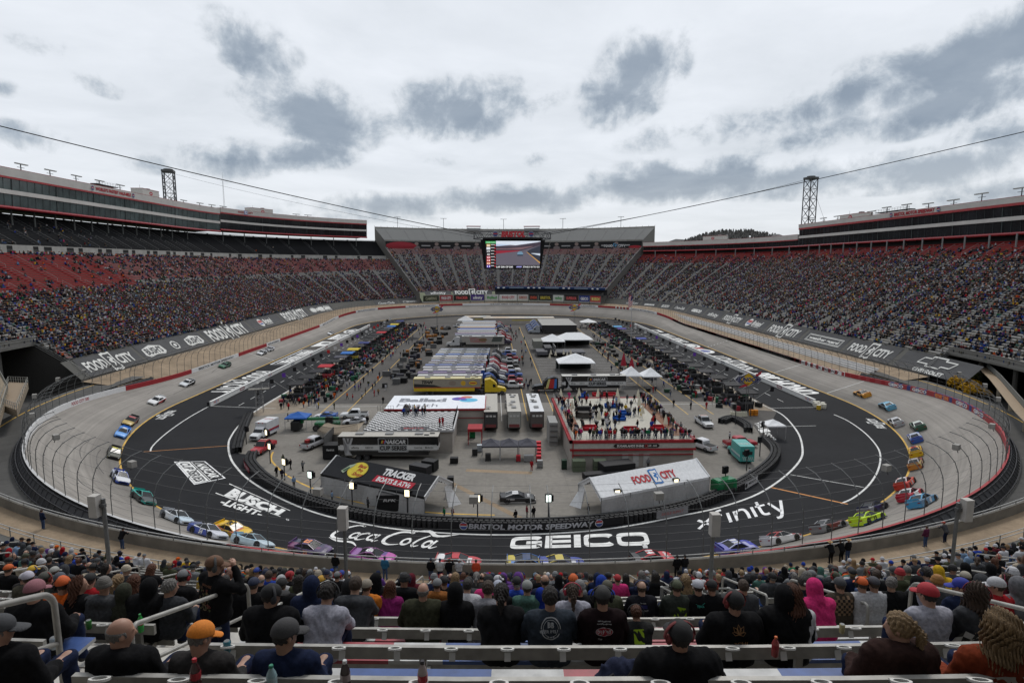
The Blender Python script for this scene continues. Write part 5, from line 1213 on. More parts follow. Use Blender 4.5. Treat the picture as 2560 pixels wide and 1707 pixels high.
CARS=[((561,912),livery(Gn,mix=[Gn,Bk,Gn,(.03,.06,.05)]),'',Wt,'dark green and black stock car alone on the left straight'),((467,957),livery(Wt,hood=(.6,.62,.64),side=Bk,roof=Wt,rear=Bk),'',Wt,'white and black stock car below the oil sponsor wall panel'),((390,1001),livery(Wt,side=(.5,.05,.06),roof=(.6,.6,.6)),'',Wt,'white stock car with red flanks entering the left banking'),((324,1053),livery(Bk,side=(.25,.04,.04),hood=(.4,.28,.06),roof=(.4,.05,.05),rear=Bk),'',Wt,'black and gold stock car just ahead of a light blue one'),((304,1082),livery((.04,.20,.62),hood=(.1,.3,.68),roof=(.1,.3,.6),side=(.5,.55,.6)),'5',Wt,'bright blue stock car behind the black and gold one'),((283,1134),livery(Bk,roof=(.55,.5,.03),hood=(.05,.05,.03),mix=[Bk,Bk,(.12,.11,.03),Bk]),'',Ye,'black stock car with a yellow roof on the left banking'),((298,1196),livery(Bl,hood=(.62,.63,.66),mix=[Bl,(.03,.07,.36),(.4,.42,.5)],roof=(.2,.25,.5),seed=3),'17',Wt,'royal blue stock car with a white hood on the left banking'),((356,1247),livery(Tl,hood=(.04,.05,.05),roof=(.03,.42,.36),side=(.02,.03,.03),rear=Tl,skirt=Bk),'',Wt,'teal and black stock car low on the left banking'),((440,1298),livery((.55,.58,.62),hood=(.5,.6,.68),mix=[(.6,.62,.64),(.55,.6,.66),(.1,.11,.13),(.5,.52,.55)],roof=(.62,.63,.65),seed=5),'',Bk,'white and pale blue stock car ahead of number 54'),((517,1335),livery((.62,.64,.68),rear=(.03,.06,.28),side=(.05,.08,.35),hood=(.6,.62,.68),roof=(.4,.45,.6)),'54',Wt,'white and blue stock car number 54'),((583,1329),livery(Ye,side=(.6,.35,.02),mix=[Ye,Ye,(.5,.12,.03),Ye],roof=Ye,seed=2),'34',Bk,'yellow stock car number 34 beside number 54'),((630,1360),livery((.42,.58,.66),side=(.5,.62,.68),hood=(.5,.6,.66),roof=(.45,.58,.66),mix=[(.5,.62,.7),(.25,.45,.6)]),'',Bk,'pale blue and white stock car behind the lower fence'),((777,1376),livery(Pu,mix=[(.05,.03,.09),(.16,.05,.12),(.10,.06,.16),(.04,.04,.08)],roof=(.08,.05,.14),seed=4),'23',(.75,.3,.15),'dark purple stock car number 23'),((933,1398),livery((.25,.05,.22),mix=[(.4,.06,.3),(.1,.04,.2),(.25,.1,.3)],roof=(.2,.08,.2),seed=7),'45',Wt,'magenta and purple stock car number 45 half hidden by the parapet'),((1146,1411),livery(Rd,mix=[Rd,Wt,Rd,(.6,.6,.6)],roof=Rd,seed=3),'',Wt,'red and white stock car behind the standing fans'),((1323,1413),livery((.05,.17,.5),side=(.02,.03,.08),mix=[(.05,.2,.55),(.5,.4,.05)],roof=(.03,.05,.12),seed=3),'',Ye,'blue stock car with yellow trim, hidden to its windows'),((1405,1415),livery((.02,.03,.2),mix=[(.02,.04,.25),(.55,.55,.6)],roof=(.5,.4,.06),seed=6),'',Ye,'navy and white stock car nose to tail with the blue one'),((1630,1402),livery(Rd,rear=Bk,side=(.02,.015,.015),hood=Rd,roof=(.42,.02,.03)),'14',Wt,'red and black stock car number 14','mahindra'),((1841,1374),livery((.03,.04,.34),mix=[(.03,.04,.36),(.05,.06,.4),(.3,.3,.5)],rear=(.12,.12,.4),roof=(.3,.32,.5),seed=2),'11',Wt,'deep blue stock car number 11'),((1956,1352),livery((.6,.6,.58),mix=[Wt,(.6,.6,.58),(.3,.03,.04)],roof=(.35,.04,.04),rear=(.6,.6,.6),seed=9),'',Or,'white stock car with a dark red roof and dusty wheels',None,Wt,True),((2075,1320),livery((.08,.075,.08),mix=[(.28,.28,.29),(.07,.05,.05),(.15,.04,.04)],rear=(.2,.2,.21),roof=(.25,.25,.26),seed=3),'',(.4,.1,.1),'silver and charcoal stock car trailing the lime green one'),((2173,1301),livery((.48,.68,.02),skirt=(.01,.06,.16),hood=(.48,.68,.02),roof=(.48,.68,.02)),'12',Bk,'lime yellow stock car number 12','MENARDS',Bk),((2186,1274),livery(Nv,mix=[Nv,Bk,(.2,.2,.22),(.12,.10,.06)],roof=Bk,seed=5),'',Wt,'navy and black stock car alongside the lime yellow one'),((2309,1256),livery((.05,.27,.5),roof=(.06,.3,.5),mix=[(.05,.27,.5),(.05,.27,.5),(.1,.2,.3)],seed=3),'43',Wt,'sky blue stock car on the outside lane',None,Wt,True),((2279,1240),livery((.5,.03,.05),mix=[(.5,.03,.05),(.6,.6,.6),(.5,.03,.05)],rear=(.42,.02,.04),roof=(.55,.55,.55),seed=4),'',Wt,'red and white stock car inside the sky blue one'),((2266,1210),livery((.55,.06,.03),roof=(.6,.5,.5),rear=(.5,.04,.03),side=(.55,.06,.03)),'21',Wt,'orange-red stock car with a white rear deck'),((2292,1160),livery((.4,.16,.05),mix=[(.5,.2,.04),(.25,.03,.03),(.05,.05,.06),(.4,.3,.1)],roof=(.3,.28,.28),seed=8),'',Wt,'orange, red and black stock car on the right banking'),((2292,1129),livery(Ye,mix=[Ye,Ye,(.6,.35,.02)],roof=(.6,.3,.05),rear=Ye,seed=2),'22',Rd,'yellow stock car ahead of the blue and white one'),((2290,1094),livery(Bl,rear=(.04,.1,.36),mix=[(.05,.1,.4),(.5,.55,.65)],roof=(.35,.4,.5),seed=1),'',Wt,'blue and white stock car on the right banking'),((2297,1064),livery((.02,.10,.05),rear=(.03,.09,.05),roof=(.5,.55,.5),mix=[(.02,.1,.05),(.4,.42,.4)],seed=2),'',Wt,'dark green and white stock car in the high lane'),((2241,1054),livery((.40,.41,.42),roof=(.45,.45,.46),mix=[(.45,.46,.47),(.06,.06,.07)],rear=(.4,.4,.41),seed=6),'',Bk,'silver white stock car in the low lane beside a green one'),((2219,1014),livery((.10,.33,.5),rear=(.12,.36,.52),roof=(.12,.35,.5),mix=[(.1,.33,.5),(.03,.04,.05)],seed=4),'',Wt,'light blue and black stock car on the right straight'),((2156,983),livery(Or,roof=(.05,.05,.05),mix=[(.6,.28,.03),(.05,.05,.05)],rear=(.6,.28,.03),seed=2),'',Wt,'orange and black stock car leading up the right straight'),((654,880),livery((.6,.6,.6),mix=[(.6,.61,.62),(.1,.1,.11)],roof=(.6,.6,.6),seed=1),'',Bk,'white stock car following another down the left straight'),((673,871),livery((.5,.51,.53),mix=[(.6,.6,.62),(.05,.05,.06)],roof=(.4,.4,.42),seed=5),'',Bk,'grey-white stock car leading the far left pair'),((826,831),livery((.55,.56,.57),roof=(.5,.5,.5),rear=Bk),'',Bk,'lone pale stock car trailing smoke far up the left straight')]
for c in CARS:
 (px,py),lv,num,nc,lab=c[:5];p=G_track(px,py+5);d,a=off_a(p.x,p.y);tx,ty=tang(a)
 nx,ny=nrm(a);sl=wall_z(a)/(wall_r(a)-RY)if d>RY else 0;nrmv=Vector((-nx*sl,-ny*sl,1))
 race_car(p+Vector((0,0,.02)),(tx,ty,0),nrmv,lv,num,nc,lab,*(c[5:]))
def hauler(x,y,rz,L,cols,label,cab=True,group=None,art=None,cabcol=None,roofcol=(.50,.50,.49),detail=True):
 """trailer from x=0 (rear) to x=L, cab beyond; local +y is the side facing away, -y the near side"""
 t=empty('transporter',(x,y,0),rz,label=label,cat='transporter',group=group);up,lo,band=cols;W=2.6
 b=MB();b.box((L/2,0,3.35),(L,W,1.5),up);b.box((L/2,0,2.25),(L,W,.7),band);b.box((L/2-.8,0,1.45),(L-1.6,W,.9),lo);b.build('trailer_body',m_gloss,t)
 b=MB();b.box((L/2,0,4.13),(L+.04,W+.04,.07),roofcol);
 if detail:
  for k in range(3):b.box((L*(.2+.3*k),0,4.27),(1.3,.9,.22),(.25,.25,.25))
  b.box((L*.93,.4,4.2),(.8,.5,.1),(.03,.03,.03));b.box((L*.88,-.5,4.2),(.8,.5,.1),(.03,.03,.03))
 b.build('trailer_roof',m_paint,t)
 for xx in(3.2,4.6):
  for s in(-1,1):wheel(t,xx,s*1.12,.5,.34)
 if cab:
  c=cabcol or lo;b=MB()
  P=lambda x_,h,w:[(x_,-w,.7),(x_,-w,h),(x_,w,h),(x_,w,.7)]
  secs=[(L+.9,3.7,1.22),(L+2.2,3.95,1.24),(L+3.3,3.2,1.22),(L+3.9,2.5,1.2),(L+4.1,1.95,1.15),(L+5.9,1.55,1.0),(L+6.2,1.2,.95)]
  V=[p for s_ in secs for p in P(*s_)];F=[(i*4+j,i*4+(j+1)%4,(i+1)*4+(j+1)%4,(i+1)*4+j)for i in range(len(secs)-1)for j in range(4)]+[(3,2,1,0),tuple(range((len(secs)-1)*4,len(secs)*4))]
  b.add(V,F,c);b.build('cab',m_gloss,t);b=MB();b.quad((L+3.42,-1.12,3.06),(L+3.93,-1.1,2.44),(L+3.93,1.1,2.44),(L+3.42,1.12,3.06));b.quad((L+4.115,-1.05,1.93),(L+3.95,-1.1,2.4),(L+3.95,1.1,2.4),(L+4.115,1.05,1.93))
  for s in(-1,1):b.quad((L+2.9,s*1.245,1.9),(L+3.7,s*1.235,1.9),(L+3.5,s*1.235,2.6),(L+2.9,s*1.245,2.7))
  b.build('cab_window',m_glass,t);b=MB();b.box((L+.9,0,.75),(3.2,1.0,.4),(.02,.02,.02));b.build('chassis',m_black,t)
  for xx in(L+.2,L+1.5,L+5.2):
   for s in(-1,1):wheel(t,xx,s*1.05,.5,.34)
 if art:
  F=Flat();art(F,L);F.build('side_graphics',lambda u,v,l:(u,-W/2-.006-l,v),m_gloss,t)
 return t
def cup_art(F,L):
 g=(.40,.40,.41)
 F.rect(.3,1.9,L-.2,2.65,(.55,.55,.54));F.rect(.3,1.78,L-.2,1.84,(.5,.5,.5));F.rect(.3,2.7,L-.2,2.76,(.5,.5,.5))
 F.frame(L*.40,1.55,L*.70,3.85,.06,(.6,.6,.6),1);F.rect(L*.41,1.6,L*.69,2.7,(.30,.31,.32),1)
 F.text('NASCAR',L*.57,3.25,.6,(.6,.6,.6),w=3.5,bold=.04,shear=.2,lay=2);[F.poly([(L*.43+i*.25,3.0),(L*.43+.22+i*.25,3.0),(L*.43+.34+i*.25,3.5),(L*.43+.12+i*.25,3.5)],c,2)for i,c in enumerate(((.5,.35,.05),(.45,.03,.03),(.03,.1,.4)))]
 F.text('CUP SERIES',L*.55,2.2,.7,(.02,.02,.02),w=4.4,bold=.04,lay=2)
 for u,s in((.17,'xfinity'),(.31,'GEICO'),(.80,'Coca-Cola'),(.91,'BUSCH')):F.text(s,L*u,2.28,.32,(.03,.03,.03),w=1.3,lay=2)
 x=L*.10;F.poly([(x-.85,3.9),(x-.5,2.8),(x-.15,2.5),(x-.2,1.4),(x-.6,1.0),(x+.6,1.0),(x+.2,1.4),(x+.15,2.5),(x+.5,2.8),(x+.85,3.9)],g,3);F.poly([(x-.5,3.85),(x-.2,2.9),(x+.2,2.9),(x+.5,3.85)],(.1,.1,.1),4);F.poly([(x-.15,3.8),(x,2.9),(x+.15,3.8)],g,5)
BKU=((.013,.013,.014),)*2+((.5,.5,.5),)
hauler(-30.3,95.3,-.03,16.4,BKU,'black cup series transporter in front of the checkered deck',False,art=cup_art,roofcol=(.42,.40,.36))
hauler(12.4,146.2,0,16.2,BKU,'black cup series transporter behind the red roof deck',False,art=cup_art,roofcol=(.5,.49,.46))
def flag_cab():
 t=empty('truck_tractor',(4.2,146.2,0),0,label='black road tractor with red and blue striped sleeper',cat='truck');b=MB()
 S=[(7.2,3.6),(6.0,3.9),(4.6,3.5),(3.6,2.6),(3.3,1.9),(1.2,1.6),(.6,1.2)];V=[p for x,h in S for p in((x,-1.2,.7),(x,-1.2,h),(x,1.2,h),(x,1.2,.7))]
 F=[(i*4+j,i*4+(j+1)%4,(i+1)*4+(j+1)%4,(i+1)*4+j)for i in range(len(S)-1)for j in range(4)]+[(3,2,1,0),(24,25,26,27)]
 b.add(V,F,(.012,.012,.013));b.build('cab',m_gloss,t);F=Flat()
 for i,c in enumerate(((.55,.5,.2),(.42,.03,.03),(.42,.03,.03),(.04,.16,.45))):F.poly([(4.0+i*.7,1.0),(4.65+i*.7,1.0),(5.2+i*.55,3.4),(4.7+i*.5,3.4)],c)
 F.build('stripe_graphic',lambda u,v,l:(u,-1.206-l,v),m_gloss,t);b=MB();b.box((6,0,.7),(5.5,1,.4),(.02,.02,.02));b.build('chassis',m_black,t)
 for xx in(1.6,6.6,8.0):
  for s in(-1,1):wheel(t,xx,s*1.05,.5,.34)
flag_cab()
def penn_art(F,L):
 F.rect(.1,2.0,L-.1,4.0,(.30,.27,.22));F.rect(.1,1.8,L-.1,1.98,(.5,.06,.05));F.poly([(.1,2.0),(7,2.0),(5,2.6),(.1,2.9)],(.03,.03,.03),1);F.text('TEAM',3.4,3.3,.7,(.03,.03,.03),w=2.8,bold=.06,shear=.3,lay=2)
 F.disc(12.2,3.0,.62,.62,(.62,.36,.03),1);F.disc(14.6,3.0,1.1,.55,(.62,.5,.05),1);F.ring(14.6,3.0,1.1,.55,.1,(.4,.03,.03),2);F.rect(13.9,2.85,15.3,3.15,(.45,.03,.03),2);F.disc(9.6,3.0,.9,.6,(.25,.2,.16),1)
YL=(.60,.42,.02)
hauler(-24.6,143.8,0,16.6,(YL,YL,YL),'yellow team transporter at the near end of the left truck rows',art=penn_art,cabcol=YL,roofcol=(.55,.5,.3))
ROOFS=[(.45,.45,.44),(.42,.42,.43),(.30,.32,.38),(.16,.22,.42),(.36,.37,.4),(.20,.16,.24),(.14,.17,.3),(.33,.32,.3),(.44,.43,.42),(.5,.36,.22),(.40,.38,.38),(.25,.25,.25),(.5,.5,.5),(.42,.43,.4)]
SIDES=[(.3,.3,.3),(.03,.05,.14),(.03,.08,.3),(.02,.02,.02),(.1,.03,.12),(.35,.35,.35),(.3,.02,.03),(.05,.05,.06),(.4,.2,.03),(.02,.02,.02)]
CABS=[(.02,.02,.02),(.04,.09,.32),(.03,.03,.03),(.42,.43,.42),(.05,.04,.07),(.4,.4,.4),(.28,.02,.03),(.45,.45,.45),(.25,.02,.03),(.02,.02,.02),(.4,.4,.4),(.03,.03,.03)]
cn=['black','blue','charcoal','white','dark violet','pale','maroon','chalk white','red','glossy black','light grey','dull black']
for i in range(13):
 y=147.6+3.85*i;r=random.Random(i);u=SIDES[i%10]
 hauler(-24.4+r.uniform(-.5,.4)+i*.16,y,0,16.4,(u,u,tuple(min(.6,c*1.5+.05)for c in u)),'team transporter with a %s cab, %s behind the yellow one'%(cn[i%12],ords[i]if i<13 else ''),cabcol=CABS[i%12],roofcol=ROOFS[(i*5)%14],group='transporters parked in the left rows')
hauler(-.8,229,PI,16.6,((.33,.31,.28),)*3,'long trailer with a waving flag mural facing left between the truck rows',cabcol=(.5,.5,.5),roofcol=(.5,.5,.5),art=None)
def flag_mural():
 t=[o for o in bpy.data.objects if o.name.startswith('transporter')and o.parent is None][-1];F=Flat()
 for i in range(4):F.stroke([(3+i*.1,3.8-i*.55),(5,3.5-i*.5),(7.5,3.1-i*.42),(9.5,3.3-i*.42)],.22,(.33,.06,.06),sub=4)
 F.poly([(11.5,2),(15.5,2),(16,3.9),(12.3,3.9)],(.08,.09,.08));F.disc(8.2,2.8,1.6,.7,(.2,.13,.07),1);F.build('side_graphics',lambda u,v,l:(16.6-u,1.306+l,v),m_gloss,t)
flag_mural()
for i in range(15):
 y=234+4.0*i;r=random.Random(i+50);u=SIDES[(i*3)%10]
 hauler(-20.4+r.uniform(-.6,.5),y,0,16.4,(u,)*3,'far row transporter with a %s cab, %s beyond the flag mural trailer'%(cn[(i+4)%12],ords[i]if i<13 else('fourteenth','fifteenth')[i-13]),cabcol=CABS[(i+4)%12],roofcol=ROOFS[(i*3+2)%14],group='transporters parked in the far rows',detail=False)
for i in range(7):
 hauler(33.5,271+4.6*i,PI,16.2,((.03,.03,.032)if i==0 else(.2,.2,.2),)*3,'transporter in the right garage row, %s from the white tents'%ords[i],cabcol=(.05,.1,.3)if i%2 else(.3,.32,.35),roofcol=(.5,.49,.46),group='transporters in the right garage rows',detail=False)
for i,(x,rc,fc,nm)in enumerate(((-5.4,(.40,.38,.34),(.05,.05,.05),'beige roofed trailer with satellite dishes'),(-.9,(.44,.42,.38),(.30,.30,.28),'cream roofed trailer with tool fronts'),(3.5,(.62,.63,.65),(.10,.085,.08),'bright white roofed trailer with a dish'))):
 t=hauler(x,109.5,PI/2,15.6,((.02,.02,.022),)*3,nm+' behind the row of black pop-up tents',False,roofcol=rc,detail=i!=0);b=MB()
 b.box((-.05,0,2.5),(.1,2.4,3.0),fc)
 for k in range(3):b.box((-.14,-.7+.7*k,3.3),(.06,.5,.35),(.5,.5,.48))
 b.box((-.12,0,1.4),(.08,2.0,.6),(.18,.05,.05));b.build('rear_door',m_paint,t);b=MB();b.lathe([(.05,0),(.45,.14),(.5,.25)],(2.2+3*i,.5,4.35),10,(.3,.3,.3));b.tube((2.2+3*i,.5,4.1),(2.2+3*i,.5,4.4),.05,4,(.1,.1,.1));b.build('dish',m_paint,t)
def marquee(FL,FR,BR,BL,eave,ridge,roofcol,label,wallcol=(.40,.40,.40),valance=None,art=None,art_flip=False,rolled=True):
 FL,FR,BR,BL=(Vector(p)for p in(FL,FR,BR,BL));o=(FL+FR)/2;o.z=0;t=empty('marquee_tent',o,0,label=label,cat='tent')
 E_=Vector((0,0,eave));R_=Vector((0,0,ridge));fl,fr,br,bl=(p-o+E_ for p in(FL,FR,BR,BL));rl,rr=(FL+BL)/2-o+R_,(FR+BR)/2-o+R_
 b=MB();n=10
 for a,c,d,e in((fl,fr,rr,rl),(br,bl,rl,rr)):
  for i in range(n):
   s0,s1=i/n,(i+1)/n;p0,p1,q1,q0=a.lerp(c,s0),a.lerp(c,s1),e.lerp(d,s1),e.lerp(d,s0);sg=Vector((0,0,-.05*(i%2)))
   m0,m1=p0 .lerp(q0,.5)-Vector((0,0,.06)),p1 .lerp(q1,.5)-Vector((0,0,.06));b.quad(p0,p1,m1,m0,roofcol);b.quad(m0,m1,q1,q0,roofcol)
 b.build('roof_sheet',m_matte if roofcol[0]<.3 else m_paint,t)
 b=MB();vc=valance or roofcol
 for p,q in((fl,fr),(br,bl)):b.quad(p,p-Vector((0,0,.35)),q-Vector((0,0,.35)),q,vc)
 b.build('valance',m_paint,t)
 b=MB();wc=(.62,.62,.62)if roofcol[0]<.3 else(.66,.67,.68)
 for a,c,r in((fl,bl,rl),(fr,br,rr)):
  b.tube(a,r,.12,4,wc);b.tube(c,r,.12,4,wc);k=10;nn=r
  for i in range(k):
   s0,s1=i/k,(i+1)/k;P0=a.lerp(r,s0*2)if s0<.5 else r.lerp(c,s0*2-1);P1=a.lerp(r,s1*2)if s1<.5 else r.lerp(c,s1*2-1);dz=Vector((0,0,.55));b.add([P0,P1,P1-dz,(P0+P1)/2-dz*1.25,P0-dz],[(0,1,2,3,4)],wc)
 b.build('gable_trim',m_paint,t)
 b=MB();m=22;rr_=random.Random(3)
 for i in range(m):
  s0,s1=i/m,(i+1)/m;w0,w1=(.14*math.sin(i*1.3)+rr_.uniform(-.05,.05)),(.14*math.sin((i+1)*1.3));out=((fl-bl).normalized());p0,p1=fl.lerp(fr,s0)-Vector((0,0,.3)),fl.lerp(fr,s1)-Vector((0,0,.3));g0,g1=p0 .copy(),p1 .copy();g0 .z=g1 .z=.05
  b.quad(g0+out*(w0+.15),g1+out*(w1+.15),p1+out*.02,p0+out*.02,wallcol)
 b.build('side_wall',m_paint,t)
 b=MB()
 for i in range(5):
  for a,c in((fl,fr),(bl,br)):p=a.lerp(c,i/4);b.tube((p.x,p.y,0),p,.05,5,(.3,.3,.3))
 b.build('frame_pole',m_steel,t)
 b=MB();P=[bl.lerp(fl,s)for s in(0,.3)]if not art_flip else[br.lerp(fr,s)for s in(0,.3)];out=((fr-fl)if art_flip else(fl-fr)).normalized()
 q=P[0];b.add([q,P[1],P[1]-Vector((0,0,1.5))+out*.1,Vector((P[1].x,P[1].y,0))+out*.6,Vector((q.x,q.y,0))+out*1.4,q-Vector((0,0,1))],[(0,1,2,3,4,5)],wc);b.build('rolled_flap',m_paint,t)
 if art:
  F=Flat();art(F);w=(fr-fl).length;h=(rl-fl).length;qf=quad_fn(fl,fr,rr,rl,w,h);F.build('roof_print',lambda x,y,l:qf(x,y,.02+l*4),parent=t)
 return t
def bass(F):
 F.disc(-3.6,.1,1.55,1.35,(.60,.48,.05));F.ring(-3.6,.1,1.62,1.42,.06,(.35,.28,.03))
 for i,w in enumerate(('Bass','Pro','Shops')):F.text(w,-3.2+.05*i,.85-.72*i,.56,(.33,.03,.02),w=(1.5,1.0,1.8)[i],bold=.03,shear=.3,lay=1)
 F.poly([(-6.1,-.6),(-5.4,.6),(-4.5,1.1),(-4.7,.5),(-5.2,-.2),(-5.5,-.9)],(.30,.36,.26),2);F.poly([(-5.9,-.5),(-5.3,.3),(-5.0,.2),(-5.5,-.6)],(.05,.1,.05),3)
 F.text('TRACKER',3.2,.75,1.05,(.66,.66,.66),w=5.2,bold=.05,shear=.15);F.poly([(-.2,-1.15),(6.3,-1.15),(6.5,-.05),(0,-.05)],(.42,.02,.04));F.text('BOATS & ATVs',3.15,-.6,.72,(.66,.66,.66),w=5.6,bold=.04,shear=.1,lay=1)
TFL,TFR,TBR,TBL=(-29.2,80.4),(-13.6,71.6),(-10.4,76.6),(-26.0,85.6)
z0=lambda p:(p[0],p[1],0)
marquee(z0(TFL),z0(TFR),z0(TBR),z0(TBL),2.8,4.6,(.030,.031,.034),'large black roofed marquee advertising boats near the tyre wall',valance=(.012,.012,.013),art=bass,art_flip=True)
def fcart(F):food_city(F,.6,0,1.15,(.45,.03,.04),(.45,.03,.04),(.04,.17,.45),(.72,.72,.72))
marquee((8.8,70.6,0),(25.2,77.6,0),(23.0,82.6,0),(6.6,75.6,0),2.8,4.6,(.70,.71,.72),'large white roofed marquee with grocery logo near the tyre wall',art=fcart)
def popup(x,y,w,d,h,col,label,rz=0,peak=.9,walls=False,group=None,hip=0.0):
 t=empty('canopy_tent',(x,y,0),rz,label=label,cat='canopy',group=group);b=MB();e=h
 V=[(-w/2,-d/2,e),(w/2,-d/2,e),(w/2,d/2,e),(-w/2,d/2,e),(-hip,0,e+peak),(hip,0,e+peak)]
 if hip:b.add(V,[(0,1,5,4),(1,2,5),(2,3,4,5),(3,0,4)],col)
 else:
  for i in range(4):
   p,q=Vector(V[i]),Vector(V[(i+1)%4]);m=(p+q)/2;c=Vector((0,0,e+peak));k=(p+q)/4+c/2-Vector((0,0,.12));b.add([p,m-Vector((0,0,.0)),q,q.lerp(c,.5)-Vector((0,0,.05)),c,p.lerp(c,.5)-Vector((0,0,.05)),k],[(0,1,6,5),(1,2,3,6),(6,3,4,5)],col)
 b.build('canopy',m_paint,t);b=MB()
 for i in range(4):p,q=V[i],V[(i+1)%4];b.quad(p,(p[0],p[1],e-.25),(q[0],q[1],e-.25),q,col)
 b.build('valance',m_paint,t);b=MB()
 for i in range(4):b.tube((V[i][0]*.97,V[i][1]*.97,0),(V[i][0]*.97,V[i][1]*.97,e),.05,5,(.35,.35,.35))
 b.build('pole',m_paint,t)
 if walls:b=MB();b.quad((-w/2,d/2,0),(w/2,d/2,0),(w/2,d/2,e),(-w/2,d/2,e),(.015,.02,.018));b.build('back_wall',m_paint,t)
 return t
for i,x in enumerate((-5.3,-2.25,.8)):popup(x,94.8,3.0,3.2,2.5,(.055,.055,.07),'dark grey pop-up canopy, %s of the three beside the tool carts'%('left','middle','right')[i],group='three dark pop-up canopies')
popup(-43.2,113.5,4.2,3.6,2.6,(.02,.10,.36),'blue pop-up canopy behind the white ambulance');popup(47.2,105,3.6,3.2,2.6,(.72,.73,.74),'small white pop-up canopy beside the red pickup on the right')
popup(19.8,175,11,8,3.0,(.72,.73,.74),'wide white peaked tent among the parking lines',peak=2.4,walls=True);popup(21.5,156.5,9.5,7.5,.6,(.72,.73,.74),'collapsed white tent roof lying on the ground',peak=1.2)
popup(17.5,223,9,9,3.2,(.72,.73,.74),'white peaked tent next to the dark stage trailer',peak=2.4,walls=True);popup(26.5,228,14,9,3.2,(.72,.73,.74),'long white hipped tent beside the stage trailer',peak=2.3,walls=True,hip=3)
popup(31.5,152,5,5,3.2,(.70,.71,.72),'white double-peaked tent at the end of the black trailer, left half',peak=2.2);popup(36.4,151,5,5,3.2,(.70,.71,.72),'white double-peaked tent at the end of the black trailer, right half',peak=2.0)
popup(43,296,8,6,3,(.7,.7,.7),'white canopy at the far end of the right pit lane',peak=1.6);popup(-20,308,8,8,3,(.5,.5,.5),'grey canopy at the far left end of the infield',peak=2.2)
def umbrella_folded(x,y,h,r,col,label,z=0,group=None):
 t=empty('folded_parasol',(x,y,z),0,label=label,cat='parasol',group=group);b=MB();b.tube((0,0,0),(0,0,h),.03,5,(.3,.3,.3));b.build('pole',m_paint,t)
 b=MB();b.lathe([(r,h*.38),(r*.85,h*.5),(r*.5,h*.75),(.03,h)],n=8,col=col);b.build('cloth',m_paint,t);return t
umbrella_folded(33.0,168,6.2,.9,(.28,.015,.03),'tall folded crimson parasol, farther of two',z=.4);umbrella_folded(33.6,160.5,6.2,.9,(.28,.015,.03),'tall folded crimson parasol, nearer of two',z=.4)
for i,(px,py)in enumerate(((1377,893),(1374,903),(1409,893),(1418,898),(1427,894),(1431,903),(1440,902),(1446,913),(1461,912),(1389,896),(1417,909),(1425,892))):
 p=G(px,py);umbrella_folded(p.x,p.y,2.8,.45,(.55,.5,.4),'folded cream parasol in the car park by the peaked tent, number %d'%(i+1),group='cream parasols in the car park')
def stage():
 t=empty('stage_trailer',(15.5,205,0),0,label='unfolded dark grey stage trailer in the parking area',cat='trailer');b=MB();g=(.09,.09,.1)
 b.box((-3.6,0,1.4),(3.8,8,1.2),g);b.box((-4.2,12,2.8),(3.4,9,2.6),(.18,.18,.16));b.box((-1.0,4,1.6),(2.6,9,2.4),(.05,.05,.055));b.box((6.0,0,1.5),(11,7.5,.5),g);b.box((1.2,2,2.5),(.3,9,2),(.14,.14,.14));b.build('deck',m_paint,t)
 b=MB();[b.tube((x,y,0),(x,y,1.3),.12,5,(.03,.03,.03))for x in(-5,-2,1.5,6,11)for y in(-3.4,3.4)];b.build('leg',m_paint,t);b=MB();b.box((3,0,.6),(14,6,.7),(.01,.01,.01));b.build('undercarriage',m_paint,t)
stage()
m_wall=mat('tan_wall',(.33,.30,.27),.85,noise=(.5,.85,1.08))
def rails(t,pts,z,h=1.05,name='railing',col=(.35,.35,.34),closed=False,step=1.1,bars=3,parent=None):
 b=MB();P=[Vector((*p,z))for p in pts];P=P+[P[0]]if closed else P
 for p,q in zip(P,P[1:]):
  n=max(1,int((q-p).length/step))
  for k in range(n+1):c=p.lerp(q,k/n);b.tube(c,c+Vector((0,0,h)),.03,4,col)
  for k in range(bars):u=Vector((0,0,h*(k+1)/bars));b.tube(p+u,q+u,.022,4,col)
 return b.build(name,m_paint,parent or t)
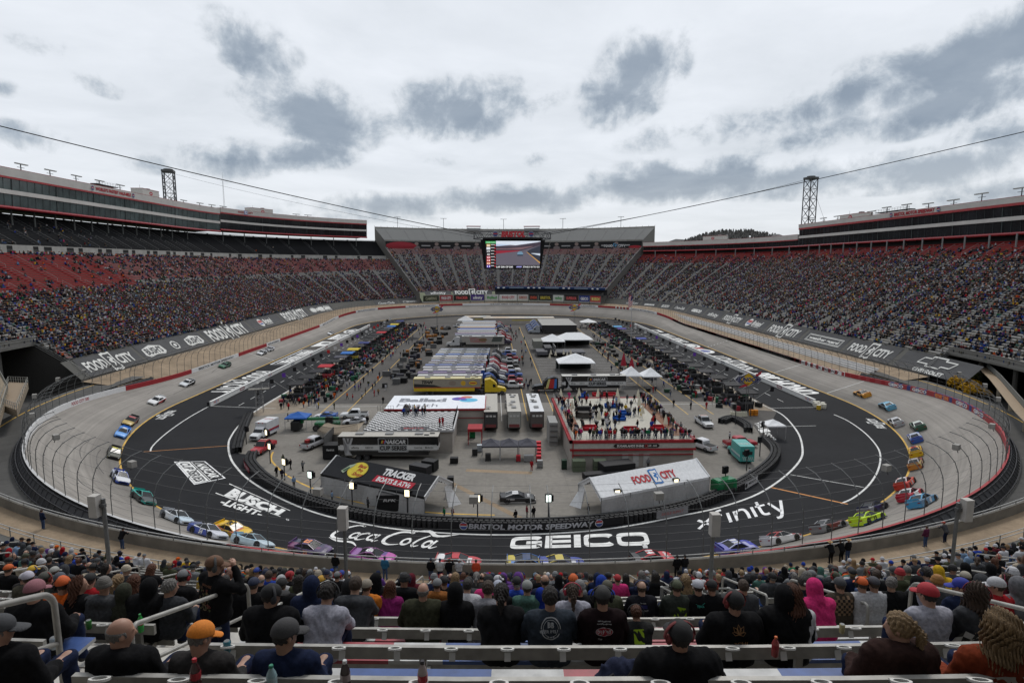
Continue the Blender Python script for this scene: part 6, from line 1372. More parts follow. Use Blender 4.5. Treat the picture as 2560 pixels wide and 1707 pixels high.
def roof_deck_building():
 x0,x1,y0,y1,z=7.4,27.2,89.6,119.5,4.3
 t=empty('clubhouse',(x0,y0,0),0,label='red trimmed building with a crowded roof terrace',cat='building');w,d=x1-x0,y1-y0
 b=MB();b.box((w/2,d/2,2.0),(w-.3,d-.3,4.0),(.33,.30,.27));b.build('wall',m_wall,t);b=MB()
 b.box((w/2,.0,z-.05),(w+.5,.5,.42),RED);b.box((w/2,0.02,z-1.35),(w+.3,.4,.35),RED);b.box((0,d/2,z-.05),(.5,d+.5,.42),RED);b.box((w,d/2,z-.05),(.5,d+.5,.42),RED);b.box((w/2,d,z-.05),(w+.5,.5,.42),RED);b.box((w/2,.03,2.05),(w-.4,.3,.09),RED);b.build('red_trim',m_paint,t)
 b=MB();b.box((w/2,.04,z-.72),(w+.1,.34,.9),(.42,.40,.37));b.build('parapet_face',m_paint,t)
 b=MB();b.box((w/2,d/2,z+.03),(w-.3,d-.3,.1),(.42,.40,.34));b.build('deck_floor',m_paint,t);b=MB()
 b.box((1.6,d*.42,z+.13),(1.6,d*.5,.05),(.20,.10,.06));b.box((w-1.7,d*.45,z+.13),(2.0,d*.75,.05),(.22,.11,.065));b.build('timber_path',m_paint,t)
 rails(t,[(.2,.1),(w-.2,.1),(w-.2,d-.2)],z+.08);rails(t,[(.2,.1),(.2,d-.2)],z+.08)
 F=Flat();F.poly([(-3.4,-.3),(3.4,-.3),(3.7,0),(3.4,.3),(-3.4,.3),(-3.7,0)],(.02,.015,.015));F.text('SUGARLANDS SHINE',-1.0,0,.36,(.62,.6,.58),w=4.3,bold=.04,lay=1);F.ring(1.55,0,.24,.24,.3,(.5,.05,.05),1);F.text('LIVE - BAR',2.5,0,.3,(.6,.58,.55),w=1.5,bold=.02,lay=1)
 F.build('sign_board',lambda u,v,l:(w/2+u+.5,-.26-l*2,z-.70+v),m_paint,t)
 for i,xx in enumerate((8.7,10.4,12.1)):
  b=MB();b.box((xx,.1,1.1),(.95,.12,2.1),(.42,.41,.40));o=b.build('door',m_paint,t);b=MB();b.box((xx+.35,.02,1.05),(.08,.08,.12),(.05,.05,.05));b.build('handle',m_paint,o)
 b=MB();b.box((w/2,-.1,2.9+.1),(.1,.1,.1),RED);b.tube((.3,-.2,0),(.3,-.2,z),.1,4,RED);b.build('corner_post',m_paint,t)
 s=empty('stair_tower',(x0-1.6,y0+14,0),0,label='pale stair tower against the left side of the roof terrace building',cat='stairs');b=MB();b.box((0,0,2.1),(1.5,5,4.2),(.26,.26,.25));b.build('tower',m_paint,s);b=MB()
 for k in range(4):b.box((0,-2.6,.7+k*1.0),(1.4,.14,.08),(.1,.1,.1))
 b.build('panel_joint',m_paint,s);return x0,y0,w,d,z
RD=roof_deck_building()
def checker_deck():
 x0,x1,y0,y1,z=-27.0,-11.8,97.6,110.2,4.1
 t=empty('victory_deck',(x0,y0,0),0,label='black and white checkered roof deck above the garage',cat='building');w,d=x1-x0,y1-y0
 b=MB();b.box((w/2,d/2,2),(w-.2,d-.2,4),(.33,.3,.27));b.build('wall',m_wall,t);b=MB();n,m=24,20
 for i in range(n):
  for j in range(m):
   xa,xb,ya,yb=w*i/n,w*(i+1)/n,d*j/m,d*(j+1)/m;b.quad((xa,ya,z),(xb,ya,z),(xb,yb,z),(xa,yb,z),(.62,.62,.62)if(i+j)%2 else(.015,.015,.016))
 b.build('checkered_floor',m_paint,t);b=MB();b.box((w+.1,d/2,z-.1),(.25,d,.5),(.5,.5,.5));b.box((w/2,-.1,z-.2),(w,.25,.3),(.4,.4,.4));b.build('deck_edge',m_paint,t)
 F=Flat();F.poly([(5.5,.3),(11.5,.3),(10.8,2.0),(6.2,2.0)],(.08,.08,.09));F.text('BRISTOL',8.5,1.1,.7,(.4,.05,.05),w=3.6,lay=1);F.build('floor_emblem',lambda u,v,l:(u,v,z+.01+l),m_paint,t)
 rails(t,[(0,0),(w,0),(w,d)],z,1.2,col=(.02,.02,.02),step=.5,bars=2);rails(t,[(0,d),(3,d)],z,1.2,col=(.02,.02,.02),step=.5,bars=2)
 r=empty('access_ramp',(x0-1,y0,0),0,label='curved concrete ramp with black fences leading to the checkered deck',cat='ramp');b=MB();P=[]
 for k in range(13):s=k/12;cx,cy=0-9.5*s,3.0+9*s*s;P.append((cx,cy,4.0-2.4*s))
 for k in range(12):(xa,ya,za),(xb,yb,zb)=P[k],P[k+1];b.quad((xa,ya-3,za),(xb,yb-3,zb),(xb,yb+3,zb),(xa,ya+3,za),(.27,.22,.16));b.quad((xa,ya-3,za),(xa,ya-3,0),(xb,yb-3,0),(xb,yb-3,zb),(.25,.23,.2))
 b.build('ramp_slab',m_paint,r);b=MB()
 for o_ in(-3,3):
  for k in range(48):s=k/47;cx,cy,cz=-9.5*s,3.0+9*s*s+o_,4.0-2.4*s;b.tube((cx,cy,cz),(cx,cy,cz+1.2),.03,4,(.015,.015,.015))
  for h in(.15,1.2):b.path([(-9.5*s,3.0+9*s*s+o_,4.0-2.4*s+h)for s in np.linspace(0,1,13)],.03,4,(.015,.015,.015))
 b.build('fence',m_paint,r);b=MB();b.box((-4.8,0,2),(.1,5.8,4),(.1,.1,.1));b.build('support',m_paint,r)
 return x0,y0,w,d,z
CD_=checker_deck()
def ballad():
 x0,x1,y0,y1,z=-25.9,-6.6,111.0,122.6,4.5;t=empty('garage_building',(x0,y0,0),0,label='white roofed garage with a pink and blue heart logo',cat='building');w,d=x1-x0,y1-y0
 b=MB();b.box((w/2,d/2,2.1),(w-.3,d-.3,4.2),(.33,.3,.27));b.build('wall',m_wall,t);b=MB();b.box((w/2,d/2,z-.15),(w,d,.22),(.74,.76,.80));b.build('roof',m_paint,t)
 b=MB();b.box((w/2,-.06,z-.25),(w+.2,.16,.34),RED);b.box((w+.05,d/2,z-.25),(.16,d,.34),RED);b.box((w-.05,.0,2.2),(.2,.2,4.2),RED);b.box((w/2,-.04,2.6),(w,.1,.1),RED);b.build('red_trim',m_paint,t)
 F=Flat();F.text('Ballad',6.6,7.3,3.0,(.22,.23,.26),w=9.5,bold=.05);F.text('Health',6.0,2.9,2.8,(.22,.23,.26),w=8,bold=.0);F.disc(13.9,8.2,1.5,1.5,(.10,.08,.35));F.disc(15.4,9.7,1.2,1.1,(.55,.18,.12),1);F.disc(15.9,7.0,1.9,1.7,(.10,.42,.62),2);F.disc(14.5,8.6,.8,.8,(.30,.05,.3),3);F.disc(14.9,7.4,.7,.7,(.05,.12,.4),4)
 F.build('roof_logo',lambda u,v,l:(u,v,z-.035+l),m_paint,t)
 a=empty('canopy_awning',(-8.2,103.6,0),0,label='small red framed awning beside the checkered deck',cat='awning');b=MB();b.box((0,0,2.7),(2.6,3.4,.5),RED);b.build('roof',m_paint,a);b=MB();[b.tube((x,y,0),(x,y,2.6),.09,4,RED)for x in(-1.2,1.2)for y in(-1.6,1.6)];b.build('post',m_paint,a)
ballad()
def far_shed():
 for x,y,w,lab,c in((8.5,318,38,'long low tan building at the far end of the infield',(.26,.22,.18)),(-14,324,14,'grey low shed at the far left end of the infield',(.2,.2,.19))):
  t=empty('low_building',(x,y,0),0,label=lab,cat='building');b=MB();b.box((0,0,1.6),(w,8,3.2),c);b.build('wall',m_wall,t);b=MB();b.box((0,0,3.3),(w+.4,8.4,.25),(.5,.45,.38));b.build('roof',m_paint,t)
  F=Flat();F.disc(-w*.25,0,w*.12,1.4,(.5,.28,.12));F.disc(w*.22,0,w*.14,1.4,(.3,.42,.5));F.build('roof_print',lambda u,v,l:(u,v,3.44+l*3),m_paint,t)
  F=Flat();F.rect(-w*.1,-.3,w*.3,.3,(.45,.36,.08));F.build('wall_print',lambda u,v,l:(u,-4.02-l*3,2.2+v),m_paint,t)
far_shed()
def car_box(t,S,col,name='body',m=None):
 """S: (x, half width, z0, z1)"""
 V=[p for x,w,z0_,z1_ in S for p in((x,-w,z0_),(x,-w*1.0,z0_+(z1_-z0_)*.6),(x,-w*.9,z1_),(x,w*.9,z1_),(x,w,z0_+(z1_-z0_)*.6),(x,w,z0_))]
 n=len(S);F=[(i*6+j,i*6+(j+1)%6,(i+1)*6+(j+1)%6,(i+1)*6+j)for i in range(n-1)for j in range(6)]+[tuple(reversed(range(6))),tuple(range((n-1)*6,n*6))]
 b=MB();b.add(V,F,col);return b.build(name,m or m_carpaint,t)
def pickup(x,y,rz,col,label,bed=(.02,.02,.02),light=False,crew=True):
 t=empty('pickup_truck',(x,y,0),rz,label=label,cat='pickup');car_box(t,[(-2.85,.95,.5,1.15),(-1.2,.98,.5,1.18),(-.2,.98,.5,1.15),(1.2,.98,.5,1.12),(2.5,.97,.5,1.08),(2.85,.88,.5,.95)],col)
 car_box(t,[(-1.15,.86,1.1,1.75),(-.9,.80,1.1,1.92),(.5,.80,1.1,1.92),(1.25,.88,1.08,1.16)],col,'cab')
 g=MB();g.quad((.56,-.72,1.885),(1.22,-.8,1.2),(1.22,.8,1.2),(.56,.72,1.885));g.build('windshield',m_glass,t);g=MB();g.quad((-1.165,.7,1.25),(-1.03,.66,1.82),(-1.03,-.66,1.82),(-1.165,-.7,1.25));g.build('rear_window',m_glass,t)
 for s in(-1,1):g=MB();g.add([(-.95,s*.875,1.25),(1.05,s*.885,1.25),(.5,s*.79,1.84),(-.85,s*.79,1.84)],[(0,1,2,3)[::s]]);g.build('side_window',m_glass,t)
 b=MB();b.box((-2.0,0,1.19),(1.5,1.6,.04),bed);b.build('cargo_bed',m_paint,t);b=MB();b.box((2.88,0,.55),(.12,1.8,.25),(.4,.4,.4));b.box((-2.9,0,.55),(.12,1.8,.2),(.35,.35,.35));b.build('bumper',m_paint,t);b=MB();b.box((2.86,0,.82),(.06,1.1,.22),(.03,.03,.03));b.build('grille',m_black,t)
 for s in(-1,1):b=MB();b.box((2.83,s*.72,.84),(.08,.3,.16),(.6,.6,.58));b.build('headlight',m_gloss,t);b=MB();b.box((-2.86,s*.82,.95),(.06,.18,.3),(.3,.02,.02));b.build('tail_light',m_gloss,t);b=MB();b.box((1.0,s*1.05,1.3),(.12,.22,.2),(.03,.03,.03));b.build('mirror',m_black,t)
 if light:b=MB();b.box((-.3,0,1.98),(.35,1.3,.1),(.55,.35,.3));b.build('light_bar',m_gloss,t)
 for xx in(-1.75,1.85):
  for s in(-1,1):wheel(t,xx,s*.86,.42,.28)
 return t
pickup(-44.7,99.6,-PI/2-.15,(.36,.02,.03),'red pickup facing the tyre wall gap on the left',bed=(.25,.02,.02),light=True)
pickup(-36.6,102,PI/2-.42,(.5,.5,.52),'silver pickup with a red engine in its black bed')
o=[q for q in bpy.data.objects if q.name.startswith('pickup_truck')and q.parent is None][-1];b=MB();b.box((-1.7,.1,1.45),(.8,.7,.5),(.3,.03,.03));b.box((-1.3,-.2,1.4),(.5,1.2,.4),(.03,.03,.03));b.build('bed_equipment',m_paint,o)
pickup(-34.2,121.5,PI+.1,(.6,.61,.62),'white pickup behind the green telehandler');pickup(38.8,99.5,.1,(.33,.02,.03),'red pickup parked above the teal ambulance',bed=(.12,.03,.03))
pickup(29.3,104.5,2.3,(.35,.03,.04),'red pickup at the right corner of the roof terrace',bed=(.3,.3,.3));pickup(37.3,113.5,-PI/2+.05,(.5,.51,.52),'grey-white wrecker truck facing the camera on the right',light=True);pickup(31.5,98.6,PI/2+.5,(.6,.6,.62),'white tow truck with a black boom beside the terrace corner')
pickup(-18,305,.3,(.6,.6,.6),'white pickup at the far left end of the truck rows');pickup(-23,300,.2,(.55,.55,.55),'second white pickup at the far left end of the truck rows')
for i in range(9):
 pickup(.3+random.uniform(-.3,.3),150.5+7.7*i,0,[(.5,.5,.5),(.3,.03,.04),(.04,.09,.3),(.6,.6,.6),(.03,.03,.03)][i%5],'%s pickup parked nose to the lane by the cabs, %s from the yellow tractor'%(('grey','red','blue','white','black')[i%5],ords[i]))
pickup(-1.2,131,-PI/2,(.4,.4,.4),'grey pickup below the yellow transporter facing the camera')
def ambulance(x,y,rz,col,stripe,label):
 t=empty('ambulance',(x,y,0),rz,label=label,cat='ambulance');car_box(t,[(1.3,.95,.5,1.5),(2.7,.95,.5,1.25),(3.4,.9,.5,1.1)],col,'hood_body');car_box(t,[(.9,.95,.5,2.2),(1.3,.92,.5,2.2),(2.2,.95,.5,1.3)],col,'cab')
 b=MB();b.box((-1.1,0,1.75),(4.1,2.3,2.5),col);b.build('box_body',m_carpaint,t);g=MB();g.quad((1.36,-.8,2.12),(2.16,-.88,1.38),(2.16,.88,1.38),(1.36,.8,2.12));g.build('windshield',m_glass,t)
 for s in(-1,1):g=MB();g.add([(.95,s*.955,1.5),(1.9,s*.958,1.5),(1.35,s*.945,2.05),(.95,s*.95,2.05)],[(0,1,2,3)[::s]]);g.build('side_window',m_glass,t)
 b=MB();b.box((3.42,0,.8),(.06,1.2,.3),(.04,.04,.04));b.box((3.45,0,.5),(.1,1.8,.2),(.3,.3,.3));b.build('grille',m_paint,t);b=MB()
 for s in(-1,1):b.box((-1.1,s*1.156,1.35),(4.0,.02,.35),stripe);b.box((-1.1,s*1.156,1.1),(4.0,.02,.08),(.04,.05,.2))
 b.build('stripe',m_paint,t);b=MB();[b.box((.96,-.8+.4*k,2.85),(.06,.28,.14),(.5,.1,.08)if k%2 else(.5,.5,.5))for k in range(5)];b.build('warning_lamp',m_gloss,t)
 b=MB();[b.quad((-3.16,-1.1+.3*k,.7),(-3.16,-.95+.3*k,.7),(-3.16,-.7+.3*k,1.3),(-3.16,-.85+.3*k,1.3),stripe)for k in range(6)];[b.box((-3.17,s*.5,1.9),(.03,.6,.55),(.03,.03,.03))for s in(-1,1)];b.build('rear_door',m_paint,t)
 for xx in(-2.1,2.4):
  for s in(-1,1):wheel(t,xx,s*.9,.42,.3)
 F=Flat();F.text('AMBULANCE',0,0,.5,(.4,.05,.05)if col[0]>.4 else(.6,.62,.6),w=1.9);F.build('roof_lettering',lambda u,v,l:(-1.6-v*-1,-u*-1,3.006+l*3),m_paint,t);return t
ambulance(-47.9,108.3,-PI/2-.2,(.62,.63,.64),(.35,.03,.04),'white box ambulance behind the red pickup');ambulance(36.2,93.4,PI/2-.05,(.06,.33,.30),(.4,.5,.48),'teal box ambulance seen from behind near the right tyre wall')
def telehandler():
 t=empty('telehandler',(-37.6,112.6,0),.03,label='green telescopic handler in front of the ramp fence',cat='telehandler');G_=(.01,.16,.05);b=MB()
 b.box((.3,0,1.2),(4.6,1.9,.8),G_);b.build('chassis',m_gloss,t);b=MB();b.box((-1.2,.2,2.2),(7.4,.55,.5),G_,rz=0);b.box((-4.6,.2,1.9),(.6,.5,1.0),G_);b.build('boom',m_gloss,t);b=MB();b.box((-5.6,0,1.1),(1.6,2.6,1.6),(.02,.02,.02));b.build('work_cage',m_paint,t)
 b=MB();b.box((.8,-.6,2.1),(1.4,.8,1.3),(.02,.03,.02));b.build('cab',m_glass,t)
 for xx in(-1.7,1.9):
  for s in(-1,1):wheel(t,xx,s*1.0,.62,.42)
telehandler()
def sedan(x,y,rz,lv,label,txt=None,num=None,tc=(.6,.6,.6)):
 o=race_car((x,y,0),(math.cos(rz),math.sin(rz),0),(0,0,1),lv,num or '',tc,label,txt,tc);o['category']='car';del o['group'];o.name='display_car';return o
sedan(-1.6,76.6,.02,livery(Bk,roof=(.6,.6,.6),hood=(.02,.02,.02),skirt=(.55,.55,.55)),'black and white show car parked on the infield between the marquees','CUP SERIES')
sedan(-40.2,121.5,0,livery((.03,.10,.36),hood=(.6,.6,.62),roof=(.03,.10,.36)),'blue pace car with a white nose beside the left pit boxes');bpy.data.objects['display_car.001'].rotation_euler.z=PI
sedan(-33,117,PI+.1,livery((.6,.6,.62),roof=(.6,.6,.62)),'white show car beside the ramp fence')
def cart(px,py,w,d,h,col,label,rz=0,wheels=True,txt=None,name='equipment_case',cat='case',lid=None):
 p=G(px,py)if not isinstance(px,Vector)else px;t=empty(name,(p.x,p.y+d/2,0),rz,label=label,cat=cat);z=.16 if wheels else.02;b=MB();b.box((0,0,z+h/2),(w,d,h),col);b.box((0,0,z+h+.03),(w*.98,d*.98,.06),lid or tuple(min(1,c*1.6+.01)for c in col));b.box((0,-d/2-.01,z+h*.5),(w*.94,.02,h*.05),tuple(c*.5 for c in col));b.build('case_body',m_paint,t)
 if wheels:
  b=MB();[b.tube((sx*w*.4,sy*d*.4-.04,.1),(sx*w*.4,sy*d*.4+.04,.1),.1,8,(.02,.02,.02))for sx in(-1,1)for sy in(-1,1)];b.build('caster',m_rubber,t)
 if txt:F=Flat();F.text(txt,0,h*.15,min(.35,h*.2),(.6,.6,.6),w=w*.5,shear=.2);F.build('lettering',lambda u,v,l:(u,-d/2-.025-l,z+h*.55+v),m_paint,t)
 return t
for a in((827,1150,2.6,2.2,2.3,(.012,.012,.013),'tall black equipment trailer left of the cup series transporter',0,True,'Hendrick'),(975,1280,3.4,2.0,2.1,(.014,.014,.015),'black team cart in front of the black marquee',0,True,'RFK'),(1050,1188,3.2,1.6,1.2,(.02,.02,.022),'low black case between transporter and marquee',-.5),(1074,1180,2.2,1.6,1.5,(.013,.013,.014),'black crate behind the black marquee ridge',-.4),(1126,1222,.9,.9,1.5,(.014,.014,.015),'upright black case at the open end of the black marquee',0),(1135,1160,1.3,.9,.8,(.013,.013,.014),'black bin at the right end of the transporter',0),(1545,1192,5.2,2.4,1.7,(.012,.012,.013),'long black trailer behind the white marquee',.25),(1508,1200,6,1.4,.8,(.012,.012,.013),'low black ramp case behind the white marquee',.2),(1448,1180,2.0,1.4,1.7,(.10,.12,.08),'olive green transformer cabinet on the left',0,False),(1501,1180,2.0,1.4,1.7,(.10,.12,.08),'olive green transformer cabinet on the right',0,False),(1411,1174,.8,.8,1.3,(.012,.03,.018),'dark green wheeled bin at the building corner',0),(1220,1153,.9,.7,1.0,(.03,.03,.03),'open tool cart under the left dark canopy',0),(1322,1155,1.6,.7,.9,(.25,.25,.25),'silver workbench under the right dark canopy',0),(1296,1155,.7,.6,.9,(.33,.02,.03),'red tool chest between the dark canopies',0),(1181,1096,1.0,.9,1.7,(.01,.16,.05),'green wheeled bin by the first trailer',0),(1890,1222,0,0,0,0,'')):
 if a[2]:cart(*a)
for i in range(5):cart(1347,1120+9*i,.8,.7,.9,(.36,.02,.03),'red fuel chest stacked right of the dark canopies, %s from the back'%ords[i])
for i,(px,py,c,n_)in enumerate(((1187,1140,(.03,.03,.03),'black'),(1199,1130,(.3,.32,.34),'silver'),(1350,1170,(.2,.2,.2),'grey'))):cart(px,py,.9,.7,1.0,c,n_+' rolling tool cabinet at the edge of the dark canopies')
def gen():
 p=G(1815,1240);t=empty('generator',(p.x,p.y+1,0),.35,label='green towable generator inside the right tyre wall',cat='generator');b=MB();b.box((0,0,1.3),(3.3,1.6,1.6),(.01,.16,.06));b.box((0,0,2.15),(3.0,1.3,.14),(.01,.14,.05));b.build('housing',m_gloss,t)
 for xx in(-.5,.5):[wheel(t,xx,s*.85,.36,.2)for s in(-1,1)]
 b=MB();b.box((.2,-.81,1.3),(1.6,.03,.8),(.02,.1,.04));b.build('access_panel',m_paint,t)
gen()
m_lamp=mat('lit_lamp',(1.0,.86,.55),.3,emit=2.2);m_lamp2=mat('lit_lamp_white',(.85,1.0,.92),.3,emit=2.0)
for i,(px,py,on)in enumerate(((777,1235,2),(881,1264,1),(1019,1285,1),(1194,1299,1),(1371,1299,2),(1542,1285,1),(1688,1255,1),(712,1200,1),(676,1158,1),(668,1120,1),(616,1110,0),(1812,1222,0),(1866,1176,0),(1899,1140,0),(1907,1098,0),(725,1006,0),(1804,990,0),(1876,1040,0),(645,1020,0),(1838,1060,0))):
 p=G(px,py);H_=2.4 if i<15 else 3.2;ang=math.atan2(CX0-p.x,-p.y)
 c=Vector((0,104,0));dx=p.x-0;face=math.atan2(p.x,110-p.y)*.55
 t=empty('light_stand',(p.x,p.y,0),face*1.0,label='%s floodlight box on a post inside the tyre wall, %s'%(('unlit','warm lit','cool white lit')[on],['third from the left of the lit row','before the black marquee','at the black marquee cart','left of the two crewmen','right of the two crewmen','at the white marquee corner','before the white marquee','beside the photographers','by the start of the tyre wall','behind another by the red pickup','beside the red pickup','at the green generator','by the teal ambulance','at the pit entry barrier','near the white canopy','left pit stall edge','right pit stall edge','near the fuel sign','by the scaffold tower','by the orange barrels'][i]),cat='floodlight')
 b=MB();b.tube((0,0,0),(0,0,H_),.09,6,(.03,.03,.03));b.build('post',m_dark,t);b=MB();b.box((0,.12,H_+.45),(.85,.35,1.05),(.02,.02,.02));b.box((.55,.2,H_+.4),(.2,.3,.8),(.015,.015,.015));b.build('housing',m_black,t)
 b=MB();b.box((0,-.07,H_+.45),(.62,.03,.85),(.3,.3,.28));b.build('lens',(m_glass,m_lamp,m_lamp2)[on],t)
for i in range(7):
 x,y=68.6-.55*(i//3)+.6*(i%3),129.2-1.2*(i//2)-.3*(i%2);t=empty('crash_barrel',(x,y,0),label='%s sand barrel at the end of the right pit wall, %s'%('yellow' if i==6 else 'white',ords[i]),cat='barrel');b=MB();b.lathe([(.42,0),(.46,.5),(.44,1.0),(.40,1.05)],n=12,col=(.55,.36,.03)if i==6 else(.62,.6,.52));b.build('drum',m_paint,t);b=MB();b.lathe([(.44,1.0),(.47,1.03),(.2,1.12)],n=12,col=(.6,.58,.5));b.build('lid',m_paint,t)
def fuel_sign(x,y,h,sc,label):
 t=empty('fuel_sign',(x,y,0),-.05,label=label,cat='sign');b=MB();[b.tube((s*.22,0,0),(s*.22,0,h),.06,5,(.3,.3,.3))for s in(-1,1)];[b.tube((-.22 if k%2 else.22,0,h*k/8),(.22 if k%2 else-.22,0,h*(k+1)/8),.03,4,(.3,.3,.3))for k in range(8)];b.build('post',m_steel,t)
 q=sc;O=[(-2.6,0),(-1.9,.75),(-1.2,.75),(0,1.35),(1.2,.75),(1.9,.75),(2.6,0),(1.9,-.75),(1.2,-.75),(0,-1.35),(-1.2,-.75),(-1.9,-.75)]
 b=MB();n=len(O);b.add([(u*q,-.1,h+1+v*q)for u,v in O]+[(u*q,.15,h+1+v*q)for u,v in O],[tuple(range(n)),tuple(range(2*n-1,n-1,-1))]+[(i,n+i,n+(i+1)%n,(i+1)%n)for i in range(n)],(.42,.42,.44));b.build('sign_panel',m_paint,t)
 F=Flat();F.poly([(u*q*.93,v*q*.9)for u,v in O],(.03,.035,.08));F.poly([(0,1.25*q),(1.5*q,0),(0,-1.25*q),(-1.5*q,0)],(.58,.36,.02),1)
 F.text('SUNOCO',0,0,.78*q,(.42,.42,.5),w=4.15*q,bold=.07,shear=.2,lay=2);F.text('SUNOCO',0,0,.7*q,(.015,.02,.09),w=4.0*q,bold=.045,shear=.2,lay=3)
 for P in(((1.2,.9),(2.5,1.7),(2.3,1.0),(1.6,.6)),((-.9,-1.0),(.3,-.6),(-.2,-1.3),(-1.8,-1.6))):F.poly([(u*q,v*q)for u,v in P],(.45,.03,.05),1)
 F.build('sign_face',lambda u,v,l:(u,-.11-l*2,h+1+v),m_paint,t);return t
p=G(1866,1029);fuel_sign(p.x,p.y,6.2,1.15,'large fuel brand sign on a lattice post above the right pit boxes');fuel_sign(-33,290,9.0,1.3,'distant fuel brand sign at the far left of the infield');fuel_sign(36.5,300,9.0,1.3,'distant fuel brand sign at the far right of the infield')
def flagpole(x,y,h):
 t=empty('flagpole',(x,y,0),label='tall flagpole flying a striped flag by the right pit lane',cat='flagpole');b=MB();b.tube((0,0,0),(0,0,h),.16,6,(.4,.4,.4),.09);b.lathe([(.1,0),(.2,.15),(.1,.3)],(0,0,h),8,(.5,.4,.1));b.build('pole',m_paint,t);b=MB();n,m=10,13
 for j in range(m):
  for i in range(n):
   f=lambda u,v:(-2.6*u*(.45+.2*v)+.25*math.sin(u*6+v*2),-.5*math.sin(u*5),h-.3-4.6*v-2.3*u)
   c=(.02,.03,.12)if i<4 and j<7 else((.38,.02,.03)if j%2==0 else(.6,.6,.6));b.quad(f(i/n,j/m),f(i/n,(j+1)/m),f((i+1)/n,(j+1)/m),f((i+1)/n,j/m),c)
 b.build('flag',m_paint,t)
flagpole(48.6,225.8,21.5)
for i,(px,py)in enumerate(((1878,1038),(1889,1038))):p=G(px,py);t=empty('crash_barrel',(p.x,p.y,0),label='orange barrel below the fuel sign, %s'%('left one','right one')[i],cat='barrel');b=MB();b.lathe([(.45,0),(.5,.6),(.48,1.2),(.3,1.25)],n=12,col=(.55,.2,.02));b.build('drum',m_paint,t);b=MB();b.lathe([(.5,.55),(.51,.6),(.5,.7)],n=12,col=(.3,.1,.01));b.build('band',m_paint,t)
for i in range(6):p=G(1830+6.5*i,1040);t=empty('water_barrier',(p.x,p.y,0),label='white water-filled barrier below the fuel sign, %s in the row'%ords[i],cat='barrier',group='white barriers below the fuel sign');b=MB();b.box((0,0,.5),(.85,.6,1.0),(.55,.53,.42),taper=.75);b.build('barrier_body',m_paint,t);b=MB();b.box((0,0,1.02),(.2,.2,.06),(.2,.2,.2));b.build('cap',m_paint,t)
def scaffold():
 p=G(662,1030);t=empty('scaffold_tower',(p.x-1,p.y,0),.25,label='pit spotter scaffold tower with a platform on the left',cat='scaffold');b=MB()
 for x in(-.7,.7):
  for y in(-.7,.7):b.tube((x,y,0),(x,y,5.2),.06,5,(.25,.25,.25))
 for k in range(5):z=k*1.1;[b.tube(p_,q_,.035,4,(.25,.25,.25))for p_,q_ in(((-.7,-.7,z),(.7,-.7,z+1.1)),((-.7,-.7,z+1.1),(.7,-.7,z+1.1)),((-.7,.7,z+1.1),(.7,.7,z+1.1)),((.7,-.7,z+1.1),(.7,.7,z+1.1)))]
 b.build('frame',m_paint,t);b=MB();b.box((0,0,5.2),(4.2,1.8,.12),(.2,.19,.17));b.build('platform',m_paint,t);rails(t,[(-2,-.8),(2,-.8),(2,.8),(-2,.8)],5.25,closed=True,col=(.25,.25,.25))
scaffold()
PBC=[(.015,.015,.017),(.015,.015,.017),(.016,.016,.02),(.4,.02,.03),(.015,.015,.017),(.06,.06,.08),(.03,.14,.42),(.52,.40,.03),(.02,.02,.022),(.02,.03,.14)]
PBN=['black','jet black','dull black','red','sooty black','grey','bright blue','yellow','coal black','navy']
def pit_box(x,y,s,i,can,body,label,rz=0):
 t=empty('pit_box',(x,y,0),rz,label=label,cat='pit box',group='pit boxes on the %s pit lane'%('left' if s<0 else 'right'));r=random.Random(i*7+s)
 b=MB();b.box((0,0,.8),(2.4,3.6,1.3),body);b.box((0,-.2,1.55),(2.3,3.0,.18),tuple(c*1.8+.02 for c in body));b.build('tool_cabinet',m_paint,t)
 b=MB()
 for X in(-1.1,1.1):
  for Y in(-1.6,1.6):b.tube((X,Y,.2),(X,Y,4.0),.05,4,(.1,.1,.1))
 for z in(1.7,2.6):b.tube((-1.1,-1.6,z),(1.1,-1.6,z),.04,4,(.15,.15,.15));b.tube((-1.1,1.6,z),(1.1,1.6,z),.04,4,(.15,.15,.15))
 b.build('frame',m_paint,t);b=MB();b.box((0,.3,1.95),(2.1,.5,.5),(.03,.03,.03));b.box((0,.55,2.4),(2.1,.12,.6),(.03,.03,.03));b.build('bench_seat',m_paint,t)
 b=MB();w=1.9;b.add([(-w,-2.3,4.0),(w,-2.3,4.0),(w,2.3,4.0),(-w,2.3,4.0),(-w*.9,0,4.35),(w*.9,0,4.35)],[(0,1,5,4),(2,3,4,5),(1,2,5),(3,0,4)],can);b.quad((-w,-2.3,4.0),(-w,-2.3,3.8),(w,-2.3,3.8),(w,-2.3,4.0),can);b.build('canopy',m_paint,t)
 b=MB();b.box((r.uniform(-.4,.4),-1.2,2.4),(.9,.1,.6),(.02,.02,.02));b.build('monitor',m_glass,t)
 for k in range(3):b=MB();b.box((-s*2.2,-1.5+1.3*k,.55),(.8,1.0,1.0),(r.choice([.012,.02,.2,.05]),)*3 if k else(.25,.02,.03)if i%4==0 else(.02,.02,.02));b.build('supply_crate',m_paint,t)
 b=MB();b.tube((s*1.2,0,1.5),(s*6.4,1.2,4.4),.035,4,(.35,.35,.33));c=r.choice([(.015,.015,.017),(.015,.015,.017),(.15,.05,.4),(.5,.03,.03),(.6,.6,.6)]);b.build('sign_pole',m_paint,t);b=MB();b.add([(s*6.0,1.0,3.7),(s*7.0,1.3,3.6),(s*7.1,1.3,4.6),(s*6.1,1.0,4.8)],[(0,1,2,3)],c);b.build('pit_sign',m_paint,t)
 return t
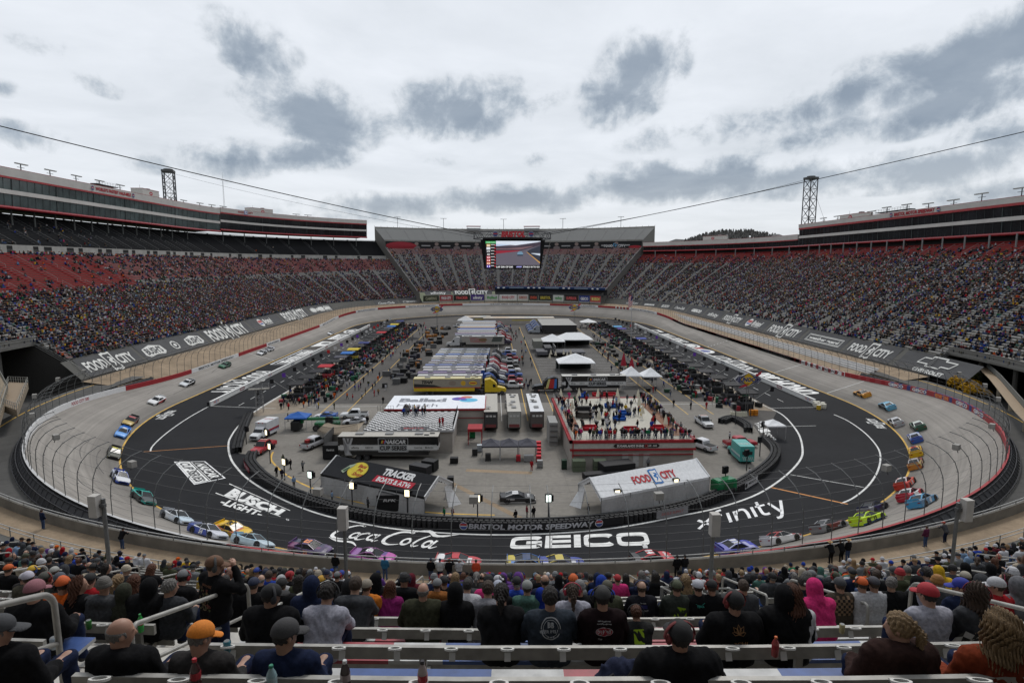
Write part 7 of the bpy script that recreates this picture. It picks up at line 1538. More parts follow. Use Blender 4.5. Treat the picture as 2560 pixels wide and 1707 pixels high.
for s in(-1,1):
 n=21
 for i in range(n):
  y=(139 if s<0 else 126.5)+(8.1 if s<0 else 8.6)*i;j=i if s<0 else(i*3+1)%10
  c=PBC[j%10]if s<0 else[(.015,.015,.017),(.016,.016,.018),(.013,.013,.014),(.02,.02,.025),(.015,.015,.017)][i%5]
  if s>0 and i in(15,16,11):c=[(.05,.03,.2),(.08,.28,.5),(.03,.05,.25)][i%3]
  nm=PBN[j%10]if s<0 else['black','dull black','jet black','dark','coal black'][i%5]
  pit_box(s*(51.6 if s<0 else 51.2),y,s,i,c,(.02,.02,.022)if c[0]<.1 else tuple(v*.6 for v in c),'pit box number %d from the camera on the %s pit lane, %s canopy'%(i+1,'left' if s<0 else 'right',nm))
def kit():
 b=MB();r=random.Random(11)
 for s in(-1,1):
  for k in range(620):
   y=r.uniform(128 if s>0 else 136,312);x=s*r.uniform(43.5,56);q=r.random()
   if q<.55:d=r.uniform(.5,1.5);b.box((x,y,.1+d*.35),(r.uniform(.5,1.6),r.uniform(.5,1.4),d*.9),r.choice([(.012,)*3,(.02,)*3,(.015,.018,.02),(.05,)*3,(.2,.2,.2),(.25,.02,.03),(.02,.03,.12),(.01,.08,.04)]),rz=r.uniform(0,3))
   elif q<.85:
    for h in range(r.randint(1,4)):b.lathe([(.36,0),(.38,.14),(.36,.28)],(x,y,.02+.29*h),8,(.012,.012,.013))
   else:b.tube((x,y,0),(x+r.uniform(-.3,.3),y,r.uniform(1.5,4.5)),.03,4,(.2,.2,.2))
 for k in range(90):
  x=r.uniform(-36,-27);y=r.uniform(150,300);b.box((x,y,.6),(r.uniform(1,2.4),r.uniform(1,2),r.uniform(.8,2)),r.choice([(.012,)*3,(.015,)*3,(.02,.02,.03),(.1,.1,.1),(.25,.1,.02)]))
 for k in range(60):
  x=r.uniform(34,46);y=r.uniform(140,235);b.box((x,y,.5),(r.uniform(.6,2),r.uniform(.6,1.6),r.uniform(.6,1.6)),r.choice([(.012,)*3,(.015,)*3,(.02,.05,.03),(.1,.1,.1)]))
 tag(b.build('crew_equipment',m_paint),'jumble of cases, tyres and hoses along both pit lanes','equipment',kind='stuff')
kit()
x0,y0,w,d,z=RD
for i in range(13):
 r=random.Random(i+5);umbrella_folded(x0+[1.4,5.2,9,13,17,2.4,12,15.5,18.4,6,4.0,14.6,16.8][i],y0+[27,27.5,27,27,26,17,21,19,20,9,22,13,6][i],2.7,.42,(.6,.56,.44),'folded cream parasol on the roof terrace, number %d from the back left'%(i+1),z+.08,'cream parasols on the roof terrace')
def couch(px,py,col,label,w=2.2):
 p=G(px,py,z);t=empty('sofa',(p.x,p.y,z+.08),0,label=label,cat='sofa');b=MB();b.box((0,0,.3),(w,.9,.4),col);b.build('seat',m_matte,t);b=MB();b.box((0,.4,.6),(w,.2,.5),col);b.build('backrest',m_matte,t);b=MB();[b.box((s*w*.48,0,.45),(.18,.9,.5),col)for s in(-1,1)];b.build('armrest',m_matte,t)
BLs=(.02,.08,.32);RDs=(.35,.02,.03)
for px,py,c,l in((1526,1020,BLs,'blue sofa in the middle of the roof terrace'),(1562,1038,BLs,'blue armchair group on the roof terrace'),(1548,1052,BLs,'second blue sofa on the roof terrace'),(1474,1076,RDs,'red sofa near the front left rail of the terrace'),(1576,1080,RDs,'red sofa near the front rail of the terrace'),(1643,1076,RDs,'red sofa near the front right rail of the terrace'),(1510,992,RDs,'long red bar front at the back of the terrace'),(1457,995,BLs,'blue covered table at the back of the terrace')):couch(px,py,c,l,5 if 'long' in l else 2.2)
def bar_counter():
 p=G(1460,1042,z);t=empty('bar_counter',(p.x,p.y,z+.1),0,label='round dark bar counter with bottles on the roof terrace',cat='bar');b=MB();b.lathe([(1.6,0),(1.6,1.05),(1.85,1.1),(1.85,1.15)],n=14,col=(.07,.065,.06));b.build('counter',m_paint,t);b=MB();b.box((0,.3,1.5),(2.4,.8,.7),(.02,.02,.02));b.build('shelf',m_paint,t)
bar_counter()
for i,(px,py)in enumerate(((1491,1070),(1507,1063))):p=G(px,py,z);t=empty('bar_table',(p.x,p.y,z+.1),0,label='tall black cloth bar table on the terrace, %s one'%('left','right')[i],cat='table');b=MB();b.lathe([(.3,0),(.2,.5),(.4,1.05)],n=10,col=(.012,.012,.013));b.build('cloth',m_matte,t);b=MB();b.lathe([(.42,1.05),(.42,1.1)],n=10,col=(.03,.03,.03));b.build('tabletop',m_paint,t)
CC=Vector((0,YC,0));RHO0=math.hypot(CX0,YC)-3.7;DR,DZ=1.6,.88
ROWS=16
def rho(k):return RHO0-DR*k
def zb(k):return H-2.83-DZ*k
def zf(k):return zb(k)-.86
def pol(r,th,z=0.0):return Vector((r*math.sin(th),YC-r*math.cos(th),z))
def th_of(px,r,z,lo=-.9,hi=.9):
 for _ in range(40):
  m=(lo+hi)/2;p=pol(r,m,z)
  if px_of(p.x,p.y,p.z)[0]<px:lo=m
  else:hi=m
 return(lo+hi)/2
AIS=[math.radians(.58+4.2*j)for j in range(-9,10)];AW=.80
def near_base():
 t=empty('grandstand',(0,10,10),label='near grandstand deck of aluminium planks under the front benches',cat='grandstand');off=Vector(t.location)
 th=np.linspace(-.85,.85,90)
 def lf(name,prof,m):
  V=[pol(r,q,z)-off for q in th for r,z in prof];n=len(prof);i=np.arange(len(th)-1)[:,None]*n+np.arange(n-1)[None];Q=np.stack([i,i+1,i+n+1,i+n],-1).reshape(-1,4)
  me=np_mesh(name,V,[Q]);me.materials.append(m);return link(bpy.data.objects.new(name,me),t)
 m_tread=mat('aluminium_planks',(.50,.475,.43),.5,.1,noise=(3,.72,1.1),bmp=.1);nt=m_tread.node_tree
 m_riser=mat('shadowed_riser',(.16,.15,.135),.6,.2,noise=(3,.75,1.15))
 for k in range(-2,ROWS):
  r0,r1=rho(k)+.45,rho(k+1)+.45;z=zf(k);g=.012
  for j in range(4):
   ra,rb=r0-(r0-r1)*j/4-g,r0-(r0-r1)*(j+1)/4+g;lf('plank',[(ra,z-.04),(ra,z),(rb,z),(rb,z-.04)],m_tread)
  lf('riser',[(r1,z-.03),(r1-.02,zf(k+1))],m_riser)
 lf('rear_deck',[(rho(-2)+.45,zf(-2)),(rho(-2)+4,zf(-2)),(rho(-2)+4.1,zf(-2)-3)],m_tread)
 rl=rho(ROWS)+.45;zl=zf(ROWS-1)
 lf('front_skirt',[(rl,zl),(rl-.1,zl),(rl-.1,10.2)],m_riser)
 lf('banner_slope_base',[(rl-.1,zl-.35),(100.6,10.25)],mat('under_banner2',(.06,.06,.055),.9));lf('walkway',[(100.7,10.2),(97.5,10.1)],m_tan)
 lf('parapet',[(97.7,10.0),(97.7,11.0),(97.45,11.0),(97.45,4.5)],mat('parapet_concrete',(.20,.185,.16),.85,noise=(.8,.75,1.15)))
 return t
NB=near_base()
def rail_ring(name,r,zs,label,step,post_h=0,z0=10.1,cat='railing',rad=.035,span=.84,col=None):
 t=empty(name,pol(r,0,z0),label=label,cat=cat);off=Vector(t.location);b=MB();th=np.linspace(-span,span,150)
 for z in zs:b.path([pol(r,q,z)-off for q in th],rad,5,col or(.42,.42,.41))
 b.build('rail',m_paint,t);n=int(2*span*r/step);me=None
 for i in range(n+1):
  q=-span+2*span*i/n;p=pol(r,q,z0)-off
  if me is None:b=MB();b.tube((0,0,0),(0,0,max(zs)-z0),.04,5,(.20,.20,.19));o=b.build('post',m_paint,t);me=o.data
  else:o=link(bpy.data.objects.new('post',me),t)
  o.location=p
rail_ring('parapet_railing',97.58,(11.32,11.08),'double pipe railing on the parapet between near stand and track',2.6,z0=10.9)
rail_ring('walkway_railing',100.5,(10.75,11.05),'lower pipe railing at the foot of the near banners',3.2)
def near_banner(px0,px1,kind,label):
 r0,z0,r1,z1=100.75,10.3,rho(ROWS)+.35,zf(ROWS-1)-.25;t0,t1=(px0 if abs(px0)<1 else 0),px1
 am=(t0+t1)/2;o=pol(r0,am,z0);t=empty('banner',o,label=label,cat='banner',group='sponsor banners below the near benches');th=np.linspace(t0,t1,14);V=[pol(r,q,z)-o for q in th for r,z in((r0,z0),((r0+r1)/2,(z0+z1)/2-.03),(r1,z1))]
 i=np.arange(13)[:,None]*3+np.arange(2)[None];Q=np.stack([i,i+1,i+4,i+3],-1).reshape(-1,4);me=np_mesh('vinyl_sheet',V,[Q]);me.materials.append(m_ban);link(bpy.data.objects.new('vinyl_sheet',me),t)
 F=Flat();w=(t1-t0)*102;L_=math.hypot(r1-r0,z1-z0)
 if kind=='bush':bushs(F,-w*.3,0,w*.28);ring_logo(F,0,0,1.3);bushs(F,w*.3,0,w*.28)
 elif kind=='fc':food_city(F,0,0,w*.12,BCOL,BCOL,BCOL,BK)
 elif kind=='ford':F.ring(0,0,w*.3,1.3,.14,BCOL);F.disc(0,0,w*.24,.9,BCOL);F.text('Bristol',0,0,.9,BK,w=w*.3,shear=.3,lay=1)
 elif kind=='chev':F.text('CHEVROLET',0,-.6,.8,BCOL,w=w*.7,bold=.04);F.frame(-w*.3,.2,w*.3,1.1,.2,BCOL)
 elif kind=='smoke':F.text('GREAT',-w*.1,.7,.9,BCOL,w=w*.5,bold=.03);F.text('SMOKIES',0,-.6,1.1,BCOL,w=w*.7,bold=.05)
 F.build('printed_art',lambda x,y,l:pol(r0+(r1-r0)*(.5+y/L_*.9)+0,am-x/102,z0+(z1-z0)*(.5+y/L_*.9)+.03+l*2)-o,m_banart,t)
kinds=['fc','bush','ford','chev','smoke','fc','bush','ford']
for j in range(-8,9):
 k=kinds[(j+8)%8];t0,t1=AIS[j+8]+.011 if j+8<len(AIS)else 0,AIS[j+9]-.011 if j+9<len(AIS)else 0
 if t1>t0:near_banner(t0,t1,k,'dark banner with %s print below the near benches, bay %d from the left'%({'fc':'grocery logo','bush':'bean label','ford':'white oval','chev':'framed car logo','smoke':'mountain lettering'}[k],j+9))
SEATC=[(.34,.045,.06),(.34,.045,.06),(.50,.50,.49),(.04,.09,.27),(.04,.09,.27),(.48,.48,.47)]
m_seat=mat('painted_seat_plank',attr=True,rough=.5,noise=(7,.7,1.12))
def plank(t,off,k,t0,t1,ra,rb,z0_,z1_,m,name,colf=None,sub=1):
 n=max(2,int((t1-t0)*rho(k)/(.56 if colf else 2.5)));th=np.linspace(t0,t1,n+1);V=[pol(r,q,z)-off for q in th for r,z in((ra,z0_),(ra,z1_),(rb,z1_),(rb,z0_))]
 Q=[];C=[]
 for i in range(n):
  c=colf(i)if colf else(.5,.5,.5)
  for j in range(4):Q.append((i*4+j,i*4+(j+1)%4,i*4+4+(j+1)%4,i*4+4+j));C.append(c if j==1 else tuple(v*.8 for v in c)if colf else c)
 Q+=[(3,2,1,0),(n*4,n*4+1,n*4+2,n*4+3)];C+=[(.4,.4,.4)]*2
 me=np_mesh(name,V,[np.array(Q)[:,::-1]],[np.array(C)]);me.materials.append(m);return link(bpy.data.objects.new(name,me),t)
ring_me=None
def holder_mesh():
 b=MB();n=18;P=[(.066*math.cos(2*PI*i/n),.066*math.sin(2*PI*i/n),0)for i in range(n+1)]
 Q=[(.046*math.cos(2*PI*i/n),.046*math.sin(2*PI*i/n),0)for i in range(n+1)];h=.016
 for i in range(n):
  a,c,d,e=P[i],P[i+1],Q[i+1],Q[i];up=lambda p:(p[0],p[1],h)
  b.quad(up(a),up(c),up(d),up(e),(.60,.59,.56));b.quad(a,c,up(c),up(a),(.60,.59,.56));b.quad(e,d,up(d),up(e),(.5,.5,.47));b.quad(a,e,d,c,(.5,.5,.47))
 b.box((0,.095,-.005),(.035,.07,.02),(.60,.59,.56));b.box((0,.13,-.06),(.06,.012,.13),(.60,.59,.56));o=b.build('cup_holder',m_paint);me=o.data;bpy.data.objects.remove(o);return me
HOLD=holder_mesh();SEAT_W=.54
SECT=[]
for j in range(len(AIS)-1):SECT.append((AIS[j]+AW/128,AIS[j+1]-AW/128))
vis=lambda k,q:(lambda c:-350<c[0]<2910 and c[2])((lambda p:(*px_of(p.x,p.y,p.z),p.y>0))(pol(rho(k),q,zb(k))))
ORD=['nearest','second','third','fourth','fifth','sixth','seventh','eighth','ninth','tenth','eleventh','twelfth','thirteenth','fourteenth','fifteenth','sixteenth','seventeenth','eighteenth','nineteenth','twentieth','twenty-first','twenty-second','twenty-third','twenty-fourth']
VOM=[]
BEN=[]
def bench(k,j,t0,t1):
 am=(t0+t1)/2;o=pol(rho(k),am,zf(k));t=empty('bleacher_bench',o,label='aluminium bench, %s row from the camera, section %d counted from the left'%(ORD[k]if k>=0 else 'closest',j+1),cat='bench',group='aluminium benches of the near stand')
 r=rho(k);z=zb(k);plank(t,o,k,t0,t1,r+.018,r-.025,z-.13,z,m_alu,'backrest')
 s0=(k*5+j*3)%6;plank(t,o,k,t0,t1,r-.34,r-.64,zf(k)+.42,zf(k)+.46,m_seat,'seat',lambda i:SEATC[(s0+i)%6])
 plank(t,o,k,t0,t1,r-.345,r-.37,zf(k)+.33,zf(k)+.42,m_alu,'seat_rail')
 n=max(2,int((t1-t0)*r/1.9))if k<9 else 2
 for i in range(n+1):
  q=t0+.002+(t1-t0-.004)*i/n;b=MB();p=pol(r-.045,q,0)-Vector((o.x,o.y,0));ra=math.atan2(p.x,1)
  p=pol(r-.06,q,zf(k))-o;s=pol(r-.5,q,zf(k))-o;b.box((p.x,p.y,.40),(.07,.05,.80),(.3,.3,.3),rz=q);b.box(((p.x+s.x)/2,(p.y+s.y)/2,.37),(.06,.5,.07),(.3,.3,.3),rz=q);b.build('support_post',m_alu,t)
 if k<10:
  for m_ in range(int((t1-t0)*r/SEAT_W)):
   q=t0+(m_+.5)*SEAT_W/r;p=pol(r+.11,q,z+.045)
   c=px_of(p.x,p.y,p.z)
   if-60<c[0]<2620 and c[1]<1760:h=link(bpy.data.objects.new('cup_holder',HOLD),t);h.location=p-o;h.rotation_euler=(-.42,0,q)
for k in range(0,ROWS):
 for j,(t0,t1)in enumerate(SECT):
  if vis(k,t0)or vis(k,t1)or vis(k,(t0+t1)/2):bench(k,j,t0,t1)
for j,q in enumerate(AIS):
 if not(vis(3,q)or vis(12,q)or vis(0,q)):continue
 t=empty('aisle_stair',pol(rho(9),q,zf(9)),label='steps between bench sections, aisle %d counted from the left edge'%(j+1),cat='stairs',group='steps between near bench sections');off=Vector(t.location);b=MB()
 for k in range(-1,ROWS):
  r1=rho(k+1)+.45
  for m_,h in((0,.29),(1,.585)):
   ra,rb=r1-.62+m_*.3,r1;cz=zf(k+1)+h
   w=AW/130;P=[pol(r,qq,cz)-off for r,qq in((ra,q-w),(rb,q-w),(rb,q+w),(ra,q+w))];lo=[p-Vector((0,0,.29))for p in P]
   b.add(P+lo,[(3,2,1,0),(0,4,7,3),(0,1,5,4),(2,3,7,6)],(.42,.40,.36));e=[P[0],P[3],P[3]-Vector((0,0,.04)),P[0]-Vector((0,0,.04))];b.add([x+(pol(ra-1,q)-pol(ra,q)).normalized()*.004 for x in e],[(0,1,2,3)],(.5,.42,.1)if m_==0 else(.3,.3,.28))
 b.build('steps',m_paint,t)
 for k in range(-1,ROWS-1,2):
  if not vis(max(k,0),q):continue
  A_,B_=pol(rho(k)-.1,q,zf(k))-off,pol(rho(k+2)+.75,q,zf(k+1))-off;hA,hB=Vector((0,0,.98)),Vector((0,0,.95));dd=(B_-A_)
  b=MB();top=A_+hA;end=B_+hB;rr=.12;P=[A_,A_+hA*.82]
  for i in range(1,5):s=i/5*PI/2;P.append(A_+Vector((0,0,hA.z-rr*1.2+rr*1.2*math.sin(s)))+dd.normalized()*rr*(1-math.cos(s)))
  P.append(end-dd.normalized()*rr)
  for i in range(1,5):s=i/5*PI/2;P.append(end-dd.normalized()*rr*(1-math.sin(s))-Vector((0,0,rr*1.2*(1-math.cos(s)))))
  P+=[B_];b.path(P,.026,8,(.40,.385,.35));b.path([A_.lerp(A_+hA,.52),B_.lerp(B_+hB,.52)],.022,6,(.40,.385,.35));hr=b.build('handrail',m_alu,None,smooth=True)
  hr.location=off;tag(hr,'looped aluminium handrail on aisle %d from the left, beside bench row %d from the camera'%(j+1,max(k,0)+1),'handrail','looped handrails on the near aisles')
m_railg=mat('dull_rail',(.2,.197,.185),.6,.2,noise=(6,.8,1.1))
m_green=mat('sign_green',(.008,.07,.035),.5,noise=(3,.8,1.15))
def mesh_panel(t,P0,P1,h,name='chain_link'):
 b=MB();L_=(P1-P0).length;n=int(L_/.09);m=int(h/.09);u=(P1-P0)/L_
 for i in range(-m,n):
  a,c=i*.09,(i+m)*.09
  for flip in(0,1):
   s0,s1=max(a,0),min(c,L_);
   if s1<=s0:continue
   z0_,z1_=(s0-a),(s1-a)
   if flip:z0_,z1_=h-z0_,h-z1_
   b.tube(P0+u*s0+Vector((0,0,z0_)),P0+u*s1+Vector((0,0,z1_)),.004,3,(.25,.25,.25),cap=False)
 o=b.build(name,m_paint,t);o['kind']='stuff';return o
def well(px0,px1,k,label,sign=None,sx=.5,mesh=True):
 r,z=rho(k),zf(k);t0,t1=th_of(px0,r,z+.9),th_of(px1,r,z+.9);o=pol(r,(t0+t1)/2,z);t=empty('entrance_rail',o,label=label,cat='railing');b=MB();R2=r-1.4
 for h in(.45,.98):b.path([pol(r,q,z+h)-o for q in np.linspace(t0,t1,8)],.024,6,(.36,.35,.33));b.path([pol(R2,q,z-.6+h)-o for q in np.linspace(t0,t1,8)],.024,6,(.36,.35,.33))
 for q in(t0,t1):
  for h in(.45,.98):b.tube(pol(r,q,z+h)-o,pol(R2,q,z-.6+h)-o,.024,6,(.36,.35,.33))
 b.build('rail',m_railg,t)
 for q in np.linspace(t0,t1,4):
  for rr,zz in((r,z),(R2,z-1.2)):b=MB();b.tube(pol(rr,q,zz)-o,pol(rr,q,(z if rr==r else z-.6)+1.0)-o,.045,6,(.2,.2,.2));b.build('post',m_steel,t)
 if mesh:
  mesh_panel(t,pol(r,t0,z)-o,pol(r,t0+(t1-t0)*.5,z)-o,.95);mesh_panel(t,pol(R2,t0,z-.6)-o,pol(R2,t1,z-.6)-o,.95)
 if sign:
  q=t0+(t1-t0)*sx;c=pol(r+.08,q,z+.36);s=empty('section_sign',c,q,label='green section sign reading %s hung on the rail, %s'%(sign.replace('<','').replace('>','').strip(),label.split(',')[-1].strip()),cat='sign');w=.8;n=10;b=MB()
  P=[(-w,-.3),(w,-.3),(w,.28)]+[(w-2*w*i/n,.28+.10*math.sin(PI*i/n))for i in range(1,n)]+[(-w,.28)];m_=len(P);b.add([(x,-.0,y)for x,y in P]+[(x,.03,y)for x,y in P],[tuple(range(m_)),tuple(range(2*m_-1,m_-1,-1))]+[(i,m_+i,m_+(i+1)%m_,(i+1)%m_)for i in range(m_)]);b.build('panel',m_green,s)
  F=Flat();
  for i,ch in enumerate(sign):
   x=(i-(len(sign)-1)/2)*.34
   if ch=='<':F.poly([(x+.14,-.12),(x+.14,.12),(x-.14,0)],(.5,.52,.5))
   elif ch=='>':F.poly([(x-.14,-.12),(x+.14,0),(x-.14,.12)],(.5,.52,.5))
   elif ch!=' ':F.text(ch,x,0,.3,(.5,.52,.5),w=.24,bold=.04)
  F.build('lettering',lambda u,v,l:(u,-.006-l,v),m_paint,s)
for a in((262,506,6,'railed entrance well with mesh, left of centre','<TS>',.18),(868,1002,6,'railed entrance well behind the green R sign, centre left','<R ',.35),(1697,1790,6,'railed entrance well with mesh, centre right',None,.5),(2215,2480,6,'railed entrance well with mesh, far right',' P>',.86),(1790,1890,5,'short rail beside the entrance, right of centre','< PN',.6),(1020,1140,13,'upper walkway rail near the standing fans','S R',.9),(155,262,14,'lower stair rail at the far left','VN MV',.25),(540,610,15,'lower stair rail left of the parapet bend','UT',.3),(2035,2095,15,'lower stair rail by the hatted fans','<PO>',.3),(2400,2480,15,'lower stair rail at the far right','ON M',.6),(1500,1560,14,'lower stair rail right of centre','<>',.2)):well(*a[:4],sign=a[4],sx=a[5],mesh=a[2]<8)
for px,top,bot,side,l in((262,1245,1470,-1,'leftmost loudspeaker post before the teal car'),(861,1275,1470,-1,'loudspeaker post before the painted soda script'),(1783,1290,1440,1,'loudspeaker post beside the painted xfinity lettering'),(2392,1255,1460,1,'rightmost loudspeaker post before the right banking')):
 k=8;r=rho(k);q=th_of(px,r,zf(k)+3);o=pol(r,q,zf(k));t=empty('speaker_post',o,q,label=l,cat='speaker');
 dep=(o-Vector((CX0,0,H))).length
 d=ray(px,top);s=(r-0)/1;hgt=None
 u=d/math.hypot(d.x,d.y);hd=math.hypot(o.x-CX0,o.y);ztop=H+u.z*hd;b=MB();b.tube((0,0,0),(0,0,ztop-o.z),.06,6,(.13,.13,.13));b.build('post',m_steel,t);b=MB();b.box(((.2 if px>2000 else-.2 if px<400 else 0),-.1,ztop-o.z-.2),(.26,.24,.68),(.46,.44,.41));b.build('loudspeaker',m_paint,t)
 b=MB();b.box((0,-.05,ztop-o.z-.2),(.2,.1,.1),(.1,.1,.1));b.build('bracket',m_paint,t)
def shade_tier():
 t=empty('shade_tier',(0,-12,40),label='added shade slab above and behind the photographer',cat='building');th=np.linspace(-.95,.95,30);off=Vector(t.location)
 prof=[(rho(-2)+3.8,zf(-2)),(rho(-2)+3.8,H+5.5),(rho(0)+2.8,H+7.5),(rho(0)+2.8,H+9),(rho(-2)+6,H+12),(rho(-2)+44,H+46)]  # unseen slab added and made tall to block sky light from behind the camera
 V=[pol(r,q,z)-off for q in th for r,z in prof];n=len(prof);i=np.arange(len(th)-1)[:,None]*n+np.arange(n-1)[None];Q=np.stack([i,i+1,i+n+1,i+n],-1).reshape(-1,4);me=np_mesh('slab',V,[Q]);me.materials.append(mat('shade_slab_grey',(.12,.12,.12),.9));link(bpy.data.objects.new('slab',me),t)
shade_tier()
def shrub(x,y,z,rx,ry,rz_,n,col,label,leaf=.22):
 t=empty('shrub',(x,y,z),label=label,cat='shrub');V=[];Q=[];C=[];r=random.Random(int(x*7))
 lob=[(r.uniform(-.6,.6)*rx,r.uniform(-.6,.6)*ry,r.uniform(.2,.7)*rz_,r.uniform(.35,.6))for _ in range(11)]
 for i in range(n):
  l=lob[i%len(lob)];d=Vector((r.gauss(0,1),r.gauss(0,1),abs(r.gauss(0,1)))).normalized();k=r.uniform(.75,1.08)*l[3];c=Vector((l[0]+d.x*rx*k,l[1]+d.y*ry*k,l[2]+d.z*rz_*k));a=Vector((r.uniform(-1,1),r.uniform(-1,1),r.uniform(-.6,.6))).normalized()*leaf;b_=a.cross(d).normalized()*leaf*.7;m=len(V);V+=[c-a,c+b_,c+a,c-b_];Q.append((m,m+1,m+2,m+3));s=r.uniform(.6,1.35);C.append(tuple(v*s for v in col))
 me=np_mesh('foliage',V,[Q],[C]);me.materials.append(m_matte);link(bpy.data.objects.new('foliage',me),t);b=MB();[b.tube((r.uniform(-.3,.3)*rx,r.uniform(-.3,.3)*ry,0),(r.uniform(-.4,.4)*rx,r.uniform(-.4,.4)*ry,rz_*.7),.05,4,(.06,.045,.03))for _ in range(6)];b.build('stem',m_paint,t)
E_=Vector
for px,py,rx,n,l in((2392,958,2.0,1500,'left'),(2412,965,2.1,1700,'middle left'),(2436,962,2.2,1700,'middle'),(2452,978,2.2,1700,'right')):
 p=G(px,py,5.5);shrub(p.x,p.y,4.3,rx*1.1,rx,2.4,n,(.36,.20,.012),'yellow ochre flowering shrub by the right tunnel, %s one'%l)
p=G(2430,945,6.5);shrub(p.x+1,p.y+3,4.4,4.4,2.2,3.2,3600,(.045,.05,.012),'dark olive hedge behind the yellow shrubs at the right tunnel')
def tunnel_ramp():
 P=[G(2466,918,8.5),G(2500,950,8.2),G(2530,985,8.0),G(2568,1030,8.0),G(2620,1080,8)]
 o=P[0];t=empty('access_bridge',o,label='tan railed access bridge curving round the right tunnel',cat='bridge');b=MB();W_=1.7
 for i in range(len(P)-1):
  p,q=P[i]-o,P[i+1]-o;n=Vector((-(q-p).y,(q-p).x,0)).normalized()*-W_;dz=Vector((0,0,1.1));b.quad(p,q,q+n,p+n,(.28,.21,.14));b.quad(p+dz*.0,q,q-Vector((0,0,.7)),p-Vector((0,0,.7)),(.22,.2,.17))
 b.build('deck',m_paint,t);b=MB();c=MB()
 for i in range(len(P)-1):
  p,q=P[i]-o,P[i+1]-o;m=9
  for k in range(m):s=p.lerp(q,k/m);b.tube(s,s+Vector((0,0,1.15)),.05,4,(.22,.22,.2));e=p.lerp(q,(k+.9)/m);c.quad(s+Vector((0,0,.1)),e+Vector((0,0,.1)),e+Vector((0,0,1.05)),s+Vector((0,0,1.05)),(.17,.18,.17))
  b.tube(p+Vector((0,0,1.15)),q+Vector((0,0,1.15)),.05,4,(.25,.25,.23))
 b.build('railing',m_paint,t);c.build('infill_panel',m_paint,t);b=MB();[b.tube((P[i]-o)+Vector((0,0,-.5)),(P[i]-o)+Vector((0,0,-4)),.35,8,(.3,.26,.2))for i in range(1,5)];b.build('pier',m_paint,t)
tunnel_ramp()
def left_platform():
 P=[G(0,1010,8.5),G(22,955,8.5),G(70,957,8.5),G(42,1025,8.5)];o=P[0];t=empty('spectator_platform',o,label='small tan railed spectator platform at the left tunnel',cat='platform');b=MB();b.add([p-o for p in P],[(0,1,2,3)],(.26,.20,.14));b.add([p-o for p in P]+[p-o-Vector((0,0,1.2))for p in P],[(i,(i+1)%4,4+(i+1)%4,4+i)for i in range(4)],(.24,.2,.15));b.build('deck',m_paint,t)
 b=MB()
 for i in range(4):
  p,q=P[i]-o,P[(i+1)%4]-o;n=8
  for k in range(n):s=p.lerp(q,k/n);b.tube(s,s+Vector((0,0,1.15)),.05,4,(.25,.25,.23))
  for h in(.6,1.15):b.tube(p+Vector((0,0,h)),q+Vector((0,0,h)),.04,4,(.25,.25,.23))
 b.build('railing',m_paint,t)
 t=empty('access_bridge',G(-60,1040,8),label='tan concrete walkway edge at the left tunnel',cat='bridge');o=Vector(t.location);b=MB();Q=[G(-60,1100,8.6),G(-10,1075,8.6),G(20,975,9.4),G(-5,930,9.8),G(-60,925,9.8)]
 b.add([p-o for p in Q]+[p-o-Vector((0,0,1.1))for p in Q],[(0,1,2,3,4)]+[(i,i+1,6+i,5+i)for i in range(4)],(.26,.21,.15));b.build('deck',m_paint,t);b=MB()
 for i in range(1,3):
  p,q=Q[i]-o,Q[i+1]-o
  for k in range(14):s=p.lerp(q,k/14);b.tube(s,s+Vector((0,0,1.1)),.05,4,(.22,.22,.2))
  b.tube(p+Vector((0,0,1.1)),q+Vector((0,0,1.1)),.05,4,(.25,.25,.23))
 b.build('railing',m_paint,t)
left_platform()
def seg_d(P,a,b,ra,rb):
 a,b=np.array(a,float),np.array(b,float);ab=b-a;t=np.clip(((P-a)@ab)/(ab@ab+1e-9),0,1);return np.linalg.norm(P-a-t[...,None]*ab,axis=-1)-(ra+(rb-ra)*t)
def ell_d(P,c,r,R=None):
 Q=P-np.array(c,float)
 if R is not None:Q=Q@R
 r=np.array(r,float);k=np.linalg.norm(Q/r,axis=-1);return(k-1)*r.min()
def smin(a,b,k):
 h=np.clip(.5+.5*(b-a)/k,0,1);return b*(1-h)+a*h-k*h*(1-h)
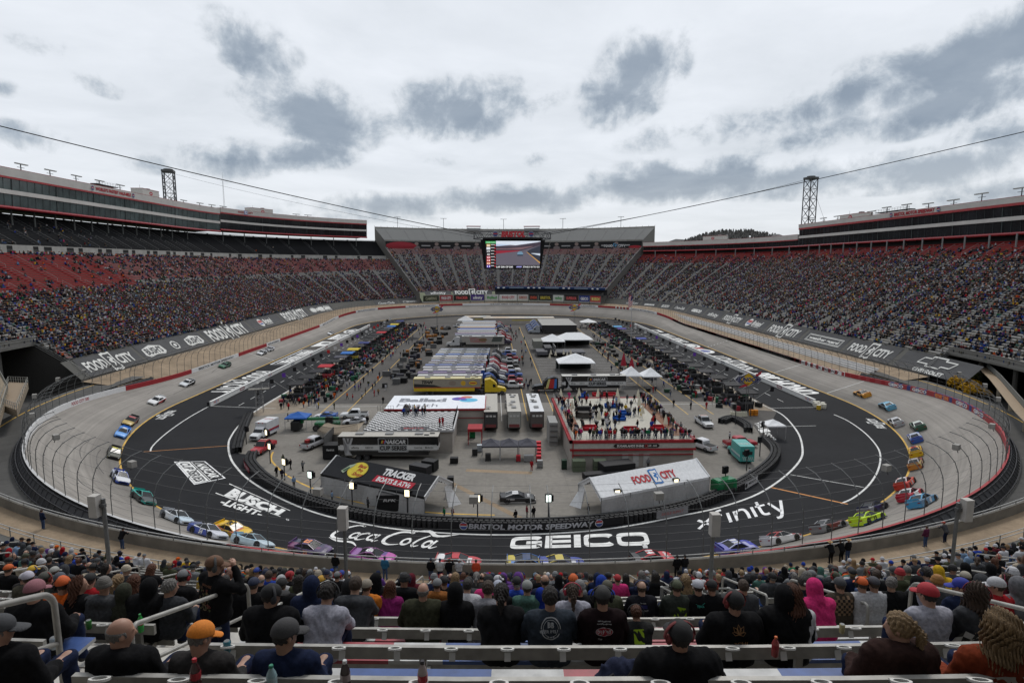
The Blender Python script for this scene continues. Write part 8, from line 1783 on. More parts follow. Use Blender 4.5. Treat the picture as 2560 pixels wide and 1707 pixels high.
def surfnet(fn,lo,hi,h):
 lo,hi=np.array(lo,float),np.array(hi,float);n=np.ceil((hi-lo)/h).astype(int)+1
 g=[lo[i]+h*np.arange(n[i])for i in range(3)];P=np.stack(np.meshgrid(*g,indexing='ij'),-1).astype(np.float32);f=fn(P);s=f<0
 c=np.array(n)-1;cnt=np.zeros(c,int);acc=np.zeros((*c,3))
 O=[(i,j,k)for i in(0,1)for j in(0,1)for k in(0,1)];sl=lambda o:tuple(slice(o[i],o[i]+c[i])for i in range(3))
 for a in O:
  for ax in range(3):
   if a[ax]:continue
   b=list(a);b[ax]=1;fa,fb=f[sl(a)],f[sl(b)];m=(fa<0)!=(fb<0);t=np.where(m,fa/(fa-fb+1e-12),0)
   for q in range(3):acc[...,q]+=np.where(m,a[q]+(t if q==ax else 0),0)
   cnt+=m
 act=cnt>0;idx=-np.ones(c,int);idx[act]=np.arange(act.sum());I=np.argwhere(act);V=lo+h*(I+acc[act]/cnt[act][:,None]);Q=[]
 for ax in range(3):
  u,v=(ax+1)%3,(ax+2)%3;A=[slice(0,-1)if i==ax else slice(1,-1)for i in range(3)];B=[slice(1,None)if i==ax else slice(1,-1)for i in range(3)]
  sa,sb=s[tuple(A)],s[tuple(B)];W=np.argwhere(sa!=sb);
  if not len(W):continue
  base=W.copy();base[:,u]+=1;base[:,v]+=1;fl=sa[tuple(W.T)]
  def at(du,dv):q=base.copy();q[:,u]-=du;q[:,v]-=dv;return idx[tuple(q.T)]
  q=np.stack([at(1,1),at(0,1),at(0,0),at(1,0)],1);q[~fl]=q[~fl][:,::-1];Q.append(q)
 Q=np.vstack(Q);Q=Q[(Q>=0).all(1)];return V,Q
def rotm(rx=0,ry=0,rz=0):return np.array(Euler((rx,ry,rz)).to_matrix())
def pose(kind):
 p=dict(hip=(0,.0,.12),chest=(0,.05,.46),lean=.1,sh=(.19,.04,.50),el=(.27,.10,.24),ha=(.14,.42,.20),knee=(.13,.46,.14),foot=(.13,.50,-.36),head=(0,.08,.715),hr=(-.15,0,0),wide=1.0)
 if kind=='lean':p.update(chest=(0,.16,.42),sh=(.19,.16,.45),el=(.22,.34,.22),ha=(.06,.52,.22),head=(0,.27,.64),hr=(-.3,0,0))
 if kind=='cross':p.update(el=(.25,.14,.28),ha=(-.04,.27,.30))
 if kind=='face':p.update(el=(.20,.30,.34),ha=(.04,.25,.62),asym=True,hr=(-.1,0,.25))
 if kind=='turn':p.update(hr=(-.1,0,-.85))
 if kind=='turnl':p.update(hr=(-.1,0,.85))
 if kind=='back':p.update(chest=(0,-.04,.46),sh=(.2,-.04,.50),el=(.28,.0,.25),ha=(.16,.3,.18),head=(0,-.03,.72),hr=(-.02,0,.2))
 if kind.startswith('stand'):
  p.update(hip=(0,0,.95),chest=(0,.01,1.30),sh=(.19,0,1.40),el=(.26,.03,1.10),ha=(.24,.16,.88),knee=(.10,.03,.50),foot=(.11,0,.07),head=(0,.02,1.61),hr=(-.05,0,.1))
  if kind=='standup':p.update(el=(.30,.18,1.28),ha=(.12,.22,1.56),hr=(-.1,0,-.5),asym=True)
  if kind=='standrail':p.update(chest=(0,.12,1.26),sh=(.19,.14,1.34),el=(.24,.36,1.12),ha=(.10,.56,1.12),head=(0,.2,1.54),hip=(0,-.06,.93))
  if kind=='standwalk':p.update(stride=.22,ha=(.26,.2,.95))
 return p
def mir(v,s):return(v[0]*s,v[1],v[2])
def arm_pts(p,s):
 el,ha=p['el'],p['ha']
 if p.get('asym')and s<0:el,ha=((.26,.08,.24),(.12,.40,.18))if p['hip'][2]<.5 else((.26,.03,1.10),(.24,.14,.88))
 return mir(p['sh'],s),mir(el,s),mir(ha,s)
def leg_pts(p,s):
 k,f=list(p['knee']),list(p['foot'])
 if 'stride' in p:k[1]+=p['stride']*.5*s;f[1]+=p['stride']*s
 return mir(k,s),mir(f,s)
def torso(P,p,g=0.0,w=1.0):
 h,c,sh=p['hip'],p['chest'],p['sh'];mid=tuple((a+b)/2 for a,b in zip(h,c))
 d=seg_d(P,(-.085*w,h[1],h[2]),(.085*w,h[1],h[2]),.125*w+g,.125*w+g)
 d=smin(d,seg_d(P,(-.07*w,mid[1]+.01,mid[2]),(.07*w,mid[1]+.01,mid[2]),.125*w+g,.125*w+g),.09)
 d=smin(d,seg_d(P,(-.10*w,c[1],c[2]-.04),(.10*w,c[1],c[2]-.04),.125+g,.125+g),.09)
 return smin(d,seg_d(P,(-sh[0]*.85*w,sh[1],sh[2]),(sh[0]*.85*w,sh[1],sh[2]),.068+g,.068+g),.07)
def arms(P,p,g=0.0,w=1.0,part='up'):
 d=None
 for s in(-1,1):
  a,e,h=arm_pts(p,s);a=(a[0]*w,a[1],a[2]);e=(e[0]*w,e[1],e[2]);h2=tuple(e[i]+(h[i]-e[i])*.86 for i in range(3))
  q=smin(seg_d(P,a,e,.058+g,.046+g),seg_d(P,e,h2,.046+g,.034+g),.03);d=q if d is None else np.minimum(d,q)
 return d
def legs(P,p,g=0.0,w=1.0):
 d=None;h=p['hip']
 for s in(-1,1):
  k,f=leg_pts(p,s);q=smin(seg_d(P,(s*.085*w,h[1],h[2]-.01),k,.088*w+g,.062+g),seg_d(P,k,f,.060+g,.045+g),.03);d=q if d is None else np.minimum(d,q)
 return d
def hands(P,p,fine):
 d=None
 for s in(-1,1):
  a,e,h=arm_pts(p,s);e,h=np.array(e),np.array(h);u=(h-e)/np.linalg.norm(h-e);side=np.cross(u,(0,0,1));n=np.linalg.norm(side);side=side/n if n>.1 else np.array((1.,0,0));up=np.cross(side,u)
  q=seg_d(P,h-u*.03,h+u*.025,.03,.034)
  if fine:
   for i,L_ in enumerate((.062,.072,.066,.052)):
    b=h+u*.04+side*(i-1.5)*.021;m=b+u*L_*.55-up*.006;t=m+u*L_*.35-up*.03;q=smin(q,np.minimum(seg_d(P,b,m,.0105,.0098),seg_d(P,m,t,.0098,.008)),.008)
   b=h-side*s*-.03*(-1)-u*.0;th=b-side*s*.035+u*.045-up*.02;q=smin(q,seg_d(P,h-u*.01,th,.013,.0095),.012)
  else:q=smin(q,seg_d(P,h,h+u*.06-np.array((0,0,.02)),.032,.02),.02)
  d=q if d is None else np.minimum(d,q)
 return d
def head_sdf(P,c,R,fine=True):
 Q=(P-np.array(c))@R
 d=ell_d(Q,(0,-.008,.022),(.076,.096,.098));d=smin(d,ell_d(Q,(0,.028,-.04),(.058,.066,.078)),.03)
 d=smin(d,ell_d(Q,(0,.052,-.092),(.026,.022,.02)),.02)
 d=smin(d,seg_d(Q,(0,.090,.012),(0,.108,-.026),.008,.014),.012)
 for s in(-1,1):
  d=np.maximum(d,-ell_d(Q,(s*.031,.100,.012),(.017,.012,.011)))
  d=smin(d,ell_d(Q,(s*.031,.084,.010),(.012,.010,.010)),.004)
  d=smin(d,ell_d(Q,(s*.080,-.005,-.008),(.010,.019,.032),rotm(0,0,s*.35)),.006)
  d=smin(d,seg_d(Q,(s*.02,.088,.028),(s*.045,.082,.028),.007,.005),.008)
 d=smin(d,seg_d(Q,(-.022,.086,-.058),(.022,.086,-.058),.008,.008),.008)
 return np.maximum(d,-seg_d(Q,(-.024,.099,-.0575),(.024,.099,-.0575),.0025,.0025))
def body_fn(p,fine,w):
 R=rotm(*p['hr']);hc=np.array(p['head']);nb=np.array((0,p['sh'][1],p['sh'][2]))
 def f(P):
  d=smin(torso(P,p,-.018,w),arms(P,p,-.012,w),.03);d=smin(d,legs(P,p,-.014,w),.04);d=smin(d,hands(P,p,fine),.015)
  d=smin(d,seg_d(P,nb+np.array((0,0,.02)),hc-R@np.array((0,.02,.05)),.062,.056),.03);return smin(d,head_sdf(P,hc,R),.02)
 return f
def wr(P,a=.006):return a*np.sin(P[...,2]*38+P[...,0]*14+3*np.sin(P[...,0]*23))*np.sin(P[...,0]*31+P[...,1]*17)
def top_fn(p,w,hood=None,puff=0.0,fine=True):
 g=.010+puff
 def f(P):
  d=smin(torso(P,p,g,w),arms(P,p,g*.9,w),.035)+wr(P,.007 if fine else.003)
  d=np.maximum(d,-(P[...,2]-(p['hip'][2]-.11 if p['hip'][2]<.5 else p['hip'][2]-.08)))
  nb=(0,p['sh'][1]+.0,p['sh'][2]+.055);d=smin(d,seg_d(P,(0,p['sh'][1]-.01,p['sh'][2]),nb,.082,.070),.04)
  if hood=='down':d=smin(d,ell_d(P,(0,p['sh'][1]-.085,p['sh'][2]+.05),(.125,.07,.075)),.05)
  R=rotm(*p['hr']);hc=np.array(p['head']);Q=(P-hc)@R
  if hood=='up':
   e=ell_d(Q,(0,-.015,.012),(.112,.128,.135));e=smin(e,seg_d(P,nb,hc-np.array((0,.03,.09)),.10,.105),.06);e=np.maximum(e,-ell_d(Q,(0,.12,-.01),(.078,.11,.105)));d=smin(d,e,.03)
  else:d=np.maximum(d,-(head_sdf(P,hc,R)-.012))
  return d
 return f
def pants_fn(p,w):return lambda P:np.maximum(smin(legs(P,p,.010,w),seg_d(P,(-.09*w,p['hip'][1],p['hip'][2]),(.09*w,p['hip'][1],p['hip'][2]),.120*w,.120*w),.04)+wr(P,.004),P[...,2]-(p['hip'][2]+.06))
def shoe_fn(p):
 def f(P):
  d=None
  for s in(-1,1):
   k,q=leg_pts(p,s);q=np.array(q);e=seg_d(P,q+np.array((0,-.02,-.035)),q+np.array((s*.02,.15,-.045)),.045,.038);d=e if d is None else np.minimum(d,e)
  return d
 return f
BB=lambda p:((-.42,-.28,-.45),(.42,.72,.92))if p['hip'][2]<.5 else((-.45,-.35,-.02),(.45,.75,1.78))
LIB={}
def lib_mesh(key,fn,lo,hi,h,material):
 if key in LIB:return LIB[key]
 V,Q=surfnet(fn,lo,hi,h);me=np_mesh(key[0],V,[Q],None,True);me.materials.append(material);LIB[key]=me;return me
def gear(kind,fine):
 h=.0075 if fine else.014;B=((-.20,-.30,-.50),(.20,.24,.20));k=('gear_'+kind,fine)
 if k in LIB:return LIB[k]
 skull=lambda P,g:ell_d(P,(0,-.008,.024),(.076+g,.096+g,.098+g));name,m='hair',m_hair
 strand=lambda P,a=.004:a*np.sin(P[...,0]*190+9*np.sin(P[...,2]*13))+a*np.sin(P[...,1]*170+7*np.sin(P[...,2]*17))
 if kind=='short':f=lambda P:np.maximum(skull(P,.014)+strand(P,.003),-np.minimum(P[...,2]+.045+np.maximum(P[...,1],0)*-1.15,.2))
 elif kind=='bald':f=lambda P:np.maximum(skull(P,.006)+strand(P,.002),np.maximum(P[...,2]-.035,-P[...,2]-.05)+np.maximum(P[...,1]-.02,0)*3)
 elif kind=='long':f=lambda P:np.maximum(smin(skull(P,.022),smin(ell_d(P,(0,-.055,-.10),(.105,.065,.17)),ell_d(P,(0,-.075,-.22),(.10,.05,.15)),.05),.04)+strand(P,.009),P[...,1]-.045+np.maximum(-P[...,2]+.06,0)*.35)
 elif kind=='pony':f=lambda P:smin(np.maximum(skull(P,.014)+strand(P),P[...,1]-.05-P[...,2]*.5),smin(seg_d(P,(0,-.11,.05),(0,-.155,-.03),.03,.035),seg_d(P,(0,-.155,-.03),(0,-.13,-.24),.035,.012),.02)+strand(P,.006),.02)
 elif kind=='wild':f=lambda P:np.maximum(smin(skull(P,.045),smin(ell_d(P,(0,-.04,-.09),(.135,.09,.17)),ell_d(P,(.01,-.06,-.20),(.13,.06,.13)),.06),.05)+strand(P,.016)+.008*np.sin(P[...,2]*60+P[...,0]*40),P[...,1]-.06)
 elif kind in('cap','capb','capt'):
  name,m='cap',m_cap;sg=-1 if kind=='capb' else 1;hi_=.012 if kind=='capt' else 0
  def f(P):
   dome=np.maximum(smin(skull(P,.018),ell_d(P,(0,.0,.05+hi_),(.088,.104,.082)),.02),-(P[...,2]-.028));x,y,z=P[...,0],P[...,1]*sg,P[...,2]
   brim=np.maximum(ell_d(np.stack([x,y,np.zeros_like(z)],-1),(0,.105,0),(.082,.105,1.0)),np.abs(z-.035+.35*np.maximum(y-.09,0)+4.5*x*x)-.006);brim=np.maximum(brim,-(y-.05));return np.minimum(np.minimum(dome,brim),ell_d(P,(0,0,.135+hi_),(.010,.010,.006)))
 elif kind=='beanie':name,m='beanie',m_cap;f=lambda P:np.maximum(np.minimum(smin(skull(P,.02),ell_d(P,(0,-.02,.075),(.08,.09,.075)),.03)+.002*np.sin(P[...,2]*300),np.maximum(skull(P,.028),np.abs(P[...,2]-.03)-.025)),-(P[...,2]-.005))
 elif kind=='cowboy':name,m='hat',m_cap;f=lambda P:np.minimum(smin(ell_d(P,(0,-.005,.085),(.082,.105,.075)),ell_d(P,(0,-.005,.05),(.085,.105,.04)),.02),np.maximum(ell_d(P*np.array((1,1,0)),(0,0,0),(.185,.20,1.0)),np.abs(P[...,2]-.05-.9*P[...,0]**2)-.006))
 elif kind=='muffs':
  name,m='ear_defenders',m_cap
  def f(P):
   d=np.minimum(ell_d(P,(.098,-.005,-.008),(.026,.034,.046)),ell_d(P,(-.098,-.005,-.008),(.026,.034,.046)));r=np.sqrt(P[...,0]**2+(P[...,2]+.0)**2);band=np.sqrt((r-.132)**2+np.maximum(np.abs(P[...,1]+.0)-.010,0)**2)-.007;return np.minimum(d,np.maximum(band,-(P[...,2]-.0)))
 B=((-.24,-.27,-.42),(.24,.26,.22));return lib_mesh(k,f,*B,h,m)
BK2,WT2,GY,DG,NVY,RDc,ORc,RYL,GRN,TEA,PNK,MAR,TAN,OLV,LBL,YLW,PUR,CRM,CHC=(.008,.008,.009),(.42,.42,.44),(.14,.145,.15),(.045,.047,.052),(.012,.018,.045),(.30,.015,.02),(.48,.09,.015),(.015,.04,.24),(.01,.12,.05),(.06,.13,.11),(.45,.03,.14),(.09,.012,.02),(.20,.13,.07),(.045,.05,.028),(.16,.24,.36),(.48,.30,.02),(.10,.04,.18),(.36,.31,.24),(.03,.028,.028)
CN={BK2:'black',WT2:'white',GY:'grey',DG:'charcoal',NVY:'navy',RDc:'red',ORc:'orange',RYL:'royal blue',GRN:'green',TEA:'sage green',PNK:'pink',MAR:'maroon',TAN:'tan',OLV:'olive',LBL:'light blue',YLW:'yellow',PUR:'purple',CRM:'cream',CHC:'dark brown'}
SK=[(.36,.20,.14),(.40,.24,.17),(.32,.18,.12),(.28,.15,.10),(.12,.065,.04)]
HR={'dark':(.014,.010,.008),'brown':(.045,.025,.014),'blond':(.26,.17,.085),'grey':(.16,.15,.14),'auburn':(.10,.035,.016)}
def put(name,me,parent,col,loc=(0,0,0),rot=(0,0,0)):
 o=bpy.data.objects.new(name,me);link(o,parent);o.location=loc;o.rotation_euler=rot;o.color=(*col,1);return o
def person(loc,rz,kind='sit',top=BK2,hood=None,pants=NVY,gr='cap',grc=BK2,muffs=None,skin=0,wide=1.0,fine=False,label='',group=None,puff=.004,prints=None,sc=1.0,hair='brown',hr=None):
 p=pose(kind);q='f' if fine else 'c';hb=.0125 if fine else.026;ht=.0145 if fine else.030;w=wide;wk=round(w,2)
 if hr is not None:p['hr']=hr;kind=kind+str(hr[2])
 LB,UB=BB(p)
 body=lib_mesh(('person',kind,q,wk),body_fn(p,fine,w),LB,UB,hb,m_skin);o=put('person',body,None,SK[skin],loc,(0,0,rz));o.scale=(sc,)*3
 tag(o,label,'person',group)
 put('top_garment',lib_mesh(('top_garment',kind,hood,q,wk,puff),top_fn(p,w,hood,puff,fine),LB,UB,ht,m_obj),o,top)
 put('trousers',lib_mesh(('trousers',kind,q,wk),pants_fn(p,w),LB,UB,ht,m_obj),o,pants)
 if fine or p['hip'][2]>.5:put('shoes',lib_mesh(('shoes',kind,q),shoe_fn(p),LB,UB,.022,m_cap),o,(.02,.02,.02))
 hc,R=p['head'],p['hr']
 if hood!='up':
  g=gear(gr,fine);put(g.name.split('.')[0],g,o,grc if gr in('cap','capb','capt','beanie','cowboy')else HR[hair],hc,R)
  if gr in('cap','capt','capb'):put('hair',gear('bald' if hair!='long' else 'pony',fine),o,HR.get(hair,HR['brown']),hc,R)
 if muffs:put('ear_defenders',gear('muffs',fine),o,muffs,hc,R)
 if prints:
  F=Flat();prints(F);f=top_fn(p,w,hood,puff,fine);V=np.vstack(F.v);y=np.full(len(V),-.34)
  for _ in range(40):
   d=f(np.stack([V[:,0],y,V[:,1]+p['chest'][2]],-1)[None])[0];y+=np.clip(d*.8,0,.05)
  it=iter(range(len(V)));F.build('back_print',lambda x,z,l:(x,y[next(it)]-.006-l*.3,z+p['chest'][2]),m_paint,o)
 return o
SWR=.54
def seat_pos(k,px):
 th=th_of(px,rho(k)-.34,zf(k)+1.0);return th
occupied={}
def sit(k,px,side='',**a):
 th=seat_pos(k,px);o=pol(rho(k)-(.34 if k else.16),th,zf(k)+.46);a['sc']=a.get('sc',1)*(.93 if k else.87);occupied.setdefault(k,[]).append(th)
 return person(o,th,a.pop('kind','sit'),**a)
def p3chi(F):
 c=(.30,.16,.07)
 for t in(0,38,-38,75,-75):s,u=math.sin(math.radians(t)),math.cos(math.radians(t));L_=.095 if abs(t)<60 else.075;P=[(0,-.01),(s*L_*.5+u*.022,u*L_*.5-s*.022-.01),(s*L_,u*L_-.01),(s*L_*.5-u*.022,u*L_*.5+s*.022-.01),(0,-.01)];F.stroke(P,.007,c,sub=1)
 F.text('3CHI',.02,-.115,.042,c,w=.15,bold=.02)
def pdup(F):
 F.disc(0,-.03,.095,.045,(.40,.40,.40));F.disc(0,-.03,.090,.040,(.26,.02,.03),1);F.text('DU PONT',0,-.03,.035,(.45,.45,.45),w=.15,bold=.03,lay=2);F.text('www.dupont.com',0,.075,.014,(.4,.4,.4),w=.14);F.text('www.jeffgordon.com',0,.05,.014,(.4,.4,.4),w=.16);F.text('The',-.05,-.105,.022,(.35,.35,.35),w=.05,shear=.3)
def pbeer(F):
 c=(.36,.37,.38);F.ring(0,.0,.11,.11,.10,c);F.ring(0,0,.085,.085,.06,c);F.text('BB',0,.035,.05,c,w=.07,bold=.05);F.rect(-.13,-.045,.13,-.005,(.03,.035,.045),1);F.text('BEER BELLY',0,-.025,.03,c,w=.24,lay=2);[F.disc(x,-.08,.009,.009,c,2,6)for x in(-.03,0,.03)]
def psk(F):
 r=random.Random(4);F.text('BROTHERS',0,.085,.03,(.16,.07,.04),w=.18,bold=.03);F.text('25',-.10,.045,.03,(.18,.12,.08),w=.04)
 for i in range(60):x,y=r.uniform(-.10,.10),r.uniform(-.24,.03);F.disc(x,y,r.uniform(.006,.02),r.uniform(.006,.02),r.choice([(.12,.03,.02),(.06,.07,.03),(.14,.10,.05),(.05,.04,.03)]),i%4,7)
 F.ring(.0,-.19,.05,.05,.25,(.18,.14,.09),5);F.text('95',.09,-.16,.04,(.20,.05,.05),w=.06,lay=6)
def p500(F):F.disc(0,0,.10,.055,(.02,.05,.14));F.ring(0,0,.102,.057,.08,(.12,.22,.32),1);F.text('500',0,-.01,.045,(.45,.46,.48),w=.13,bold=.05,lay=2);F.rect(-.1,-.065,.1,-.058,(.3,.02,.03),3)
def phrs(F):F.text('HRSPRS',0,.05,.035,(.42,.42,.40),w=.2,bold=.03);F.poly([(-.12,-.1),(.12,-.1),(.1,0),(-.08,.0)],(.10,.11,.02))
def pchev(F):F.text('CHEVROLET',0,-.06,.025,(.38,.38,.38),w=.17,bold=.02);F.rect(-.06,-.03,.07,.03,(.02,.02,.10));F.text('Team Racing',0,.06,.02,(.3,.3,.3),w=.1,shear=.3)
def pter(F):F.text('TERRA',0,0,.035,(.05,.30,.25),w=.13,bold=.03);F.stroke([(-.08,.04),(0,.0),(.08,.06)],.006,(.05,.3,.25),sub=1)
def pbrown(F):F.text('What a',-.02,.0,.03,(.45,.28,.03),w=.1,shear=.2);F.text('DANCE',.02,-.035,.03,(.45,.28,.03),w=.14,bold=.03)
def ptwr(F):F.poly([(-.1,-.18),(.14,-.18),(.12,-.03),(-.02,.0)],(.30,.48,.02));F.text('TWR',.05,-.08,.03,(.05,.1,.02),w=.08,bold=.04,lay=1)
def plaid(F):
 r=random.Random(2)
 for i in range(7):
  for j in range(7):
   if(i+j)%2:F.rect(-.16+.045*i,-.2+.045*j,-.115+.045*i,-.155+.045*j,(.20,.13,.08),0)
   elif i%2:F.rect(-.16+.045*i,-.2+.045*j,-.115+.045*i,-.155+.045*j,(.012,.01,.01),0)
f=True
BENIM=(.05,.08,.16)
